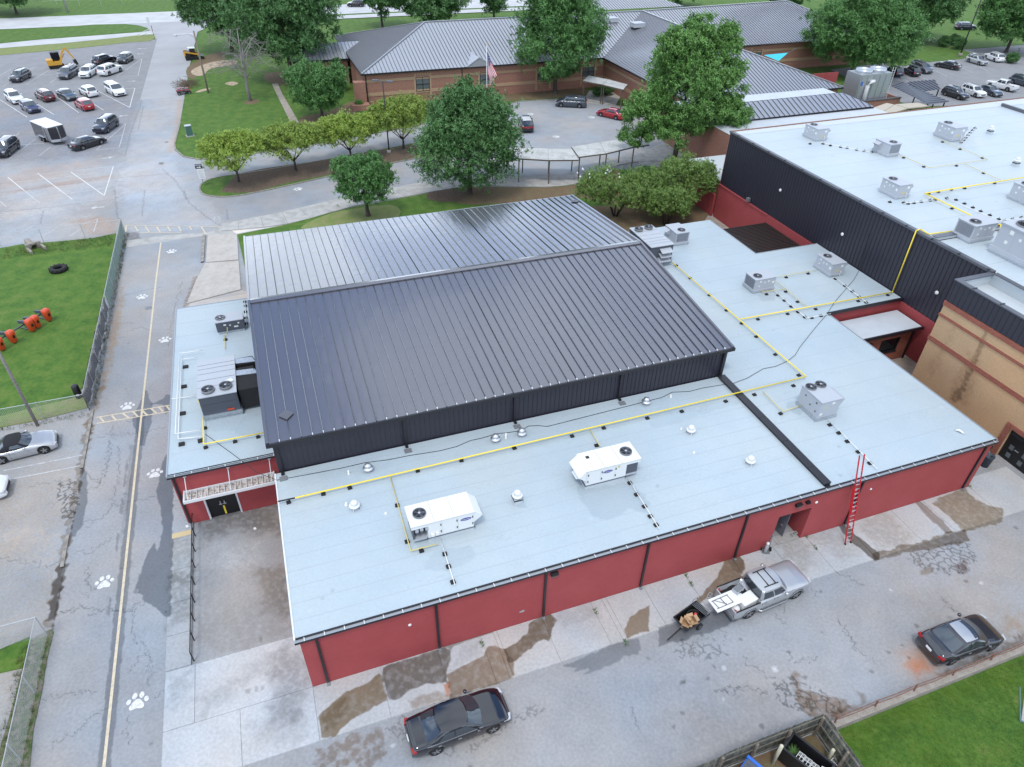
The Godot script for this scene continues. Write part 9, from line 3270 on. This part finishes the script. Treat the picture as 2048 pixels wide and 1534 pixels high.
	for y in [0.85]:
		s = st()
		bar(s,Vector3(-5.55,y,-13.2),Vector3(-5.55,y,-3.36),0.05,0.05)
		part(t,"rail",s,M["black"])
	t = thing("tactile_plate","pale yellow plate lying across the kerbed walk","plate")
	s = st()
	box2(s,-6.84,-5.75,0.145,0.165,-12.47,-12.08)
	part(t,"plate",s,M["yellow_paint"])
	mat("plate_yellow",lin(0.52,0.42,0.24),0.8)
	t.get_child(0).material_override = M["plate_yellow"]
	for q in [[Vector3(-9.72,0,-41.16),"street",0.3],[Vector3(-8.62,0,-8.89),"street",0.16],[Vector3(4.05,0,-58.6),"parking_lot",0.35]]:
		s = st()
		lathe(s,Vector3(q[0].x,0.006,q[0].z),[[q[2],0.0],[q[2],0.008],[q[2] * 0.86,0.008],[q[2] * 0.84,0.003],[0.01,0.003]],20)
		part(get_node(q[1]),"manhole_lid",s,M["steel_grey"])
	for p in [Vector3(-2.14,0,-11.42),Vector3(-6,0,-12.82)]:
		t = thing("paper_scrap","scrap of white paper on the ramp" if p.x > -3 else "scrap of white paper on the kerbed walk","litter",p + Vector3(0,0.04 if p.x > -3 else 0.15,0))
		s = st()
		box(s,Vector3(0,0.01,0),Vector3(0.14,0.01,0.18),Basis(Vector3.UP,0.4) * Basis(Vector3.RIGHT,0.15))
		part(t,"paper",s,M["white_plastic"])
	for q in [[Vector3(29.65,0,-0.03),"weed tuft right outside the open door's jamb"],[Vector3(29.62,0,0.96),"weed tuft midway along the joint beside the ladder"],[Vector3(21.12,0,0.2),"weed tuft at the wall end of the joint above the black cart"],[Vector3(21.08,0,0.79),"small weed tuft midway along the joint above the black cart"],[Vector3(15.16,0,0.67),"weed tuft beside the narrow strip near the middle wall lamp"],[Vector3(15.86,0,2.89),"weed tuft where the narrow strip meets the asphalt"],[Vector3(8.66,0,0.51),"weed tuft between the two large brown stains"],[Vector3(42.87,0,0.01),"weed tuft at the red wall's end by the bins"]]:
		joint_weed(q[0] + Vector3(0,0.03,0),q[1])
	build_rear_edge()
func joint_weed(p: Vector3,label: String) -> void:
	var t := thing("joint_weed",label,"weed",p,0.0,"weed tufts in the apron joints")
	var s := st()
	for i in 26:
		var an := rng.randf() * TAU
		var d := Vector3(cos(an),0,sin(an))
		var b := d * rng.randf_range(0.0,0.08) + Vector3(0,0,rng.randf_range(-0.18,0.18))
		tri(s,b + d.rotated(Vector3.UP,1.57) * 0.018,b - d.rotated(Vector3.UP,1.57) * 0.018,b + d * rng.randf_range(0.06,0.16) + Vector3(0,rng.randf_range(0.05,0.16),0))
	mat("weed_green",lin(0.06,0.13,0.025),0.8)
	part(t,"blades",s,M["weed_green"])
func build_rear_edge() -> void:
	var t := thing("retaining_wall","low stained concrete wall between the yard and the rear lawn","wall")
	var s := st()
	box2(s,23.1,60,-0.05,0.46,10.02,10.36)
	part(t,"wall",s,M["retaining"])
	t = thing("rusty_rail","rusty bent pipe rail on the low wall","railing")
	var xs := [23.2,25.6,28.0,30.5,33.05,35.6,38.2]
	for x in xs:
		s = st()
		bar(s,Vector3(x,0.45,10.14),Vector3(x,1.0,10.1),0.06,0.06)
		part(t,"post",s,M["rust"])
	for y in [0.98,0.62]:
		s = st()
		for i in xs.size() - 1:
			tube(s,[Vector3(xs[i],y + rng.randf_range(-0.02,0.02),10.1),Vector3((xs[i] + xs[i + 1]) / 2,y - 0.04,10.12),Vector3(xs[i + 1],y,10.1)],0.022,6)
		part(t,"rail",s,M["rust"])
	t = thing("board_fence","weathered grey board fence round the bin yard","fence")
	var variants := []
	for i in 4:
		s = st()
		var h := 1.74 + i * 0.025
		box2(s,-0.066,0.066,0.05,h,-0.011,0.011)
		variants.append(done(s))
	for i in 66:
		var x := 22.1 - i * 0.143
		inst(t,"board",variants[rng.randi() % 4],M["fence_wood_%d" % (rng.randi() % 4)],Transform3D(Basis(Vector3.BACK,rng.randf_range(-0.012,0.012)),Vector3(x,0,10.05 + rng.randf_range(-0.008,0.008) + 0.10 * smoothstep(17.5,16.0,x))))
	for i in 38:
		inst(t,"board",variants[rng.randi() % 4],M["fence_wood_%d" % (rng.randi() % 4)],Transform3D(Basis(Vector3.UP,PI / 2) * Basis(Vector3.BACK,rng.randf_range(-0.012,0.012)),Vector3(22.24 + rng.randf_range(-0.008,0.008),0,10.14 + i * 0.143)))
	for y in [0.3,0.95,1.6]:
		s = st()
		box2(s,12.7,22.15,y - 0.045,y + 0.045,10.075,10.115)
		part(t,"rail",s,M["fence_wood_3"])
		s = st()
		box2(s,22.13,22.17 + 0.045,y - 0.045,y + 0.045,10.13,15.5)
		part(t,"rail",s,M["fence_wood_3"])
	for x in [22.1,20.3,18.5,16.7,14.9]:
		s = st()
		box2(s,x - 0.05,x + 0.05,0,1.7,10.12,10.22)
		part(t,"post",s,M["post_wood"])
	for z in [11.8,13.6]:
		s = st()
		box2(s,22.03,22.13,0,1.7,z - 0.05,z + 0.05)
		part(t,"post",s,M["post_wood"])
	s = st()
	flat(s,rect(12.7,22.2,10.1,17.5),0.012)
	sheet_of("bin_yard_floor",s,M["earth"])
	for q in [[Vector3(19.45,0.01,10.6),1.75,"cream steel bollard standing left of the open bin"],[Vector3(21.85,0.01,11.35),1.2,"cream steel bollard with a rust streak right of the open bin"]]:
		t = thing("bollard",q[2],"bollard",q[0])
		s = st(true)
		lathe(s,Vector3.ZERO,[[0.085,0.0],[0.085,q[1] - 0.04],[0.06,q[1]],[0.01,q[1] + 0.01]],14)
		part(t,"tube",s,M["bollard"])
	t = thing("waste_bin","open black bin holding white plastic crates and a plant","bin",Vector3(20.57,0.01,11.23),-1.14)
	s = st()
	for b in [[-0.98,0.98,-0.5,-0.45],[-0.98,0.98,0.45,0.5],[-0.98,-0.93,-0.45,0.45],[0.93,0.98,-0.45,0.45]]:
		box2(s,b[0],b[1],0.15,1.18,b[2],b[3])
	box2(s,-0.93,0.93,0.15,0.2,-0.45,0.45)
	for b in [[-1.03,1.03,-0.54,-0.44],[-1.03,1.03,0.44,0.54],[-1.03,-0.92,-0.44,0.44],[0.92,1.03,-0.44,0.44]]:
		box2(s,b[0],b[1],1.18,1.23,b[2],b[3])
	part(t,"tub",s,M["black"])
	for x in [-0.8,0.8]:
		s = st(true)
		lathe(s,Vector3(x,0.09,0.0),[[0.03,-0.4],[0.09,-0.4],[0.09,0.4],[0.03,0.4]],12,Basis(Vector3.RIGHT,PI / 2))
		part(t,"wheel",s,M["black_rubber"])
	var tr := t.transform
	for i in 3:
		var c := thing("plastic_crate",["white lattice crate leaning at the plant's end of the black bin","white lattice crate in the middle of the black bin","white lattice crate by the crumpled sheets in the black bin"][i],"crate",tr * Vector3(-0.25 + i * 0.32,0.95,0.12),-1.14)
		s = st()
		for k in 3:
			bar(s,Vector3(-0.14 + k * 0.14,0,-0.2),Vector3(-0.14 + k * 0.14,0.06,0.2),0.02,0.02)
			bar(s,Vector3(-0.15,0.01,-0.18 + k * 0.18),Vector3(0.15,0.05,-0.18 + k * 0.18),0.02,0.02)
			bar(s,Vector3(-0.14 + k * 0.14,-0.25,-0.2),Vector3(-0.14 + k * 0.14,0,-0.2),0.02,0.02)
		for y in [-0.22,-0.1]:
			bar(s,Vector3(-0.15,y,-0.2),Vector3(0.15,y,-0.2),0.02,0.02)
		part(c,"lattice",s,M["white_plastic"])
	t = thing("discarded_plant","green spiky plant thrown in the black bin","plant",tr * Vector3(-0.6,0.8,0.1))
	s = st()
	for i in 30:
		var an := i * 2.4
		var d := Vector3(cos(an),0,sin(an))
		var l := rng.randf_range(0.2,0.36)
		tri(s,d.rotated(Vector3.UP,1.57) * 0.025,-d.rotated(Vector3.UP,1.57) * 0.025,d * l + Vector3(0,0.36 - l * 0.4,0))
	part(t,"leaves",s,M["weed_green"])
	t = thing("crumpled_sheet","crumpled pale sheets at the end of the black bin","litter",tr * Vector3(0.72,0.9,0.15))
	s = st()
	for i in 5:
		box(s,Vector3(rng.randf_range(-0.15,0.15),0.05 * i,rng.randf_range(-0.2,0.2)),Vector3(0.3,0.012,0.22),Basis(Vector3(rng.randf(),1,rng.randf()).normalized(),rng.randf() * 3.0) * Basis(Vector3.RIGHT,0.4))
	part(t,"sheets",s,M["white_plastic"])
	t = thing("lidded_bin","dumpster with a blue edged lid beside the board fence","dumpster",Vector3(17.38,0.01,11.45),0.43)
	s = st()
	box2(s,-0.9,0.9,0.1,1.2,-0.75,0.75)
	part(t,"tub",s,M["blue_lid"])
	for k in 2:
		s = st()
		box2(s,-0.92 + k * 0.93,-0.02 + k * 0.93,1.2,1.26,-0.7,0.8)
		var l := part(t,"lid",s,M["unit_dark"])
		for i in 4:
			s = st()
			box2(s,-0.85 + k * 0.93 + i * 0.2,-0.80 + k * 0.93 + i * 0.2,1.26,1.285,-0.6,0.7)
			part(l,"lid_rib",s,M["unit_dark"])
	s = st()
	box2(s,0.92,1.06,1.1,1.28,-0.78,0.82)
	part(t,"blue_edge",s,M["blue_lid"])
	t = thing("plastic_crate","pale wire crate on the ground beside the black bin's end","crate",Vector3(22.1,0,11.61),0.3)
	s = st()
	for k in 4:
		bar(s,Vector3(-0.25 + k * 0.17,0.3,-0.2),Vector3(-0.25 + k * 0.17,0.3,0.2),0.02,0.02)
		bar(s,Vector3(-0.25 + k * 0.17,0.0,-0.2),Vector3(-0.25 + k * 0.17,0.3,-0.2),0.02,0.02)
	bar(s,Vector3(-0.27,0.3,-0.2),Vector3(0.28,0.3,-0.2),0.02,0.02)
	bar(s,Vector3(-0.27,0.3,0.2),Vector3(0.28,0.3,0.2),0.02,0.02)
	bar(s,Vector3(-0.27,0.02,-0.2),Vector3(0.28,0.02,-0.2),0.02,0.02)
	part(t,"lattice",s,M["white_plastic"])
	t = thing("metal_frame","corner of a blue steel frame with a grey slab at the rear lawn","frame",(Vector3(32.44,0,12.94)) + Vector3(0.2,0.06,0.3),0.6)
	s = st()
	bar(s,Vector3(-0.4,0.0,-0.6),Vector3(0.6,1.2,-1.2),0.06,0.06)
	bar(s,Vector3(-0.4,0.05,-0.6),Vector3(1.4,0.05,0.9),0.06,0.06)
	part(t,"tube",s,M["utility_green"])
	s = st()
	box2(s,-0.3,1.8,0.0,0.12,-0.6,1.0)
	part(t,"slab",s,M["concrete_pale"])
	rear_grass()
func rear_grass() -> void:
	var s := st()
	for i in 6:
		var an := i * 1.05
		var d := Vector3(cos(an),0,sin(an))
		tri(s,d * 0.1 - d.rotated(Vector3.UP,1.57) * 0.02,d * 0.1 + d.rotated(Vector3.UP,1.57) * 0.02,d * 0.75 + Vector3(0,0.8,0))
	var mm := MultiMesh.new()
	mm.transform_format = MultiMesh.TRANSFORM_3D
	mm.use_colors = true
	mm.mesh = done(s)
	var n := 26000
	mm.instance_count = n
	var pn := FastNoiseLite.new()
	pn.seed = 3
	pn.frequency = 0.35
	for i in n:
		var x := rng.randf_range(23.2,40.0)
		var z := rng.randf_range(10.5,17.0)
		var q := pn.get_noise_2d(x,z)
		mm.set_instance_transform(i,Transform3D(Basis(Vector3.UP,rng.randf() * TAU).scaled(Vector3.ONE * rng.randf_range(0.07,0.14) * (1.0 + 0.9 * maxf(q,0.0) + 0.6 * smoothstep(12.2,10.6,z))),Vector3(x,0.06,z)))
		mm.set_instance_color(i,Color(0.036,0.105,0.008).lerp(Color(0.115,0.215,0.016),clampf(rng.randf() * 0.7 + 0.1 + q * 1.1 + 0.5 * smoothstep(12.4,10.8,z),0,1)))
	var o := MultiMeshInstance3D.new()
	o.name = "lawn_blades"
	o.multimesh = mm
	o.material_override = M["leaves"]
	add_child(o)
	o.set_meta("kind","stuff")
	o.set_meta("label","uneven green blades covering the rear lawn")
	o.set_meta("category","grass")
